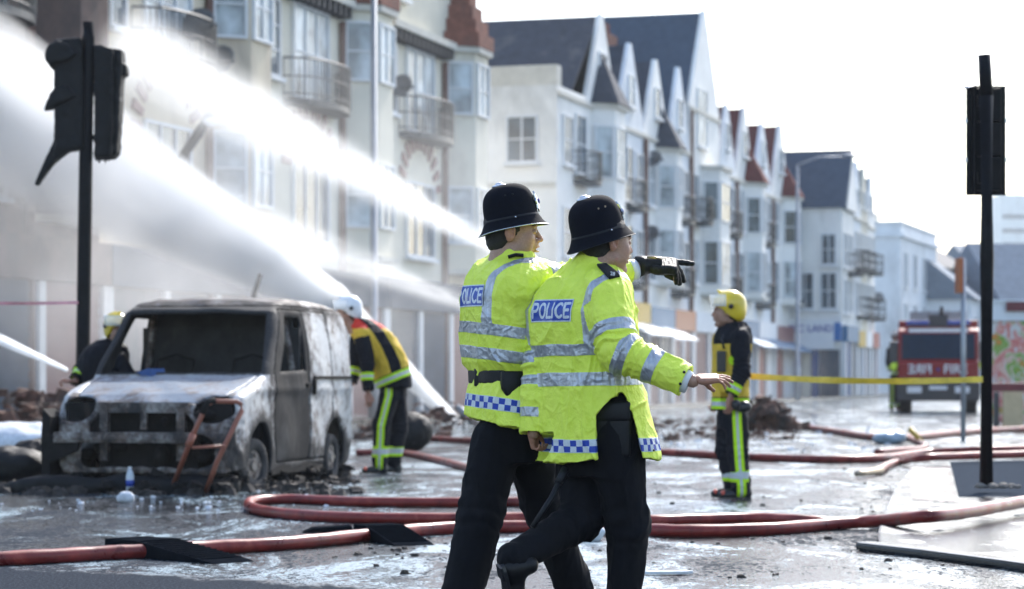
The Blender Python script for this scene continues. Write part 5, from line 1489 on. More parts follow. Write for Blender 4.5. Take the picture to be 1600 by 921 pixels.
def firefighter(label, D, phi, rows, head, helm, arms, legs, hip, hemz, armtc, mat_h, vox=.011, redz=None, pitch=0, chest=None, stripe=None, leg_band=True, group='firefighters at work in the street', hands=True, tone=(.33, .18, .12), vest_w=.07, lean=None, fine=True, helm_tilt=0.0, backonly=False, vest_top=None):
    secs = sections(rows, D, 1.0, .80) if abs(math.cos(phi)) < .5 else sections(rows, D, 1.25, 1.0)
    HO = head; hm = head_frame(HO, phi, pitch, 0, 1.04)
    hv, hf, hc = head_geo(vox=.005, mouth=.002, tone=tone, stubble=.2)
    hl = []
    for a in arms:
        if not a.get('hand'): continue
        hx, hz, sd, cu = a['hand']; v, f, m = hand_sdf(a['p'][-1] + Vector(hx).normalized() * .03, hx, hz, sd, cu, .05, vox=.004)
        hl.append((xf(m, v), f, np.tile(np.array(tone) * np.array((1.1, .85, .8)), (len(v), 1))))
    hips, knees, anks = legs
    chains = [([l[0], l[1], l[2]], [.07, .05, .035]) for l in zip(hips, knees, anks)] + [([a['p'][0], a['p'][1], a['p'][2]], [.05, .042, .028]) for a in arms]
    ss = sorted(secs); top = ss[-2]
    chains += [([HO + Vector((0, 0, -.08)), Vector((top[1], top[2], top[0] - .08))], [.05, .08]), ([Vector((top[1], top[2], top[0] - .08)), Vector((ss[1][1], ss[1][2], ss[1][0]))], [.1, .1])]
    bsecs = [(s_[0], s_[1], s_[2], s_[3] * .6, s_[4] * .6) for s_ in ss[1:-2]]
    body = body_mesh('person', [(xf(hm, hv), hf, hc)], hl, chains, bsecs, phi, label, 'firefighter', group, tone, vox=.014)
    add_face_parts(body, hm)
    fire_helmet(body, helm, phi, helm_tilt, mat_h)
    def fa(V, u, v, z, isarm, arun, aid, aa, bb, tape):
        strip = np.full(len(V), 1.0); vest = np.full(len(V), 1.0); red = np.full(len(V), 1.0)
        if hemz is not None:
            hz_ = z - (lean[1] * (V[:, 0] - lean[0]) if lean else 0)
            strip = np.where(isarm, 1.0, np.abs(hz_ - hemz) - .05)
        for i, a in enumerate(arms):
            pl = a['p']; cum = [0, (pl[1] - pl[0]).length]; cum.append(cum[1] + (pl[2] - pl[1]).length)
            rc = np.interp(armtc, (0, 1, 2), cum); m = isarm & (aid == i)
            strip = np.where(m, np.minimum(strip, np.abs(arun - rc) - .045), strip)
        front = (v > vest_w * 1.0) if not backonly else (v > 9)
        # tabard: chest and back, open at the sides and stopping above the hem strip
        vd = np.minimum(np.where(v > 0, vest_w - v, 1.0), np.where(v < 0, vest_w + v, 1.0))
        hz2 = z - (lean[1] * (V[:, 0] - lean[0]) if lean else 0)
        vest = np.where(isarm, 1.0, np.maximum(vd, (hemz + .06) - hz2))
        if vest_top: vest = np.where((u > .03) & (u < .10), vest, np.maximum(vest, z - vest_top))
        if redz is not None: red = np.maximum(vest, redz - z)
        if chest:
            d = np.linalg.norm(V - A(chest), axis=1) - .045; strip = np.minimum(strip, d)
        return {'strip': strip, 'vest': vest, 'red': red}
    col0 = Vector((top[1], top[2], top[0])); 
    jk, jv, jf = clothing('tunic', body, M_fire, vox, secs, phi, arms, collar=(col0 + Vector((0, 0, -.05)), (col0 + HO + Vector((0, 0, -.10))) / 2 + Vector((0, 0, .0)), .105, .082), seed=int(D * 7), amp=.012, elbow_amp=.009, fire=fa)
    def ta(V, Nn):
        st = np.full(len(V), 1.0)
        for k in range(len(hips)):
            dd, par, run = arm_param(V, [hips[k], knees[k], anks[k]])
            if leg_band: st = np.where(par > 1.55, np.minimum(st, np.abs(V[:, 2] - anks[k].z - .13) - .058), st)
            if stripe is not None and k == 0:
                # side stripe faces the lens
                a_, b_, c_ = [A(p) for p in (hips[k], knees[k], anks[k])]
                xx = np.interp(V[:, 2], [c_[2], b_[2], a_[2]], [c_[0], b_[0], a_[0]])
                st = np.where((Nn[:, 1] < -.1) & (dd < .17) & (V[:, 1] < (a_[1] + .05)), np.minimum(st, np.abs(V[:, 0] - xx - stripe) - .042), st)
        one = np.full(len(V), 1.0)
        return {'strip': st, 'vest': one, 'red': one}
    trousers(body, vox, hip, [dict(p=[h, k, a], r=[.115, .095, .088]) for h, k, a in zip(hips, knees, anks)], M_fire, seed=int(D), amp=.012, attrs=ta)
    for a in anks:
        dx = math.cos(phi); dy = math.sin(phi); g0 = Vector((a.x - .09 * dx, a.y - .09 * dy, .012)); bt = shoe(body, g0, g0 + Vector((.29 * dx, .29 * dy, 0)), mat=M_boot, w=.052, h=.12, name='boot')
        b_ = MB(); c = g0 + Vector((.25 * dx, .25 * dy, .04)); b_.ell(c, (.04, .045, .033)); b_.build('toe_cap', M_redt, bt, True)
    return body
def ff_right():
    D = 21.9; p = R(186)
    rows = [(641, 1140, 28), (620, 1141, 28), (580, 1141, 28), (550, 1143, 29), (530, 1144, 30), (514, 1146, 25), (504, 1148, 16)]
    arms = [dict(p=[q(1157, 528, D - .2), q(1160, 582, D - .24), q(1142, 618, D - .27)], r=[.092, .075, .066], hand=((-.1, 0, -1), (.6, -.8, 0), 1, (.5, .6, .6, .7))),
            dict(p=[q(1140, 528, D + .2), q(1132, 578, D + .24), q(1122, 616, D + .25)], r=[.088, .072, .062], hand=((-.3, 0, -1), (.6, .8, 0), -1, (.5, .6, .6, .7)))]
    hips = [q(1150, 655, D - .09), q(1138, 655, D + .09)]; knees = [q(1153, 705, D - .1), q(1136, 705, D + .1)]; anks = [q(1158, 764, D - .12), q(1146, 764, D + .1)]
    b = firefighter('firefighter in yellow helmet and gold tabard standing upright on the wet road', D, p, rows, q(1133, 489, D), q(1139, 483, D), arms, (hips, knees, anks),
        (q(1143, 650, D), (.15, .13, .12), p), zpx(631, D), 1.72, M_fh_yel, vox=.010, chest=q(1146, 563, D - .2), stripe=.0, vest_w=.025, vest_top=zpx(538, D))
    b_ = MB(); c = q(1127, 566, D - .2); b_.box(c.x - .04, c.x + .04, c.y - .03, c.y + .03, c.z - .09, c.z + .1); b_.build('radio', M_boot, b, bevel=.012)
    b_ = MB(); b_.tube([q(1131, 545, D - .2), q(1128, 530, D - .18), q(1135, 515, D - .12)], .012, 6); b_.build('radio_lead', M_boot, b, True)
    b_ = MB(); c = q(1162, 636, D - .25); b_.ell(c, (.075, .06, .055)); b_.ell(c + Vector((-.07, -.03, .02)), (.045, .04, .045)); b_.build('glove_bundle', M_boot, b, True)
def ff_bend():
    D = 27.6; p = R(200)
    rows = [(606, 616, 26), (590, 612, 29), (565, 604, 31), (540, 592, 33), (520, 581, 30), (508, 573, 22), (499, 566, 14)]
    arms = [dict(p=[q(566, 524, D - .22), q(574, 570, D - .3), q(575, 612, D - .34)], r=[.10, .080, .066], hand=((.1, 0, -1), (.5, -.8, 0), 1, (.4, .5, .5, .6))),
            dict(p=[q(560, 522, D + .2), q(556, 565, D + .25), q(550, 600, D + .2)], r=[.095, .078, .066])]
    hips = [q(608, 618, D - .09), q(620, 618, D + .12)]; knees = [q(596, 665, D - .12), q(624, 668, D + .14)]; anks = [q(593, 724, D - .12), q(615, 722, D + .14)]
    b = firefighter('firefighter in white helmet and red and gold tabard bending beside the burnt van', D, p, rows, q(539, 491, D), q(545, 485, D), arms, (hips, knees, anks),
        (q(614, 612, D), (.16, .15, .10), p), zpx(590, D), 1.45, M_fh_wht, vox=.011, redz=zpx(514, D), pitch=R(-12), stripe=.0, lean=(q(616, 0, D).x, .42), helm_tilt=R(-6))
    return b
def ff_left():
    D = 25.2; p = R(-60)
    q = lambda x, y, d: globals()['q'](x + 10, y + 18, d)
    rows = [(706, 157, 28), (650, 157, 29), (601, 157, 30), (571, 159, 32), (556, 163, 31), (542, 167, 26), (531, 170, 15)]
    arms = [dict(p=[q(178, 548, D - .1), q(196, 580, D - .2), q(180, 600, D - .4)], r=[.092, .075, .064]),
            dict(p=[q(130, 548, D + .1), q(116, 562, D - .05), q(106, 578, D - .25)], r=[.092, .075, .064], hand=((-1, -.4, .1), (0, 0, 1), 1, (.9, .9, .9, .9)))]
    hips = [q(144, 700, D), q(160, 700, D)]; knees = [q(143, 735, D), q(162, 735, D)]; anks = [gp(143, 756) + Vector((0, .0, .1)), gp(162, 756) + Vector((0, 0, .1))]
    return firefighter('firefighter in yellow helmet half hidden behind the left side of the burnt van', D, p, rows, q(172, 500, D), q(172, 495, D), arms, (hips, knees, anks),
        (q(150, 700, D), (.16, .15, .08), p), zpx(640, D), 1.5, M_fh_yel, vox=.012, stripe=None, vest_w=.3, chest=q(150, 560, D - .3), pitch=R(-8))
def ff_far():
    D = 80; p = R(-100)
    rows = [(592, 1398, 7), (580, 1398, 8), (560, 1398, 9.5), (548, 1398, 10), (541, 1398, 7), (537, 1398, 4)]
    arms = [dict(p=[q(1389, 547, D), q(1387, 565, D), q(1389, 580, D)], r=[.09, .075, .06]), dict(p=[q(1407, 547, D), q(1409, 565, D), q(1407, 580, D)], r=[.09, .075, .06])]
    hips = [q(1394, 598, D), q(1402, 598, D)]; knees = [q(1394, 620, D), q(1402, 620, D)]; anks = [Vector((q(1393, 0, D).x, D, .1)), Vector((q(1403, 0, D).x, D, .1))]
    return firefighter('small distant firefighter in dark kit standing beside the red fire engine', D, p, rows, q(1398, 527, D), q(1398, 526, D), arms, (hips, knees, anks),
        (q(1398, 594, D), (.16, .13, .1), p), zpx(583, D), 1.7, M_dframe if 'M_dframe' in globals() else M_boot, vox=.025, stripe=.0, vest_w=.3, chest=q(1398, 560, D - .2))
# ================================================================== BURNT VAN
def burnt_paint(name, base, zdark=None, amt=.47, soot=0.0):
    m, nt, b = mat_new(name)
    geo = nt.nodes.new('ShaderNodeNewGeometry'); P = geo.outputs['Position']
    n1 = noise_(nt, 2.3, 6, .68, dist=.8, vec=P); n2 = noise_(nt, 9, 6, .7, dist=.4, vec=P); n3 = noise_(nt, 45, 4, .7, vec=P)
    w = ramp(nt, n3, [(.3, tuple(x * .75 for x in base)), (.7, base)])
    rust = ramp(nt, n2, [(.35, (.03, .018, .014)), (.55, (.11, .05, .025)), (.7, (.24, .17, .12))])
    sootc = ramp(nt, n3, [(.3, (.008, .008, .009)), (.7, (.035, .034, .036))])
    sa = math_(nt, 'MULTIPLY', attr(nt, 'soot'), soot)
    f1 = ramp(nt, math_(nt, 'ADD', math_(nt, 'ADD', math_(nt, 'MULTIPLY', n1, .45), math_(nt, 'MULTIPLY', n2, .55)), math_(nt, 'MULTIPLY', sa, .75)), [(amt, 0.0), (amt + .17, 1.0)])
    f2 = ramp(nt, math_(nt, 'ADD', math_(nt, 'ADD', math_(nt, 'MULTIPLY', n1, .5), math_(nt, 'MULTIPLY', n2, .3)), math_(nt, 'ADD', sa, math_(nt, 'MULTIPLY', n3, .2))), [(amt + .06, 0.0), (amt + .20, 1.0)])
    c = mixc(nt, math_(nt, 'MULTIPLY', f1, .85), w, rust); c = mixc(nt, f2, c, sootc)
    nt.links.new(c, b.inputs['Base Color'])
    nt.links.new(math_(nt, 'ADD', .42, math_(nt, 'MULTIPLY', f1, .4)), b.inputs['Roughness'])
    bump(nt, b, math_(nt, 'ADD', n2, math_(nt, 'MULTIPLY', n3, .6)), .45, .012)
    return m
M_vpaint = burnt_paint('scorched_white_paint', (.58, .585, .59), amt=.485, soot=.22)
M_vhood = burnt_paint('scorched_grey_bonnet', (.24, .28, .33), amt=.475, soot=.13)
M_vroof = burnt_paint('sooty_roof_paint', (.10, .11, .125), amt=.46, soot=.12)
M_vdoor = pmat('blackened_door_paint', (.030, .028, .028), .75, var=.5, scale=5, dirt=(.10, .095, .092), dirt_amt=.55, bmp=.2, spec=.15)
M_vfront = burnt_paint('charred_bare_metal', (.40, .38, .36), amt=.37)
M_soot_ = pmat('soot_black_metal', (.014, .013, .013), .85, var=.6, scale=8, dirt=(.07, .05, .04), dirt_amt=.58, bmp=.4, spec=.2)
M_rust = burnt_paint('rusted_tube', (.30, .10, .06), amt=.56)
M_vin = pmat('sooty_interior', (.030, .030, .031), .95, var=.5, scale=5, dirt=(.09, .085, .08), dirt_amt=.55)
M_tyre = pmat('burnt_tyre', (.03, .03, .032), .9, var=.5, scale=14, dirt=(.12, .11, .105), dirt_amt=.5, bmp=.4)
M_hub = burnt_paint('burnt_wheel_hub', (.30, .26, .23), amt=.48)

VB = Vector((.213, .976, 0)).normalized(); VR = Vector((VB.y, -VB.x, 0))
VO = Vector((365 - 800, 0, 0)); VO = Vector(((365 - 800) * 22.9 / FPX, 22.9, 0)) - VR * .93
VM = Matrix(((VB.x, VR.x, 0, VO.x), (VB.y, VR.y, 0, VO.y), (0, 0, 1, 0), (0, 0, 0, 1)))   # x back from the nose, y to the photo's right, z up
def van_soot(V):
    x, y, z = V[:, 0], V[:, 1], V[:, 2]
    def near(cx, cz, rx, rz, fall): 
        d = np.maximum(np.abs(x - cx) / rx, np.abs(z - cz) / rz) - 1; return np.exp(-np.clip(d, 0, 9) / fall)
    s = .9 * near(1.9, 1.42, .55, .38, .28) + .8 * np.exp(-np.clip(np.hypot(x - .86, z - .33) - .37, 0, 9) / .07) + .7 * np.exp(-np.clip(np.hypot(x - 3.42, z - .33) - .37, 0, 9) / .06)
    s = s + .9 * np.exp(-np.clip(z - .34, 0, 9) / .10) + .7 * np.exp(-np.clip(x - .12, 0, 9) / .10) + .8 * np.exp(-np.abs(z - 1.80) / .05) * (x > 1.5) + .35 * np.exp(-np.abs(x - 1.15) / .15)
    s = s + .5 * np.exp(-np.abs(x - 2.47) / .035) + .5 * np.exp(-np.abs(x - 3.31) / .035)
    s = s + 1.1 * (x < 1.9) * (x > .98) * (z > 1.13) * np.exp(-np.clip(np.abs((x - 1.32) * -.745 + (z - 1.465) * .667) - .05, 0, 9) / .12)
    return np.clip(s, 0, 1.3)
def van():
    root = empty('burnt_van', VM @ Vector((2.1, 0, 0)), 'burnt out white van with missing windows and soot blackened body', 'van')
    h = .015
    lo, hi = (-.15, -1.05, .02), (4.4, 1.05, 2.05)
    prof = [(.03, .13), (-.02, .42), (0., .66), (.10, .84), (.30, .94), (1.02, 1.13), (1.62, 1.80), (1.85, 1.90), (2.4, 1.945), (3.6, 1.92), (4.08, 1.86), (4.17, 1.72), (4.20, .9), (4.18, .13)]
    def poly_sd(X, Z, P):
        d = np.full(X.shape, 1e9); ins = np.zeros(X.shape, bool); n = len(P)
        for i in range(n):
            a, b = P[i], P[(i + 1) % n]; ex, ez = b[0] - a[0], b[1] - a[1]
            t = np.clip(((X - a[0]) * ex + (Z - a[1]) * ez) / (ex * ex + ez * ez), 0, 1)
            d = np.minimum(d, np.hypot(X - a[0] - t * ex, Z - a[1] - t * ez))
            c = ((a[1] > Z) != (b[1] > Z)) & (X < (b[0] - a[0]) * (Z - a[1]) / (b[1] - a[1] + 1e-12) + a[0]); ins ^= c
        return np.where(ins, -d, d)
    base = SDF(lo, hi, h)
    X, Z = np.meshgrid(base.ax[0], base.ax[2], indexing='ij')
    d2 = poly_sd(X, Z, prof)
    # dents of the slumped bodywork
    w = .93 - .055 * np.clip((Z - 1.05) / .85, 0, 1) - .085 * np.clip((Z - 1.2) / .7, 0, 1) ** 1.5 - .16 * np.clip((.42 - X) / .55, 0, 1) ** 2 - .05 * np.clip((X - 3.9) / .3, 0, 1) ** 2 - .03 * np.clip((.6 - Z) / .4, 0, 1) ** 2
    w = w + .012 * np.exp(-((Z - .98) / .05) ** 2)
    Yg = base.ax[1][None, :, None]
    camber = .05 * (Yg ** 2)
    dy = np.abs(Yg) - w[:, None, :]
    dd = d2[:, None, :] + camber * np.clip((Z[:, None, :] - .7), 0, 1)
    k = .09; hh = np.clip(.5 - .5 * (dy - dd) / k, 0, 1); D = dy + (dd - dy) * hh + k * hh * (1 - hh)
    Xf, Yf, Zf = np.meshgrid(*base.ax, indexing='ij')
    Pn = np.stack([Xf.ravel()[::1], Yf.ravel(), Zf.ravel()], 1)
    # low frequency buckling, computed coarsely
    bk = .010 * np.sin(Xf * 7.3 + 2.1 * np.sin(Yf * 4)) * np.sin(Zf * 6.1 + Yf * 5.0)
    D = (D + bk).astype(np.float32)
    def S_(): s = SDF(lo, hi, h); s.D = D.copy(); return s
    shell = S_(); inner = (D + .045)
    shell.D = np.maximum(D, -inner)
    # closed floor and bulkhead behind the seats
    def win(s, cx, cy_, cz, hx, hy, hz, rad, op='sub', M=None): s.rbox((cx, cy_, cz), (hx, hy, hz), rad, op=op, M=M, k=.01)
    # windscreen: slanted box through the front
    ang = math.atan2(.67, .60); ca, sa = math.cos(ang), math.sin(ang)
    MW = [[ca, 0, -sa], [0, 1, 0], [sa, 0, ca]]
    def carve_open(s):
        def scr(Xq, Yq, Zq):
            t = ((Xq - 1.32) * ca + (Zq - 1.465) * sa); nrm = (-(Xq - 1.32) * sa + (Zq - 1.465) * ca)
            wv = .845 - .12 * np.clip((t + .4) / .8, 0, 1)
            return np.maximum(np.maximum(np.abs(t) - .405, np.abs(Yq) - wv), np.abs(nrm) - .30)
        s.fn(scr, (.7, -.95, .95), (2.0, .95, 1.98), op='sub', k=.03)
        # side windows of both front doors, rear quarter gap on the far side
        def sw(Xq, Yq, Zq):
            zt = 1.70 + 0 * Xq; zb = 1.14 + .02 * Xq; fr = 1.48 + (Zq - 1.12) * .78
            d = np.maximum(np.maximum(zb - Zq, Zq - zt), np.maximum(fr - Xq, Xq - 2.34)); return np.maximum(d, .5 - np.abs(Yq))
        s.fn(sw, (1.2, -1.05, 1.0), (2.5, 1.05, 1.85), op='sub', k=.06)
        # wheel arches
        for cx in (.86, 3.42):
            s.fn(lambda Xq, Yq, Zq, cx=cx: np.maximum(np.hypot(Xq - cx, Zq - .30) - .36, .48 - np.abs(Yq)), (cx - .4, -1.05, .02), (cx + .4, 1.05, .74), op='sub', k=.02)
        # burnt away lamps and grille
        for e in (-1, 1): s.ell((.06, e * .70, .80), (.42, .20, .135), op='sub', k=.02)
        s.rbox((0, -.02, .70), (.3, .44, .11), .04, op='sub', k=.03); s.rbox((0, 0, .36), (.25, .60, .115), .05, op='sub', k=.03)
        s.ell((0, .3, .64), (.3, .22, .12), op='sub', k=.02); s.ell((0, -.35, .62), (.3, .18, .12), op='sub', k=.02); s.ell((0, .55, .40), (.3, .2, .16), op='sub', k=.02)
        s.fn(lambda Xq, Yq, Zq: .17 + .04 * np.sin(Xq * 3) - Zq, (-.15, -1.05, .02), (4.4, 1.05, .5), op='int')
    carve_open(shell)
    G = shell
    Xq, Yq, Zq = np.meshgrid(*G.ax, indexing='ij')
    def region(f): return f(Xq, Yq, Zq)
    hood = lambda X, Y, Z: np.maximum(np.maximum(X - 1.04, .70 + .16 * np.clip(1 - X, 0, 1) - Z + .0), np.abs(Y) - (.74 + .10 * X))
    fdoor = lambda X, Y, Z: np.maximum(np.maximum(np.where(Z < 1.14, 1.26 - X + .55 * np.clip(.75 - Z, 0, 1) ** 2, 1.22 + (Z - 1.14) * .80 - X), X - 2.46 - .0 * Z), np.maximum(.24 - Z, np.maximum(Z - 1.80, .55 - np.abs(Y))))
    sdoor = lambda X, Y, Z: np.maximum(np.maximum(2.475 - X, X - 3.30 + .35 * np.clip(.75 - Z, 0, 1)), np.maximum(.24 - Z, np.maximum(Z - 1.80, .55 - Y)))
    rpanel = lambda X, Y, Z: np.maximum(3.325 - X, np.maximum(np.maximum(Z - 1.78, 1.0 - Z), .55 - Y))
    roofr = lambda X, Y, Z: np.maximum(1.825 - Z, 1.35 - X)
    bump_ = lambda X, Y, Z: np.maximum(np.maximum(Z - .60, X - .42), .3 - Z)
    regs = [('bonnet', hood, M_vhood, None), ('front_door', lambda X, Y, Z: np.maximum(fdoor(X, Y, Z), -Y), M_vdoor, 'blackened front door with empty window on the side facing the street'),
            ('front_door', lambda X, Y, Z: np.maximum(fdoor(X, Y, Z), Y), M_vdoor, None), ('sliding_door', sdoor, M_vpaint, None), ('roof', roofr, M_vroof, None)]
    gap = .007
    rest = G.D.copy()
    for nm, f, mat, lb in regs:
        r = region(f); part = np.maximum(G.D, r + gap)
        rest = np.maximum(rest, -(r))
        s = SDF(lo, hi, h); s.D = part.astype(np.float32); V, F = s.nets()
        if len(V) == 0: continue
        V = relax(V, F, 1, .4); V = V + normals(V, F) * (.004 * fbm(V * 5, 3, 3))[:, None]
        o = np_mesh(nm, xf(VM, V), F, mat, root, attrs={'soot': van_soot(V)})
        if lb: o['label'] = lb
        if nm == 'front_door' and lb:
            b_ = MB(VM); b_.box(2.28, 2.42, .935, .965, 1.0, 1.04); b_.build('handle', M_soot_, o, bevel=.008)
        if nm == 'sliding_door':
            b_ = MB(VM); b_.box(2.54, 2.60, .93, .965, .92, 1.08); b_.build('handle', M_soot_, o, bevel=.008)
            b_ = MB(VM); b_.box(2.6, 4.0, .925, .95, 1.08, 1.115); b_.build('door_rail', M_soot_, root)
    s = SDF(lo, hi, h); s.D = rest.astype(np.float32)
    V, F = s.nets(); V = relax(V, F, 1, .4); V = V + normals(V, F) * (.005 * fbm(V * 5, 3, 5) + .03 * fbm(V * 9, 3, 6) * np.clip((.5 - V[:, 0]) / .3, 0, 1) * (V[:, 2] < .92))[:, None]
    cz = V[F].mean(1)
    mi = np.where((cz[:, 0] < .42) & (cz[:, 2] < .95 - .0 * cz[:, 1]) & (np.abs(cz[:, 1]) < .85), 1, 0)
    nn_ = normals(V, F)[F].mean(1)
    np_mesh('body_shell', xf(VM, V), F, [M_vpaint, M_vfront], root, matidx=mi, attrs={'soot': van_soot(V)})
    # inside: bulkhead, floor, seats burnt to frames, dash
    b_ = MB(VM); b_.box(2.30, 2.36, -.86, .86, .35, 1.62); b_.box(2.301, 2.35, -.78, .78, 1.621, 1.84); b_.build('bulkhead', M_vin, root)
    b_ = MB(VM); b_.box(.5, 4.1, -.84, .84, .30, .36); b_.build('floor_pan', M_vin, root)
    b_ = MB(VM); b_.box(.95, 1.35, -.80, .80, .82, 1.06); b_.build('dashboard', M_soot_, root, bevel=.04)
    for e in (-1, 1):
        b_ = MB(VM)
        for yy in (-.2, .2): b_.tube([(1.75, e * .42 + yy, .4), (1.8, e * .42 + yy, .7), (2.1, e * .42 + yy, 1.28)], .016, 6)
        b_.tube([(2.1, e * .42 - .2, 1.28), (2.13, e * .42, 1.34), (2.1, e * .42 + .2, 1.28)], .016, 6); b_.tube([(1.8, e * .42 - .2, .7), (1.8, e * .42 + .2, .7)], .016, 6)
        b_.build('seat_frame', M_soot_, root, True)
    for e in (-1, 1): b_ = MB(VM); b_.tube([(2.26, e * .80, .5), (2.28, e * .79, 1.2), (2.22, e * .70, 1.78)], .035, 6); b_.build('door_pillar', M_vfront, root, True)
    # the crash beam, engine lumps and hanging shreds in the open nose
    b_ = MB(VM); b_.box(-.085, .02, -.86, .52, .475, .575); b_.box(-.10, -.084, -.84, .50, .50, .55); b_.build('crash_beam', M_vfront, root, bevel=.012)
    b_ = MB(VM); rnd = random.Random(3)
    for i in range(46):
        y = rnd.uniform(-.75, .75); z = rnd.uniform(.28, .74); x = rnd.uniform(.10, .45); r = rnd.uniform(.03, .10)
        b_.ell((x, y, z), (r, r * rnd.uniform(.6, 1.4), r * rnd.uniform(.5, 1.2)), 8, 5)
    for e in (-1, 1): b_.box(.22, .7, e * .50, e * .84, .50, .86)  # not engine parts: black blocks added to keep the open lamp sockets dark
    b_.box(.2, .7, -.5, .5, .2, .8); b_.build('engine', M_soot_, root)
    b_ = MB(VM); b_.box(.06, .14, -.48, .46, .76, .86); b_.box(.05, .12, -.44, -.36, .30, .84); b_.box(.05, .12, .34, .42, .30, .84); b_.box(.06, .11, -.03, .03, .6, .8)
    b_.build('slam_panel', M_vfront, root)
    b_ = MB(VM); b_.prism([(-.98, .80), (-.90, .72), (-.92, .50), (-.90, .06), (-.99, .06), (-1.0, .5)], -.05, .25, 'x'); b_.prism([(-.95, .56), (-.60, .50), (-.62, .40), (-.90, .28)], -.06, -.02, 'x'); b_.build('bumper_remains', M_soot_, root)
    # wheels, the near one turned out
    def wheel(x, y, yaw, name='wheel', flat=.05):
        Mw = VM @ Matrix.Translation((x, y, .235)) @ Matrix.Scale(.88, 4) @ Matrix.Rotation(yaw, 4, 'Z')
        b_ = MB(Mw); n = 28; prof_ = [(.17, -.095), (.26, -.105), (.292, -.09), (.30, -.05), (.30, .05), (.292, .09), (.26, .105), (.17, .095)]
        vs_ = []; fs_ = []
        for k in range(n):
            t = 2 * math.pi * k / n
            for (r, yy) in prof_:
                rr = r * (1 - .03 * math.sin(3 * t + x)); vs_.append((rr * math.cos(t), yy * (1 + (.2 if math.sin(t) < -.7 else 0)), rr * math.sin(t)))
        m = len(prof_)
        for k in range(n):
            for j in range(m): fs_.append((k * m + j, ((k + 1) % n) * m + j, ((k + 1) % n) * m + (j + 1) % m, k * m + (j + 1) % m))
        b_.add(vs_, fs_); wo = b_.build('wheel', M_tyre, root, True)
        b_ = MB(Mw); b_.cyl((0, -.07, 0), (0, .07, 0), .18, .18, 20); s_ = 1 if y > 0 else -1
        b_.cyl((0, .06 * s_, 0), (0, .10 * s_, 0), .075, .06, 12)
        for k in range(5):
            t = 2 * math.pi * k / 5; b_.cyl((.12 * math.cos(t), .05 * s_, .12 * math.sin(t)), (.12 * math.cos(t), .09 * s_, .12 * math.sin(t)), .03, .025, 8)
        b_.build('rim', M_hub, wo)
    wheel(.86, .78, R(14)); wheel(.86, -.78, R(14)); wheel(3.42, .80, 0); wheel(3.42, -.80, 0)
    b_ = MB(VM); b_.box(1.25, 3.05, .86, .90, .12, .22); b_.build('sill', M_soot_, root, bevel=.01)
    return root
van()
# blue crate lying on the dashboard
b_ = MB(VM @ Matrix.Translation((1.13, -.36, 1.062)) @ Matrix.Rotation(R(25), 4, 'Z') @ Matrix.Rotation(R(14), 4, 'X'))
b_.box(-.1, .1, -.22, .16, 0, .012); b_.box(-.1, .1, -.22, -.208, .013, .12); b_.box(-.1, .1, .148, .16, .013, .09); b_.box(-.1, -.088, -.207, .147, .013, .10); b_.box(.088, .1, -.207, .147, .013, .10)
tag(b_.build('plastic_crate', M_blue, bevel=.004), 'small blue plastic crate on the dashboard of the burnt van', 'crate')
# trolley handle leaning on the nose
def W3(x, y, D): return q(x, y, D)
pth = [gp(268, 771) + Vector((0, 0, .03)), q(297, 690, 22.5), q(318, 643, 22.55), q(324, 632, 22.55), q(334, 627, 22.6), q(370, 628, 22.6), q(377, 632, 22.6), q(378, 642, 22.6), q(365, 668, 22.55), q(340, 720, 22.45), gp(322, 773) + Vector((0, 0, .03))]
b_ = MB(); b_.tube(pth, .024, 10); root = empty('trolley_handle', pth[0], 'bent rusty tube handle of a sack trolley leaning against the front of the burnt van', 'trolley handle')
b_.build('tube_frame', M_rust, root, True)
b_ = MB(); b_.tube([q(294, 697, 22.45), q(302, 679, 22.48)], .034, 10); b_.tube([q(352, 697, 22.42), q(300, 700, 22.42)], .014, 8); b_.build('cross_bar', M_rust, root, True)
b_ = MB(); b_.tube([q(316, 647, 22.54), q(325, 628, 22.55), q(336, 626, 22.58)], .030, 10); b_.build('grip', M_soot_, root, True)

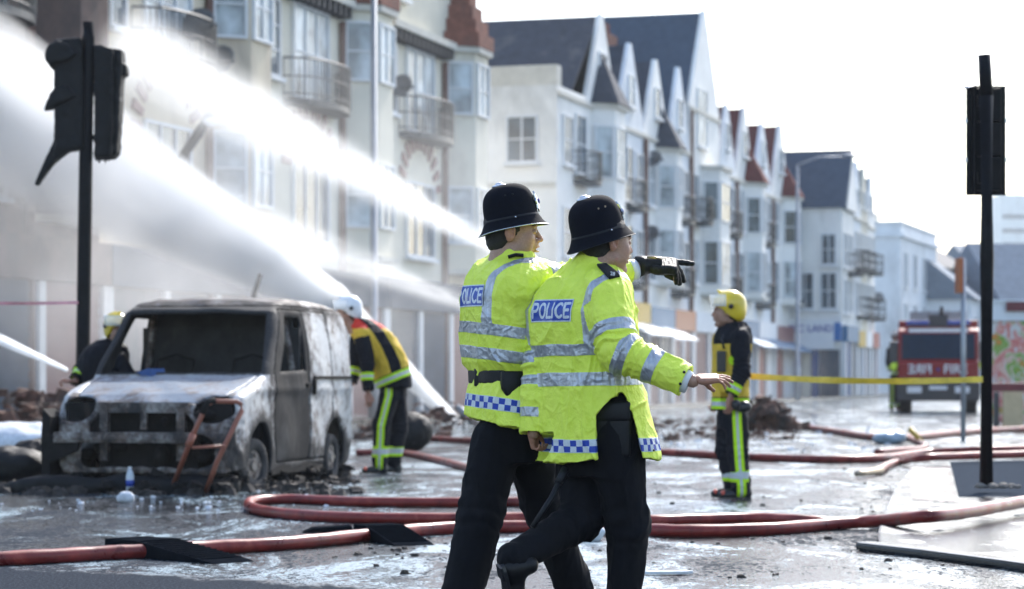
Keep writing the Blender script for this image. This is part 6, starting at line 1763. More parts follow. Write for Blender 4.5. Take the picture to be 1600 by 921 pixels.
# ================================================================== TRAFFIC LIGHTS
M_tl = pmat('traffic_light_black', (.006, .007, .010), .4, var=.4, scale=12, spec=.1)
M_tlm = pmat('melted_black_plastic', (.005, .0055, .007), .55, var=.5, scale=9, bmp=.6, spec=.25)
M_lens = pmat('dark_lens', (.03, .012, .01), .15, var=.2)
def tl_right():
    D = 21.9; p0 = gp(1541, 780, .0); p0 = Vector((q(1541, 0, D).x, D, .1))
    root = empty('traffic_light', p0, 'tall black traffic light seen from behind at the right kerb', 'traffic light')
    top = q(1538, 86, D); b_ = MB(); b_.tube([p0, q(1542, 400, D), q(1541, 150, D)], .063, 24); pole = b_.build('pole', M_tl, root, True)
    b_ = MB(); b_.tube([q(1541.3, 151, D), top], [.061, .058], 20); b_.build('pole_cap', M_tl, pole, True)
    b_ = MB(); b_.cyl(p0, p0 + Vector((0, 0, .03)), .11, .10, 20)
    z0 = q(0, 303, D).z; z1 = q(0, 130, D).z; xl = q(1516, 0, D).x; xr = q(1579, 0, D).x; xm = q(1547, 0, D).x
    b2 = MB(); b2.box(xl, xr, D + .20, D + .215, z0, z1); b2.build('backing_board', M_tl, root, bevel=.006)
    b2 = MB()
    for k in range(3):
        za = z0 + .04 + k * (z1 - z0 - .06) / 3; b2.box(xm - .125, xm + .125, D + .10, D + .198, za, za + (z1 - z0 - .06) / 3 - .012)
    hd = b2.build('signal_head', M_tl, root, bevel=.012)
    for k in range(3):
        zc = z0 + .04 + (k + .45) * (z1 - z0 - .06) / 3
        b3 = MB(); n = 14; 
        for i in range(n):
            a0 = R(-20) + R(220) * i / n; a1 = R(-20) + R(220) * (i + 1) / n
            P = [(xm + .11 * math.cos(a), zc + .11 * math.sin(a)) for a in (a0, a1)] + [(xm + .116 * math.cos(a), zc + .116 * math.sin(a)) for a in (a1, a0)]
            b3.prism([(p[0], p[1]) for p in P], D + .217, D + .40, 'y')
        b3.build('visor', M_tl, hd)
        b3 = MB(); b3.cyl((xm, D + .216, zc), (xm, D + .235, zc), .1, .095, 20); b3.build('lens', M_lens, hd)
    b2 = MB(); b2.box(xl + .055, xl + .075, D + .08, D + .198, z0 + .01, z1 - .01); b2.box(xm - .1, xm - .02, D + .05, D + .11, z0 + .1, z0 + .2); b2.box(xm - .1, xm - .02, D + .05, D + .11, z1 - .2, z1 - .1); b2.build('mounting_channel', M_tl, root)
    for zz in (q(0, 185, D).z, q(0, 247, D).z):
        for xx in (xl, xr): b2 = MB(); b2.box(xx - .008, xx + .008, D + .19, D + .225, zz - .018, zz + .018); b2.build('clip', M_metal, root)
    b2 = MB(); b2.tube([q(1518, 137, D + .2), q(1506, 137, D + .2)], .013, 8); b2.build('bolt', M_metal, root, True)
tl_right()
b_ = MB(); rnd = random.Random(8); P = Vector((q(1541, 0, 21.9).x, 21.9, .1)); vs_ = []
for k in range(26):
    a = rnd.uniform(0, 6.28); r = rnd.uniform(.03, .22); s_ = rnd.uniform(.015, .05); b_.ell((P.x + .08 + r * math.cos(a), P.y - .1 + r * .6 * math.sin(a), .1 + s_ * .5), (s_, s_ * .8, s_ * .6), 6, 4)
tag(b_.build('rubble', pmat('broken_concrete', (.2, .18, .16), .9, var=.4, scale=20)), 'small heap of broken concrete round the foot of the right traffic light', 'rubble', kind='stuff')

def tl_left():
    D = 28.2
    def z(y): return q(0, y, D).z
    base = Vector((q(127, 0, D).x, D, 0))
    root = empty('traffic_light', base, 'burnt traffic light with melted drooping hoods behind the van', 'traffic light')
    b_ = MB(); b_.tube([base, q(130, 540, D), q(134, 250, D), q(138, 60, D), q(138, 35, D)], [.083, .083, .080, .072, .068], 20); b_.build('pole', M_tl, root, True)
    def melt(name, pts, th, yc, mat=M_tlm, drop=None, seed=0):
        """outline in photo pixels given real thickness, edges softened and drips added"""
        P = [(q(x, y, D).x, q(x, y, D).z) for x, y in pts]
        cx = sum(p[0] for p in P) / len(P); lo_ = (min(p[0] for p in P) - .06, yc - th - .08, min(p[1] for p in P) - .08); hi_ = (max(p[0] for p in P) + .06, yc + th + .08, max(p[1] for p in P) + .06)
        S = SDF(lo_, hi_, .013)
        n = len(P); X, Z = np.meshgrid(S.ax[0], S.ax[2], indexing='ij'); d = np.full(X.shape, 1e9); ins = np.zeros(X.shape, bool)
        for i in range(n):
            a, b = P[i], P[(i + 1) % n]; ex, ez = b[0] - a[0], b[1] - a[1]
            t = np.clip(((X - a[0]) * ex + (Z - a[1]) * ez) / (ex * ex + ez * ez + 1e-9), 0, 1); d = np.minimum(d, np.hypot(X - a[0] - t * ex, Z - a[1] - t * ez))
            ins ^= ((a[1] > Z) != (b[1] > Z)) & (X < (b[0] - a[0]) * (Z - a[1]) / (b[1] - a[1] + 1e-12) + a[0])
        d = np.where(ins, -d, d); Y = np.abs(S.ax[1] - yc)[None, :, None] - th
        k = .04; A_ = d[:, None, :]; hh = np.clip(.5 - .5 * (Y - A_) / k, 0, 1); S.D = (Y + (A_ - Y) * hh + k * hh * (1 - hh)).astype(np.float32)
        if drop: drop(S)
        V, F = S.nets(); V = relax(V, F, 1, .5); V = V + normals(V, F) * (.016 * fbm(V * 12, 3, seed))[:, None]
        return np_mesh(name, V, F, mat, root)
    # left facing head: side view with the hoods pulled down
    h1 = melt('signal_head', [(88, 63), (128, 60), (132, 90), (133, 232), (120, 236), (106, 238), (96, 246), (84, 256), (86, 230), (86, 70)], .13, D + .02, seed=1)
    def hood(name, pts, th, yc, sd): 
        o = melt(name, pts, th, yc, seed=sd)
        o.parent = h1; return o
    hood('hood', [(92, 66), (80, 72), (72, 84), (74, 96), (82, 110), (88, 104), (110, 98), (124, 86), (108, 70)], .14, D - .02, 2)
    hood('hood', [(88, 138), (80, 150), (69, 174), (84, 171), (110, 160), (124, 152), (106, 134)], .12, D - .02, 3)
    hood('hood', [(86, 215), (78, 236), (67, 258), (57, 280), (54, 289), (58, 291), (64, 286), (76, 268), (90, 252), (108, 240), (112, 222)], .075, D - .0, 4)
    # right head seen nearly edge on from behind
    def drips(S):
        for k in range(7):
            x = 150 + k * 5; l = (4, 9, 5, 12, 6, 3, 2)[k]; a = q(x, 240, D + .05); b = q(x, 246 + l, D + .05); S.cone(a, .03, b, .008, k=.02)
    h2 = melt('signal_head', [(148, 72), (158, 70), (172, 76), (192, 78), (193, 100), (190, 150), (188, 200), (185, 240), (176, 248), (148, 247)], .15, D + .05, drop=drips, seed=6)
    melt('hood', [(190, 96), (198, 102), (200, 116), (192, 122), (186, 120), (186, 98)], .09, D + .05, seed=7).parent = h2
    melt('backing_board', [(176, 78), (180, 78), (178, 246), (174, 246)], .20, D + .02, seed=8)
    b_ = MB(); b_.tube([q(140, 88, D), q(165, 88, D + .03)], .03, 8); b_.tube([q(140, 215, D), q(165, 215, D + .03)], .03, 8); b_.build('bracket', M_tl, root, True)
tl_left()

# ================================================================== LAMP COLUMNS AND POSTS
M_galv = pmat('galvanised_steel', (.32, .34, .37), .45, metal=.5, var=.15, scale=5)
def column(base, h, r, label, arm=None, group='lamp columns'):
    root = empty('lamp_column', base, label, 'lamp column', group)
    b_ = MB(); b_.tube([base, base + Vector((0, 0, 1.4)), base + Vector((0, 0, 1.45)), base + Vector((0, 0, h))], [r * 1.5, r * 1.5, r, r * .7], 12); b_.build('pole', M_galv, root, True)
    if arm:
        t = base + Vector((0, 0, h)); e = t + arm; m = t + arm * .45 + Vector((0, 0, .18)); b_ = MB(); b_.tube([t, m, e], [.05, .04, .04], 8); ao = b_.build('arm', M_galv, root, True)
        b_ = MB(); b_.ell(e + arm.normalized() * .25, (.38, .16, .09)); b_.build('lantern', M_galv, root, True)
column(Vector((q(584, 0, 60).x, 60, .0)), 11.2, .10, 'grey lamp column standing in front of the cream houses, crossing the water jets', Vector((1.2, -.4, .2)))
column(Vector((q(1246, 0, 104).x, 104, .12)), 10.1, .085, 'slim grey lamp column before the blue and white shop', Vector((2.0, -.3, .35)))
D = 41.5; bp = gp(1505, 690)
root = empty('bus_stop_post', bp, 'thin grey post with a narrow orange edged sign left of the right traffic light', 'post')
b_ = MB(); b_.tube([bp, Vector((bp.x, bp.y, 3.15))], .045, 12); b_.build('pole', M_galv, root, True)
b_ = MB(); c = q(1500, 0, bp.y); b_.box(c.x - .05, c.x + .015, bp.y - .22, bp.y + .22, 2.55, 3.15); b_.build('sign_panel', M_orange, root, bevel=.01)
# leaning burnt poles on the left
def lean(p0, p1, r, lab, head=False):
    root = empty('leaning_pole', p0, lab, 'pole'); b_ = MB(); b_.tube([p0, p1], r, 8); b_.build('pole', M_tlm, root, True)
    if head: b_ = MB(); b_.ell(p0 * .25 + p1 * .75 + Vector((.1, 0, .05)), (.16, .14, .12)); b_.build('lamp', M_signw, root, True)
lean(q(282, 250, 50), q(332, 176, 50), .10, 'scorched dark strut leaning from the wall at upper left, beyond the jets', True)
lean(q(391, 480, 44), q(407, 428, 44), .045, 'short dark leaning stick rising behind the roof of the burnt van')
# satellite dishes
for (x, y, u, r, lb) in ((312, 42, -26, .42, 'large grey satellite dish high on the left cream house'), (346, 96, -24, .36, 'dark dish below the large one, just above the upper jet'), (332, 122, -24.5, .30, 'small dark dish lowest of the three above the upper jet'), (628, 136, -8, .34, 'dark dish seen side on above the curved balcony'),
                         (1022, 249, 22, .34, 'round grey dish between the gables of the white terrace'), (1018, 366, 22, .34, 'dish low on the white terrace right of the front helmet'), (1138, 352, 38, .3, 'small dish beside the pointing hand, mid terrace'), (1275, 455, 57, .45, 'dark dish above the blue and white shop'), (1372, 467, 79, .4, 'pair of flat dark dishes at the end of the stepped out block')):
    s_ = 82.2 - .0424 * x
    Dd = FPX / s_ - .9 - (6 if x > 1270 else 0); pd = q(x, y, Dd); dish(pd, r, R(25 if x % 2 else -20), lb)

# ================================================================== FIRE ENGINE
M_fered = pmat('fire_engine_red', (.24, .006, .009), .4, var=.12, scale=3, spec=.3)
M_febump = pmat('dark_bumper', (.035, .035, .04), .5, var=.2)
M_feglass = pmat('windscreen_glass', (.006, .02, .045), .3, spec=.12)
M_ltblue = pmat('beacon_blue', (.01, .04, .30), .2, var=.1)
M_lime = pmat('lime_plastic', (.55, .75, .03), .5, var=.1)
def fire_engine():
    D = 74.0; c0 = Vector((q(1466, 0, D).x, D, 0)); yaw = R(-10)
    M = Matrix.Translation(c0) @ Matrix.Rotation(yaw, 4, 'Z')
    root = empty('fire_engine', c0, 'red fire engine with blue light bar parked facing the camera down the street', 'fire engine')
    W = 1.22
    b_ = MB(M); b_.prism([(0, .95), (-.02, 1.55), (.10, 1.62), (.28, 2.52), (.5, 2.62), (2.6, 2.66), (2.6, .55), (.1, .55)], -W, W, 'x'); cab = b_.build('cab', M_fered, root, bevel=.05)
    # in prism axis 'x' the profile is (y, z)
    b_ = MB(M); b_.box(-W - .02, W + .02, 2.65, 8.0, .6, 2.9); b_.build('rear_body', M_fered, root, bevel=.04)
    Mw = M @ Matrix.Translation((0, .10, 1.64)) @ Matrix.Rotation(math.atan2(.18, .88), 4, 'X') if False else M
    b_ = MB(M); b_.prism([(.075, 1.66), (.255, 2.44), (.235, 2.445), (.055, 1.665)], -W + .12, W - .12, 'x'); b_.build('windscreen', M_feglass, root)
    for e in (-1, 1):
        b_ = MB(M); b_.prism([(.45, 1.66), (.62, 2.4), (1.45, 2.4), (1.45, 1.66)], e * (W + .004), e * (W + .02), 'x'); b_.build('side_window', M_feglass, root)
        b_ = MB(M); b_.box(e * (W + .02), e * (W + .26), -.12, -.04, 1.55, 2.2); b_.build('mirror', M_febump, root, bevel=.03)
        b_ = MB(M); b_.tube([(e * W, .1, 1.5), (e * (W + .14), -.08, 1.58)], .05, 8); b_.ell((e * (W + .13), -.1, 1.42), (.11, .08, .13)); b_.build('mirror_arm', M_lime, root, True)
        b_ = MB(M); b_.box(e * .72 - .22, e * .72 + .22, -.17, -.14, .62, .82); b_.build('headlight', M_signw, root, bevel=.02)
        for y in (1.2, 6.0):
            b_ = MB(M @ Matrix.Translation((e * (W - .2), y, .5))); b_.cyl((-.16, 0, 0), (.16, 0, 0), .5, .5, 24); w_ = b_.build('wheel', M_tyre, root)
            b_ = MB(M @ Matrix.Translation((e * (W - .2), y, .5))); b_.cyl((e * .1, 0, 0), (e * .18, 0, 0), .27, .22, 16); b_.build('rim', M_galv, w_)
    b_ = MB(M); b_.box(-W - .03, W + .03, -.14, .6, .38, .95); bp_ = b_.build('bumper', M_febump, root, bevel=.05)
    b_ = MB(M); b_.box(-.27, .27, -.16, -.142, .72, .84); b_.build('number_plate', M_signw, bp_)
    b_ = MB(M); b_.box(-W + .05, W - .05, -.035, -.012, 1.0, 1.08); b_.build('bumper_trim', M_febump, root)
    # lettering, the left word mirrored as on the real vehicle
    T0 = M @ Matrix.Translation((0, -.045, 1.34)) @ Matrix.Rotation(R(90), 4, 'X')
    text_obj('lettering', 'FIRE', T0 @ Matrix.Translation((.52, 0, 0)), .40, M_signw, root, ext=.006)
    text_obj('lettering', 'FIRE', T0 @ Matrix.Translation((-.55, 0, 0)) @ Matrix.Diagonal((-1, 1, 1, 1)), .40, M_signw, root, ext=.006)
    b_ = MB(M); b_.ell((0, -.03, 1.34), (.05, .02, .05)); b_.build('badge', M_ltblue, root, True)
    b_ = MB(M); b_.box(-.95, .95, .55, .85, 2.68, 2.72); lb = b_.build('light_bar', M_dframe, root)
    for e in (-1, 1):
        b_ = MB(M); b_.box(e * .98, e * .28, .52, .88, 2.722, 2.86); b_.build('beacon', M_ltblue, lb, bevel=.03)
    b_ = MB(M)
    for yy in (3.0, 7.8): b_.box(-.9, .9, yy - .05, yy + .05, 2.905, 3.2)
    for e in (-.7, -.3, .3, .7): b_.tube([(e, 1.6, 3.15), (e, 8.2, 3.25)], .05, 6)
    b_.build('ladder', M_galv, root)
    b_ = MB(M); b_.box(-.3, .3, 1.2, 1.8, 2.67, 3.05); b_.cyl((.1, 1.5, 3.05), (.1, .9, 3.25), .08, .06, 10); b_.build('water_monitor', M_febump, root)
    for (a, b2, z_) in ((-W + .02, W - .02, 2.56),):
        b_ = MB(M); b_.box(a + .3, b2 - .3, .262, .275, 2.49, 2.60); b_.build('destination_panel', M_signw, root)
fire_engine()

# ================================================================== RIGHT SIDE: painted hoarding, barrier, board
def graf_mat():
    m, nt, b = mat_new('street_art_paint')
    n = noise_(nt, 1.6, 3, .6, dist=1.5); n2 = noise_(nt, 2.6, 3, .6, dist=1.2, coord=(1.3, 1, .8))
    c = ramp(nt, n, [(.30, (.62, .50, .46)), (.42, (.60, .13, .11)), (.50, (.70, .48, .40)), (.58, (.14, .36, .05)), (.66, (.62, .22, .05))])
    n_ = ramp(nt, n2, [(.56, 0.0), (.6, 1.0)]); c = mixc(nt, n_, c, (.62, .6, .58))
    nt.links.new(c, b.inputs['Base Color']); b.inputs['Roughness'].default_value = .8; return m
D = 62
root = empty('painted_wall', Vector((13.5, D, 0)), 'wall covered in colourful street art behind the right traffic light pole', 'wall')
x0 = q(1549, 0, D).x
b_ = MB(); b_.box(x0, x0 + 9, D, D + .4, 0, 2.55); b_.build('wall', graf_mat(), root)
b_ = MB(); b_.box(x0 - .1, x0 + 9, D - .1, D + .5, 2.551, 3.02); b_.box(x0 - .2, x0 + 9.2, D - .15, D + .6, 3.021, 3.09); b_.build('coping', M_white2, root)
b_ = MB(); b_.box(q(1570, 0, D).x, q(1570, 0, D).x + 2.2, D - .18, D - .152, q(0, 487, D).z, q(0, 472, D).z); b_.build('sign', M_maroon, root)
# figure-like green and dark patch of the mural stays part of the paint; parapet roof behind
D = 51
root = empty('red_barrier', Vector((q(1550, 0, D).x, D, 0)), 'dark red board barrier on legs at the right edge behind the traffic light', 'barrier')
b_ = MB(); b_.box(q(1551, 0, D).x, q(1700, 0, D).x, D + .1, D + .16, q(0, 612, D).z, q(0, 599, D).z); b_.build('board', M_maroon, root, bevel=.01)
for x in (1556, 1690): b_ = MB(); b_.box(q(x, 0, D).x, q(x, 0, D).x + .08, D + .05, D + .3, 0, q(0, 613, D).z); b_.build('leg', M_dframe, root)
b_ = MB(); b_.box(q(1567, 0, D).x, q(1598, 0, D).x, D - .06, D - .03, .0, q(0, 612, D).z); b_.box(q(1567, 0, D).x, q(1567, 0, D).x + .03, D - .029, D + .04, 0, .8)
tag(b_.build('tan_panel', pmat('tan_board', (.52, .40, .24), .7, var=.12)), 'upright tan board leaning below the dark red barrier', 'board')

# ================================================================== TAPE
M_tapey = pmat('yellow_tape', (.80, .56, .05), .4, var=.35, scale=9)
M_taper = pmat('red_white_tape', (.70, .28, .32), .4, var=.45, scale=5)
def tape(pts, w, mat, name, label):
    b_ = MB(); vs_ = []; fs_ = []; n = 26; P = []
    for i in range(n + 1):
        t = i / n; p = pts[0].lerp(pts[1], t); p.z -= pts[2] * 4 * t * (1 - t); tw = .5 * math.sin(t * 9); P.append((p, tw))
    for p, tw in P:
        up = Vector((0, math.sin(tw), math.cos(tw))) * w / 2
        for s_ in (-1, 1):
            for o in (-.001, .001): vs_.append(p + up * s_ + Vector((0, o, 0)))
    for i in range(n):
        a = i * 4
        for (i0, i1) in ((0, 2), (3, 1), (2, 3), (1, 0)): fs_.append((a + i0, a + i1, a + 4 + i1, a + 4 + i0))
    b_.add(vs_, fs_); return tag(b_.build(name, mat, smooth=False), label, 'tape')
tape((q(1172, 588, 22.1), q(1536, 593, 21.82), .03), .058, M_tapey, 'barrier_tape', 'yellow barrier tape stretched from the standing firefighter to the right traffic light')
tape((q(-60, 473, 28.0), q(122, 473, 28.1), .01), .035, M_taper, 'barrier_tape', 'thin red and white tape tied to the burnt traffic light')

# ================================================================== HOSES
def hose_mat():
    m, nt, b = mat_new('red_rubber_hose')
    n = noise_(nt, 5, 5, .65, dist=.4); n2 = noise_(nt, 70, 3, .6)
    c = ramp(nt, n, [(.3, (.085, .010, .010)), (.55, (.21, .022, .018)), (.75, (.34, .075, .055))])
    nt.links.new(c, b.inputs['Base Color']); nt.links.new(ramp(nt, n, [(.3, .22), (.7, .5)]), b.inputs['Roughness'])
    b.inputs['Specular IOR Level'].default_value = .35; bump(nt, b, n2, .25, .004); return m
M_hose = hose_mat()
def crom(P, n=10):
    out = []
    Q = [P[0] * 2 - P[1]] + P + [P[-1] * 2 - P[-2]]
    for i in range(1, len(Q) - 2):
        a, b, c, d = Q[i - 1], Q[i], Q[i + 1], Q[i + 2]
        for k in range(n):
            t = k / n; out.append(.5 * ((2 * b) + (c - a) * t + (2 * a - 5 * b + 4 * c - d) * t * t + (3 * b - a - 3 * c + d) * t ** 3))
    return out + [P[-1]]
def hose(pix, r, label, z=0.0):
    """pix: photo pixels of the line where the hose touches the ground"""
    P = []
    for p in pix:
        zz = z + (p[2] if len(p) > 2 else 0.0); g_ = gp(p[0], p[1], zz); P.append(Vector((g_.x, g_.y, zz + r * .92)))
    P = crom(P); rnd = random.Random(len(pix))
    b_ = MB(); b_.tube(P, [r * (1 + .03 * math.sin(i * .9)) for i in range(len(P))], 14, squash=.94)
    return tag(b_.build('fire_hose', M_hose, smooth=True), label, 'hose', 'red fire hoses on the wet road')
hose([(-60, 888), (60, 882), (160, 876), (240, 872, .0), (320, 867), (420, 862), (500, 855), (580, 846), (660, 838), (740, 834), (900, 833), (1010, 838), (1080, 840), (1200, 837), (1300, 829), (1370, 824, .02), (1440, 818, .1), (1500, 812, .1), (1560, 801, .1), (1650, 782, .1), (1760, 755, .1)], .048,
     'thick red hose running right across the foreground, nearest to the camera')
hose([(556, 712), (600, 712), (640, 714), (700, 728), (760, 744), (840, 756), (915, 766), (948, 778), (910, 790), (840, 792), (700, 793), (560, 792), (460, 788), (400, 790), (389, 797), (400, 804), (450, 812), (560, 818), (700, 819), (840, 818), (930, 820), (1012, 823), (1090, 821), (1180, 819), (1250, 822), (1300, 826, -.02), (1345, 827, -.05)], .046,
     'red hose doubling back in a loop right of the van')
hose([(640, 688), (740, 694), (850, 700), (990, 710), (1080, 715), (1150, 719), (1220, 722), (1300, 724), (1380, 722), (1450, 713, .02), (1530, 709, .07), (1620, 707, .07), (1720, 706, .07)], .055, 'dark red hose running past the standing firefighter to the right edge')
hose([(1374, 742), (1386, 734), (1405, 728), (1440, 722, .09), (1500, 719, .1), (1600, 716, .1), (1700, 714, .1)], .05, 'short red hose ending in a nozzle near the tactile paving')
hose([(1235, 661), (1262, 672), (1310, 680), (1370, 689), (1430, 688), (1490, 682), (1560, 677), (1680, 672)], .065, 'far dark red hose trailing from the rubble heap to the right')
hose([(1420, 688), (1445, 704), (1370, 712)], .05, 'small loop of dark hose beyond the standing firefighter')
b_ = MB(); n0 = gp(1376, 742) + Vector((0, 0, .05)); b_.tube([n0, gp(1352, 746) + Vector((0, 0, .05)), gp(1338, 748) + Vector((0, 0, .05))], [.045, .035, .028], 10)
tag(b_.build('hose_nozzle', M_brass, smooth=True), 'brass nozzle on the end of the short hose near the tactile paving', 'nozzle')
# hose ramps
M_ramp = pmat('black_rubber_ramp', (.009, .011, .015), .6, var=.35, scale=14, bmp=.3, spec=0)
def ramp_(pxa, pxb, w, label, group='black hose ramps over the foreground hose'):
    a, b = gp(*pxa), gp(*pxb); d = b - a; L = d.length; d.normalize(); n = Vector((d.y, -d.x, 0))
    M = Matrix(((d.x, n.x, 0, a.x), (d.y, n.y, 0, a.y), (0, 0, 1, 0), (0, 0, 0, 1)))
    root = empty('hose_ramp', a, label, 'hose ramp', group)
    b_ = MB(M); b_.prism([(0, .0), (0, .105), (L * .30, .105), (L * .96, .012), (L, .0)], -w, w, 'y'); r_ = b_.build('ramp', M_ramp, root, bevel=.006)
    b_ = MB(M); k = .33
    while k < .93:
        x = L * k; zt = .105 - (.093) * (k - .30) / .66; b_.box(x, x + .012, -w + .01, w - .01, zt - .006, zt + .006); k += .055
    b_.build('grip_ridges', M_ramp, r_)
ramp_((196, 866), (366, 880), .16, 'black hose ramp at lower left, larger of the two')
ramp_((582, 842), (648, 853), .14, 'black hose ramp farther along the hose, near the centre')
for (x, y, w_, lb) in ((512, 832, .18, 'flat black rubber piece just behind the hose near the centre ramp'),):
    p = gp(x, y); b_ = MB(Matrix.Translation(p) @ Matrix.Rotation(R(8), 4, 'Z')); b_.prism([(-w_, 0), (-w_ * .6, .035), (w_ * .9, .05), (w_, 0)], -.1, .1, 'y'); tag(b_.build('rubber_strip', M_ramp, bevel=.004), lb, 'rubber strip')

# ================================================================== DEBRIS
M_deb = pmat('burnt_debris', (.035, .03, .028), .9, var=.7, scale=12, dirt=(.16, .12, .09), dirt_amt=.5)
M_debb = pmat('broken_brick', (.12, .055, .036), .9, var=.7, scale=6, dirt=(.035, .03, .028), dirt_amt=.45)
M_debw = pmat('pale_litter', (.62, .65, .70), .7, var=.25, scale=14)
def chunk(b_, c, s, rnd):
    n = 6; vs_ = []; yaw = rnd.uniform(0, 6.28)
    for k in (0, 1):
        for i in range(n):
            t = yaw + 2 * math.pi * i / n; r = s * rnd.uniform(.6, 1.15) * (1 if k == 0 else rnd.uniform(.5, .95)); vs_.append((c[0] + r * math.cos(t) * 1.25, c[1] + r * math.sin(t), c[2] + (0 if k == 0 else s * rnd.uniform(.35, .9))))
    b_.add(vs_, [list(range(n))[::-1], list(range(n, 2 * n))] + [(i, (i + 1) % n, n + (i + 1) % n, n + i) for i in range(n)])
def scatter(name, label, mat, N, px, py, smin, smax, seed, pile=None):
    rnd = random.Random(seed); b_ = MB()
    for i in range(N):
        y = rnd.uniform(*py) if not callable(py) else py(rnd); x = rnd.uniform(*px); g_ = gp(x, y)
        z = 0
        if pile: z = max(0, pile(x, g_)) * rnd.random()
        s = smin + (smax - smin) * rnd.random() ** 3
        chunk(b_, (g_.x, g_.y, z), s, rnd)
    return tag(b_.build(name, mat), label, name.replace('_', ' '), kind='stuff')
scatter('debris', 'black charred debris spread on the road under and around the burnt van', M_deb, 900, (-40, 560), (738, 775), .015, .10, 1)
scatter('debris', 'loose black crumbs of debris on the open wet road', M_deb, 260, (560, 1560), (660, 905), .006, .03, 2)
scatter('debris', 'dark crumbs on the nearest asphalt at lower left', M_deb, 45, (480, 760), (838, 875), .008, .03, 12)
scatter('pale_litter', 'pale scraps and glass scattered on the road around the van', M_debw, 160, (-20, 620), (745, 800), .006, .03, 3)
scatter('pale_litter', 'pale scraps scattered across the road beyond the firefighter', M_debw, 150, (990, 1400), (655, 705), .02, .06, 13)
scatter('rubble', 'broken brick rubble strewn along the foot of the cream houses', M_debb, 700, (560, 1000), (648, 690), .02, .15, 4, pile=lambda x, g_: .45 * math.exp(-((x - 680) / 70) ** 2))
scatter('rubble', 'brick rubble trail left of the standing firefighter', M_debb, 330, (990, 1250), (655, 690), .02, .10, 5)
scatter('rubble', 'rubble at the foot of the scorched house at far left', M_debb, 500, (-30, 160), (655, 700), .04, .28, 6, pile=lambda x, g_: .8)
rnd = random.Random(31); b_ = MB(VM)
for i in range(700):
    x = rnd.uniform(-.35, 4.0); y = rnd.uniform(-1.0, .95); z = rnd.random() * (.16 if x < .9 else .12)
    if x < .0: z *= .5
    chunk(b_, (x, y, z), rnd.uniform(.02, .11), rnd)
tag(b_.build('burnt_wreckage', M_soot_), 'black heap of burnt remains packed under the van', 'burnt wreckage', kind='stuff')
# charred heap right of the standing firefighter
rnd = random.Random(9); b_ = MB(); D = 50; cx = q(1200, 0, D).x
for i in range(150):
    t = rnd.gauss(0, .42); z = max(0, .62 * math.exp(-(t / .48) ** 2)) * rnd.random(); chunk(b_, (cx + t, D + rnd.uniform(-.4, .4), z), rnd.uniform(.06, .2), rnd)
hp = empty('rubble_heap', Vector((cx, D, 0)), 'heap of charred timber and bricks just right of the standing firefighter', 'rubble heap')
b_.build('brick_heap', M_debb, hp)
b_ = MB()
for i in range(12):
    a = Vector((cx + rnd.uniform(-.5, .3), D + rnd.uniform(-.4, .4), rnd.uniform(.1, .4))); b_.cyl(a, a + Vector((rnd.uniform(-.3, .5), rnd.uniform(-.2, .2), rnd.uniform(.1, .5))), .03, .025, 5)
b_.build('charred_timber', M_deb, hp)
# dark heap behind the van on the left, bin bags near the bending firefighter
def lump(name, c, r, mat, label, cat, seed=0):
    s = SDF([c[i] - r[i] * 1.35 for i in range(3)], [c[i] + r[i] * 1.35 for i in range(3)], max(r) / 16)
    rr = random.Random(seed); s.ell(c, r)
    for k in range(5): s.ell((c[0] + rr.uniform(-.6, .6) * r[0], c[1] + rr.uniform(-.5, .5) * r[1], c[2] + rr.uniform(-.2, .5) * r[2]), tuple(x * .55 for x in r), k=max(r) * .2)
    V, F = s.nets(); V = V + normals(V, F) * (max(r) * .08 * fbm(V * (3 / max(r)), 3, seed))[:, None]; V[:, 2] = np.maximum(V[:, 2], .0)
    return tag(np_mesh(name, V, F, mat), label, cat)
D = 25; c = q(20, 735, D); lump('debris_lump', (c.x, D, .18), (.42, .3, .2), M_tlm, 'charred black lump left of the burnt van, nearest the photo edge', 'debris', 1)
c = q(60, 720, 25.6); lump('debris_lump', (c.x, 25.6, .2), (.30, .3, .26), M_tlm, 'charred black lump touching the left front corner of the burnt van', 'debris', 2)
c = q(642, 678, 36); lump('bin_bag', (c.x, 36, .28), (.32, .3, .30), M_tlm, 'black bin bag on the road right of the bending firefighter', 'bin bag', 3)
c = q(20, 690, 36); lump('foam_heap', (c.x, 36, .1), (.85, .5, .32), M_debw, 'heap of pale sacking on the road left of the van', 'sacking', 4)
D = 26; lump('charred_mat', tuple(Vector((q(200, 0, D - 2.4).x, D - 2.9, .03))), (.95, .18, .07), M_tlm, 'flat charred mat in the wet before the nose of the van', 'debris', 5)
c = gp(1390, 694); lump('crumpled_sheet', (c.x, c.y, .09), (.28, .22, .12), pmat('pale_blue_plastic', (.38, .48, .58), .35, var=.3), 'crumpled pale blue sheet lying by the far hose', 'sheet', 6)
D = c.y - .3; b_ = MB(); b_.tube([Vector((c.x + .28, D, .26)), Vector((c.x + .48, D - .1, .03))], [.05, .04], 8); tag(b_.build('foam_tube', M_yel, smooth=True), 'short yellow ended tube leaning by the crumpled blue sheet', 'tube')
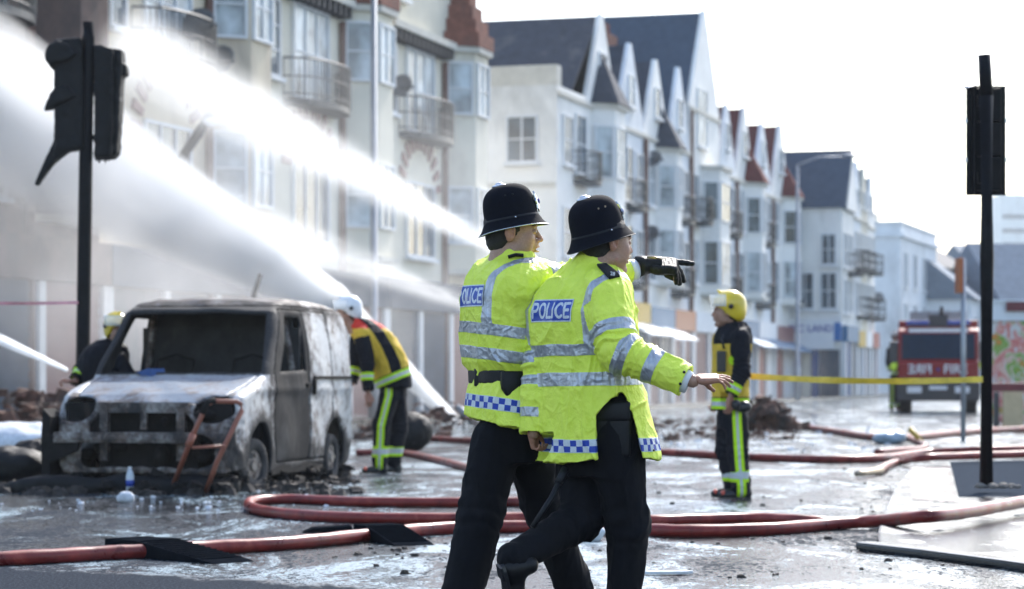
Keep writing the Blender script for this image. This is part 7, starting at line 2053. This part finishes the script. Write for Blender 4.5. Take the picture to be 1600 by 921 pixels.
# water bottle and crushed cup before the van
pb_ = gp(203, 772); root = empty('water_bottle', pb_, 'clear plastic water bottle standing on the road in front of the van', 'bottle')
m, nt, b = mat_new('clear_plastic'); b.inputs['Base Color'].default_value = (.8, .88, .95, 1); b.inputs['Roughness'].default_value = .08; b.inputs['Alpha'].default_value = .55; M_clear = m
b_ = MB(); z = pb_.z; b_.tube([pb_ + Vector((0, 0, a)) for a in (0, .01, .17, .2, .235)], [.034, .038, .038, .03, .014], 16); b_.build('bottle', M_clear, root, True)
b_ = MB(); b_.cyl(pb_ + Vector((0, 0, .236)), pb_ + Vector((0, 0, .258)), .016, .016, 12); b_.build('cap', M_signw, root)
b_ = MB(); b_.cyl(pb_ + Vector((0, 0, .07)), pb_ + Vector((0, 0, .13)), .0388, .0388, 16); b_.build('label_band', M_ltblue, root, True)
c = gp(197, 786); lump('paper_cup', (c.x, c.y, .045), (.075, .05, .055), M_debw, 'crushed white paper cup on the wet road below the bottle', 'cup', 7)
c = gp(1042, 899); b_ = MB(Matrix.Translation(c + Vector((0, 0, .006))) @ Matrix.Rotation(R(6), 4, 'Z')); b_.prism([(-.14, 0), (-.1, .035), (.1, .05), (.15, .01), (.1, -.03), (-.1, -.035)], 0, .018, 'z'); tag(b_.build('plastic_scrap', M_debw, bevel=.004), 'pale flat plastic piece on the road at the bottom right of the officers', 'plastic piece')
c = gp(1068, 815); b_ = MB(Matrix.Translation(c)); b_.box(-.1, .1, -.05, .05, 0, .03); tag(b_.build('black_wedge', M_ramp, bevel=.008), 'small black wedge behind the thin hose right of the officers', 'wedge')
c = gp(925, 852); lump('carrier_bag', (c.x, c.y + .4, .05), (.09, .07, .07), M_debw, 'small pale carrier bag on the road between the legs of the front officer', 'bag', 8)
# ground monitor that throws the thick jet
c = gp(724, 672); root = empty('ground_monitor', c, 'ground water cannon on a tripod throwing the thick jet', 'water cannon')
b_ = MB(); 
for k in range(3): b_ = MB(); a = R(90 + 120 * k); b_.tube([c + Vector((0, 0, .3)), c + Vector((.4 * math.cos(a), .4 * math.sin(a), .02))], .03, 6); b_.build('leg', M_febump, root, True)
b_ = MB(); b_.tube([c + Vector((.2, 0, .12)), c + Vector((.1, 0, .3)), c + Vector((-.15, 0, .5))], [.08, .09, .06], 10); b_.build('barrel', M_galv, root, True)
# ================================================================== WATER, SPRAY AND HAZE
def jet_mat(name, dens, L, r0, r1, edge=1.6, an=.55, nscale=1.0, streak=.22, lo=.30, hi=.62):
    """volume inside a cone lying along its own +X"""
    m = bpy.data.materials.new(name); m.use_nodes = True; nt = m.node_tree; nt.nodes.clear()
    out = nt.nodes.new('ShaderNodeOutputMaterial'); v = nt.nodes.new('ShaderNodeVolumePrincipled')
    v.inputs['Color'].default_value = (.97, .985, 1, 1); v.inputs['Anisotropy'].default_value = an
    tc = nt.nodes.new('ShaderNodeTexCoord'); P = tc.outputs['Object']
    sp = nt.nodes.new('ShaderNodeSeparateXYZ'); nt.links.new(P, sp.inputs[0])
    x, y, z = sp.outputs
    t = math_(nt, 'DIVIDE', x, L, clamp=True)
    rad = math_(nt, 'ADD', r0, math_(nt, 'MULTIPLY', t, r1 - r0))
    rho = math_(nt, 'DIVIDE', math_(nt, 'SQRT', math_(nt, 'ADD', math_(nt, 'MULTIPLY', y, y), math_(nt, 'MULTIPLY', z, z))), rad)
    fall = math_(nt, 'POWER', math_(nt, 'SUBTRACT', 1.0, rho, clamp=True), edge)
    n = noise_(nt, nscale, 4, .65, coord=(streak, 1, 1), dist=.3, vec=P)
    n5 = noise_(nt, nscale * 3.6, 4, .7, coord=(streak * .7, 1, 1), dist=.8, vec=P)
    nn = math_(nt, 'MULTIPLY', math_(nt, 'SUBTRACT', math_(nt, 'ADD', math_(nt, 'MULTIPLY', n, .6), math_(nt, 'MULTIPLY', n5, .4)), lo), 1.0 / (hi - lo), clamp=True)
    spread = math_(nt, 'DIVIDE', r0, rad)                      # the water thins as the jet opens
    dn = math_(nt, 'MULTIPLY', math_(nt, 'MULTIPLY', fall, nn), math_(nt, 'MULTIPLY', math_(nt, 'POWER', spread, 1.15), dens))
    nt.links.new(dn, v.inputs['Density']); nt.links.new(v.outputs[0], out.inputs['Volume'])
    return m
def vol_mesh(name, b_):
    me = bpy.data.meshes.new(name); me.from_pydata([tuple(v) for v in b_.v], [], b_.f)
    bm = bmesh.new(); bm.from_mesh(me); bmesh.ops.remove_doubles(bm, verts=bm.verts, dist=1e-5)
    bmesh.ops.recalc_face_normals(bm, faces=bm.faces); bm.to_mesh(me); bm.free(); return me
def jet(p0, p1, r0, r1, dens, label, **kw):
    d = p1 - p0; L = d.length
    rot = d.to_track_quat('X', 'Z').to_euler()
    b_ = MB(); b_.tube([(0, 0, 0), (L, 0, 0)], [r0, r1], 20)
    me = vol_mesh('water_jet', b_)
    o = bpy.data.objects.new('water_jet', me); col.objects.link(o); o.location = p0; o.rotation_euler = rot
    me.materials.append(jet_mat('water_spray', dens, L, r0, r1, **kw))
    return tag(o, label, 'water jet', 'fire hose water jets playing on the houses')
jet(q(850, 425, 55), q(180, 70, 47), .12, 1.2, 32, 'highest water jet, arching from behind the officers to the upper left', nscale=1.2, streak=.13, lo=.40, hi=.60)
jet(q(724, 672, 52.6), q(512, 462, 50.5), .12, .40, 120, 'thick solid jet rising behind the bending firefighter', nscale=2.2, streak=.2, edge=.9)
jet(q(528, 478, 50.6), q(-140, 95, 44), .40, 1.9, 78, 'broad white spray fanning out behind the burnt traffic light', nscale=.8, streak=.16, edge=1.1, lo=.34, hi=.60)
jet(q(800, 498, 56), q(290, 318, 48), .12, .9, 20, 'middle water jet passing above the bending firefighter', nscale=1.4, streak=.13, lo=.42, hi=.66)
jet(q(104, 578, 24.9), q(-60, 504, 27.5), .025, .09, 300, 'thin jet shooting to the left edge from the half hidden firefighter', nscale=4, streak=.2, edge=.8)

def mist_mat(name, dens, size, an=.5, scale=.35, lo=.42, hi=.68):
    m = bpy.data.materials.new(name); m.use_nodes = True; nt = m.node_tree; nt.nodes.clear()
    out = nt.nodes.new('ShaderNodeOutputMaterial'); v = nt.nodes.new('ShaderNodeVolumePrincipled')
    v.inputs['Color'].default_value = (.985, .99, 1, 1); v.inputs['Anisotropy'].default_value = an
    tc = nt.nodes.new('ShaderNodeTexCoord'); P = tc.outputs['Object']
    mp = nt.nodes.new('ShaderNodeMapping'); mp.inputs['Scale'].default_value = (1 / size[0], 1 / size[1], 1 / size[2]); nt.links.new(P, mp.inputs[0])
    ln = nt.nodes.new('ShaderNodeVectorMath'); ln.operation = 'LENGTH'; nt.links.new(mp.outputs[0], ln.inputs[0])
    fall = math_(nt, 'MULTIPLY', math_(nt, 'SUBTRACT', 1.0, ln.outputs['Value'], clamp=True), 2.0, clamp=True)
    n = noise_(nt, scale, 5, .62, dist=.8, vec=P)
    nn = math_(nt, 'MULTIPLY', math_(nt, 'SUBTRACT', n, lo), 1.0 / (hi - lo), clamp=True)
    nt.links.new(math_(nt, 'MULTIPLY', math_(nt, 'MULTIPLY', fall, nn), dens), v.inputs['Density'])
    nt.links.new(v.outputs[0], out.inputs['Volume']); return m
def mist(c, size, dens, label, name='mist', **kw):
    b_ = MB(); b_.ell((0, 0, 0), size, 24, 14); me = vol_mesh(name, b_)
    o = bpy.data.objects.new(name, me); col.objects.link(o); o.location = c
    me.materials.append(mist_mat(name, dens, size, **kw)); return tag(o, label, name, kind='stuff')
mist(q(110, 370, 42), (5.2, 2.0, 3.5), .20, 'thick white spray and smoke hanging before the scorched house', 'smoke', scale=.28, lo=.28, hi=.62)
mist(q(430, 400, 51), (7.6, 2.2, 5.4), .15, 'thin grey spray mist in front of the cream house shopfronts', 'mist', scale=.3, lo=.36, hi=.7)
mist(q(1000, 590, 66), (5.5, 2.5, 2.6), .08, 'faint mist drifting across the foot of the white terrace', 'mist', scale=.3, lo=.35, hi=.7)

# even air haze round the whole scene
b_ = MB(); b_.box(-300, 420, -25, 1700, -1.0, 110)
me = vol_mesh('haze', b_)
hz = bpy.data.objects.new('haze', me); col.objects.link(hz); hz['kind'] = 'stuff'
m = bpy.data.materials.new('air_haze'); m.use_nodes = True; nt = m.node_tree; nt.nodes.clear()
out = nt.nodes.new('ShaderNodeOutputMaterial'); v = nt.nodes.new('ShaderNodeVolumePrincipled'); v.inputs['Color'].default_value = (.90, .95, 1, 1)
v.inputs['Density'].default_value = .00022; v.inputs['Anisotropy'].default_value = .25; nt.links.new(v.outputs[0], out.inputs['Volume'])
me.materials.append(m)
officer_back(); officer_front(); ff_right(); ff_bend(); ff_left(); ff_far()
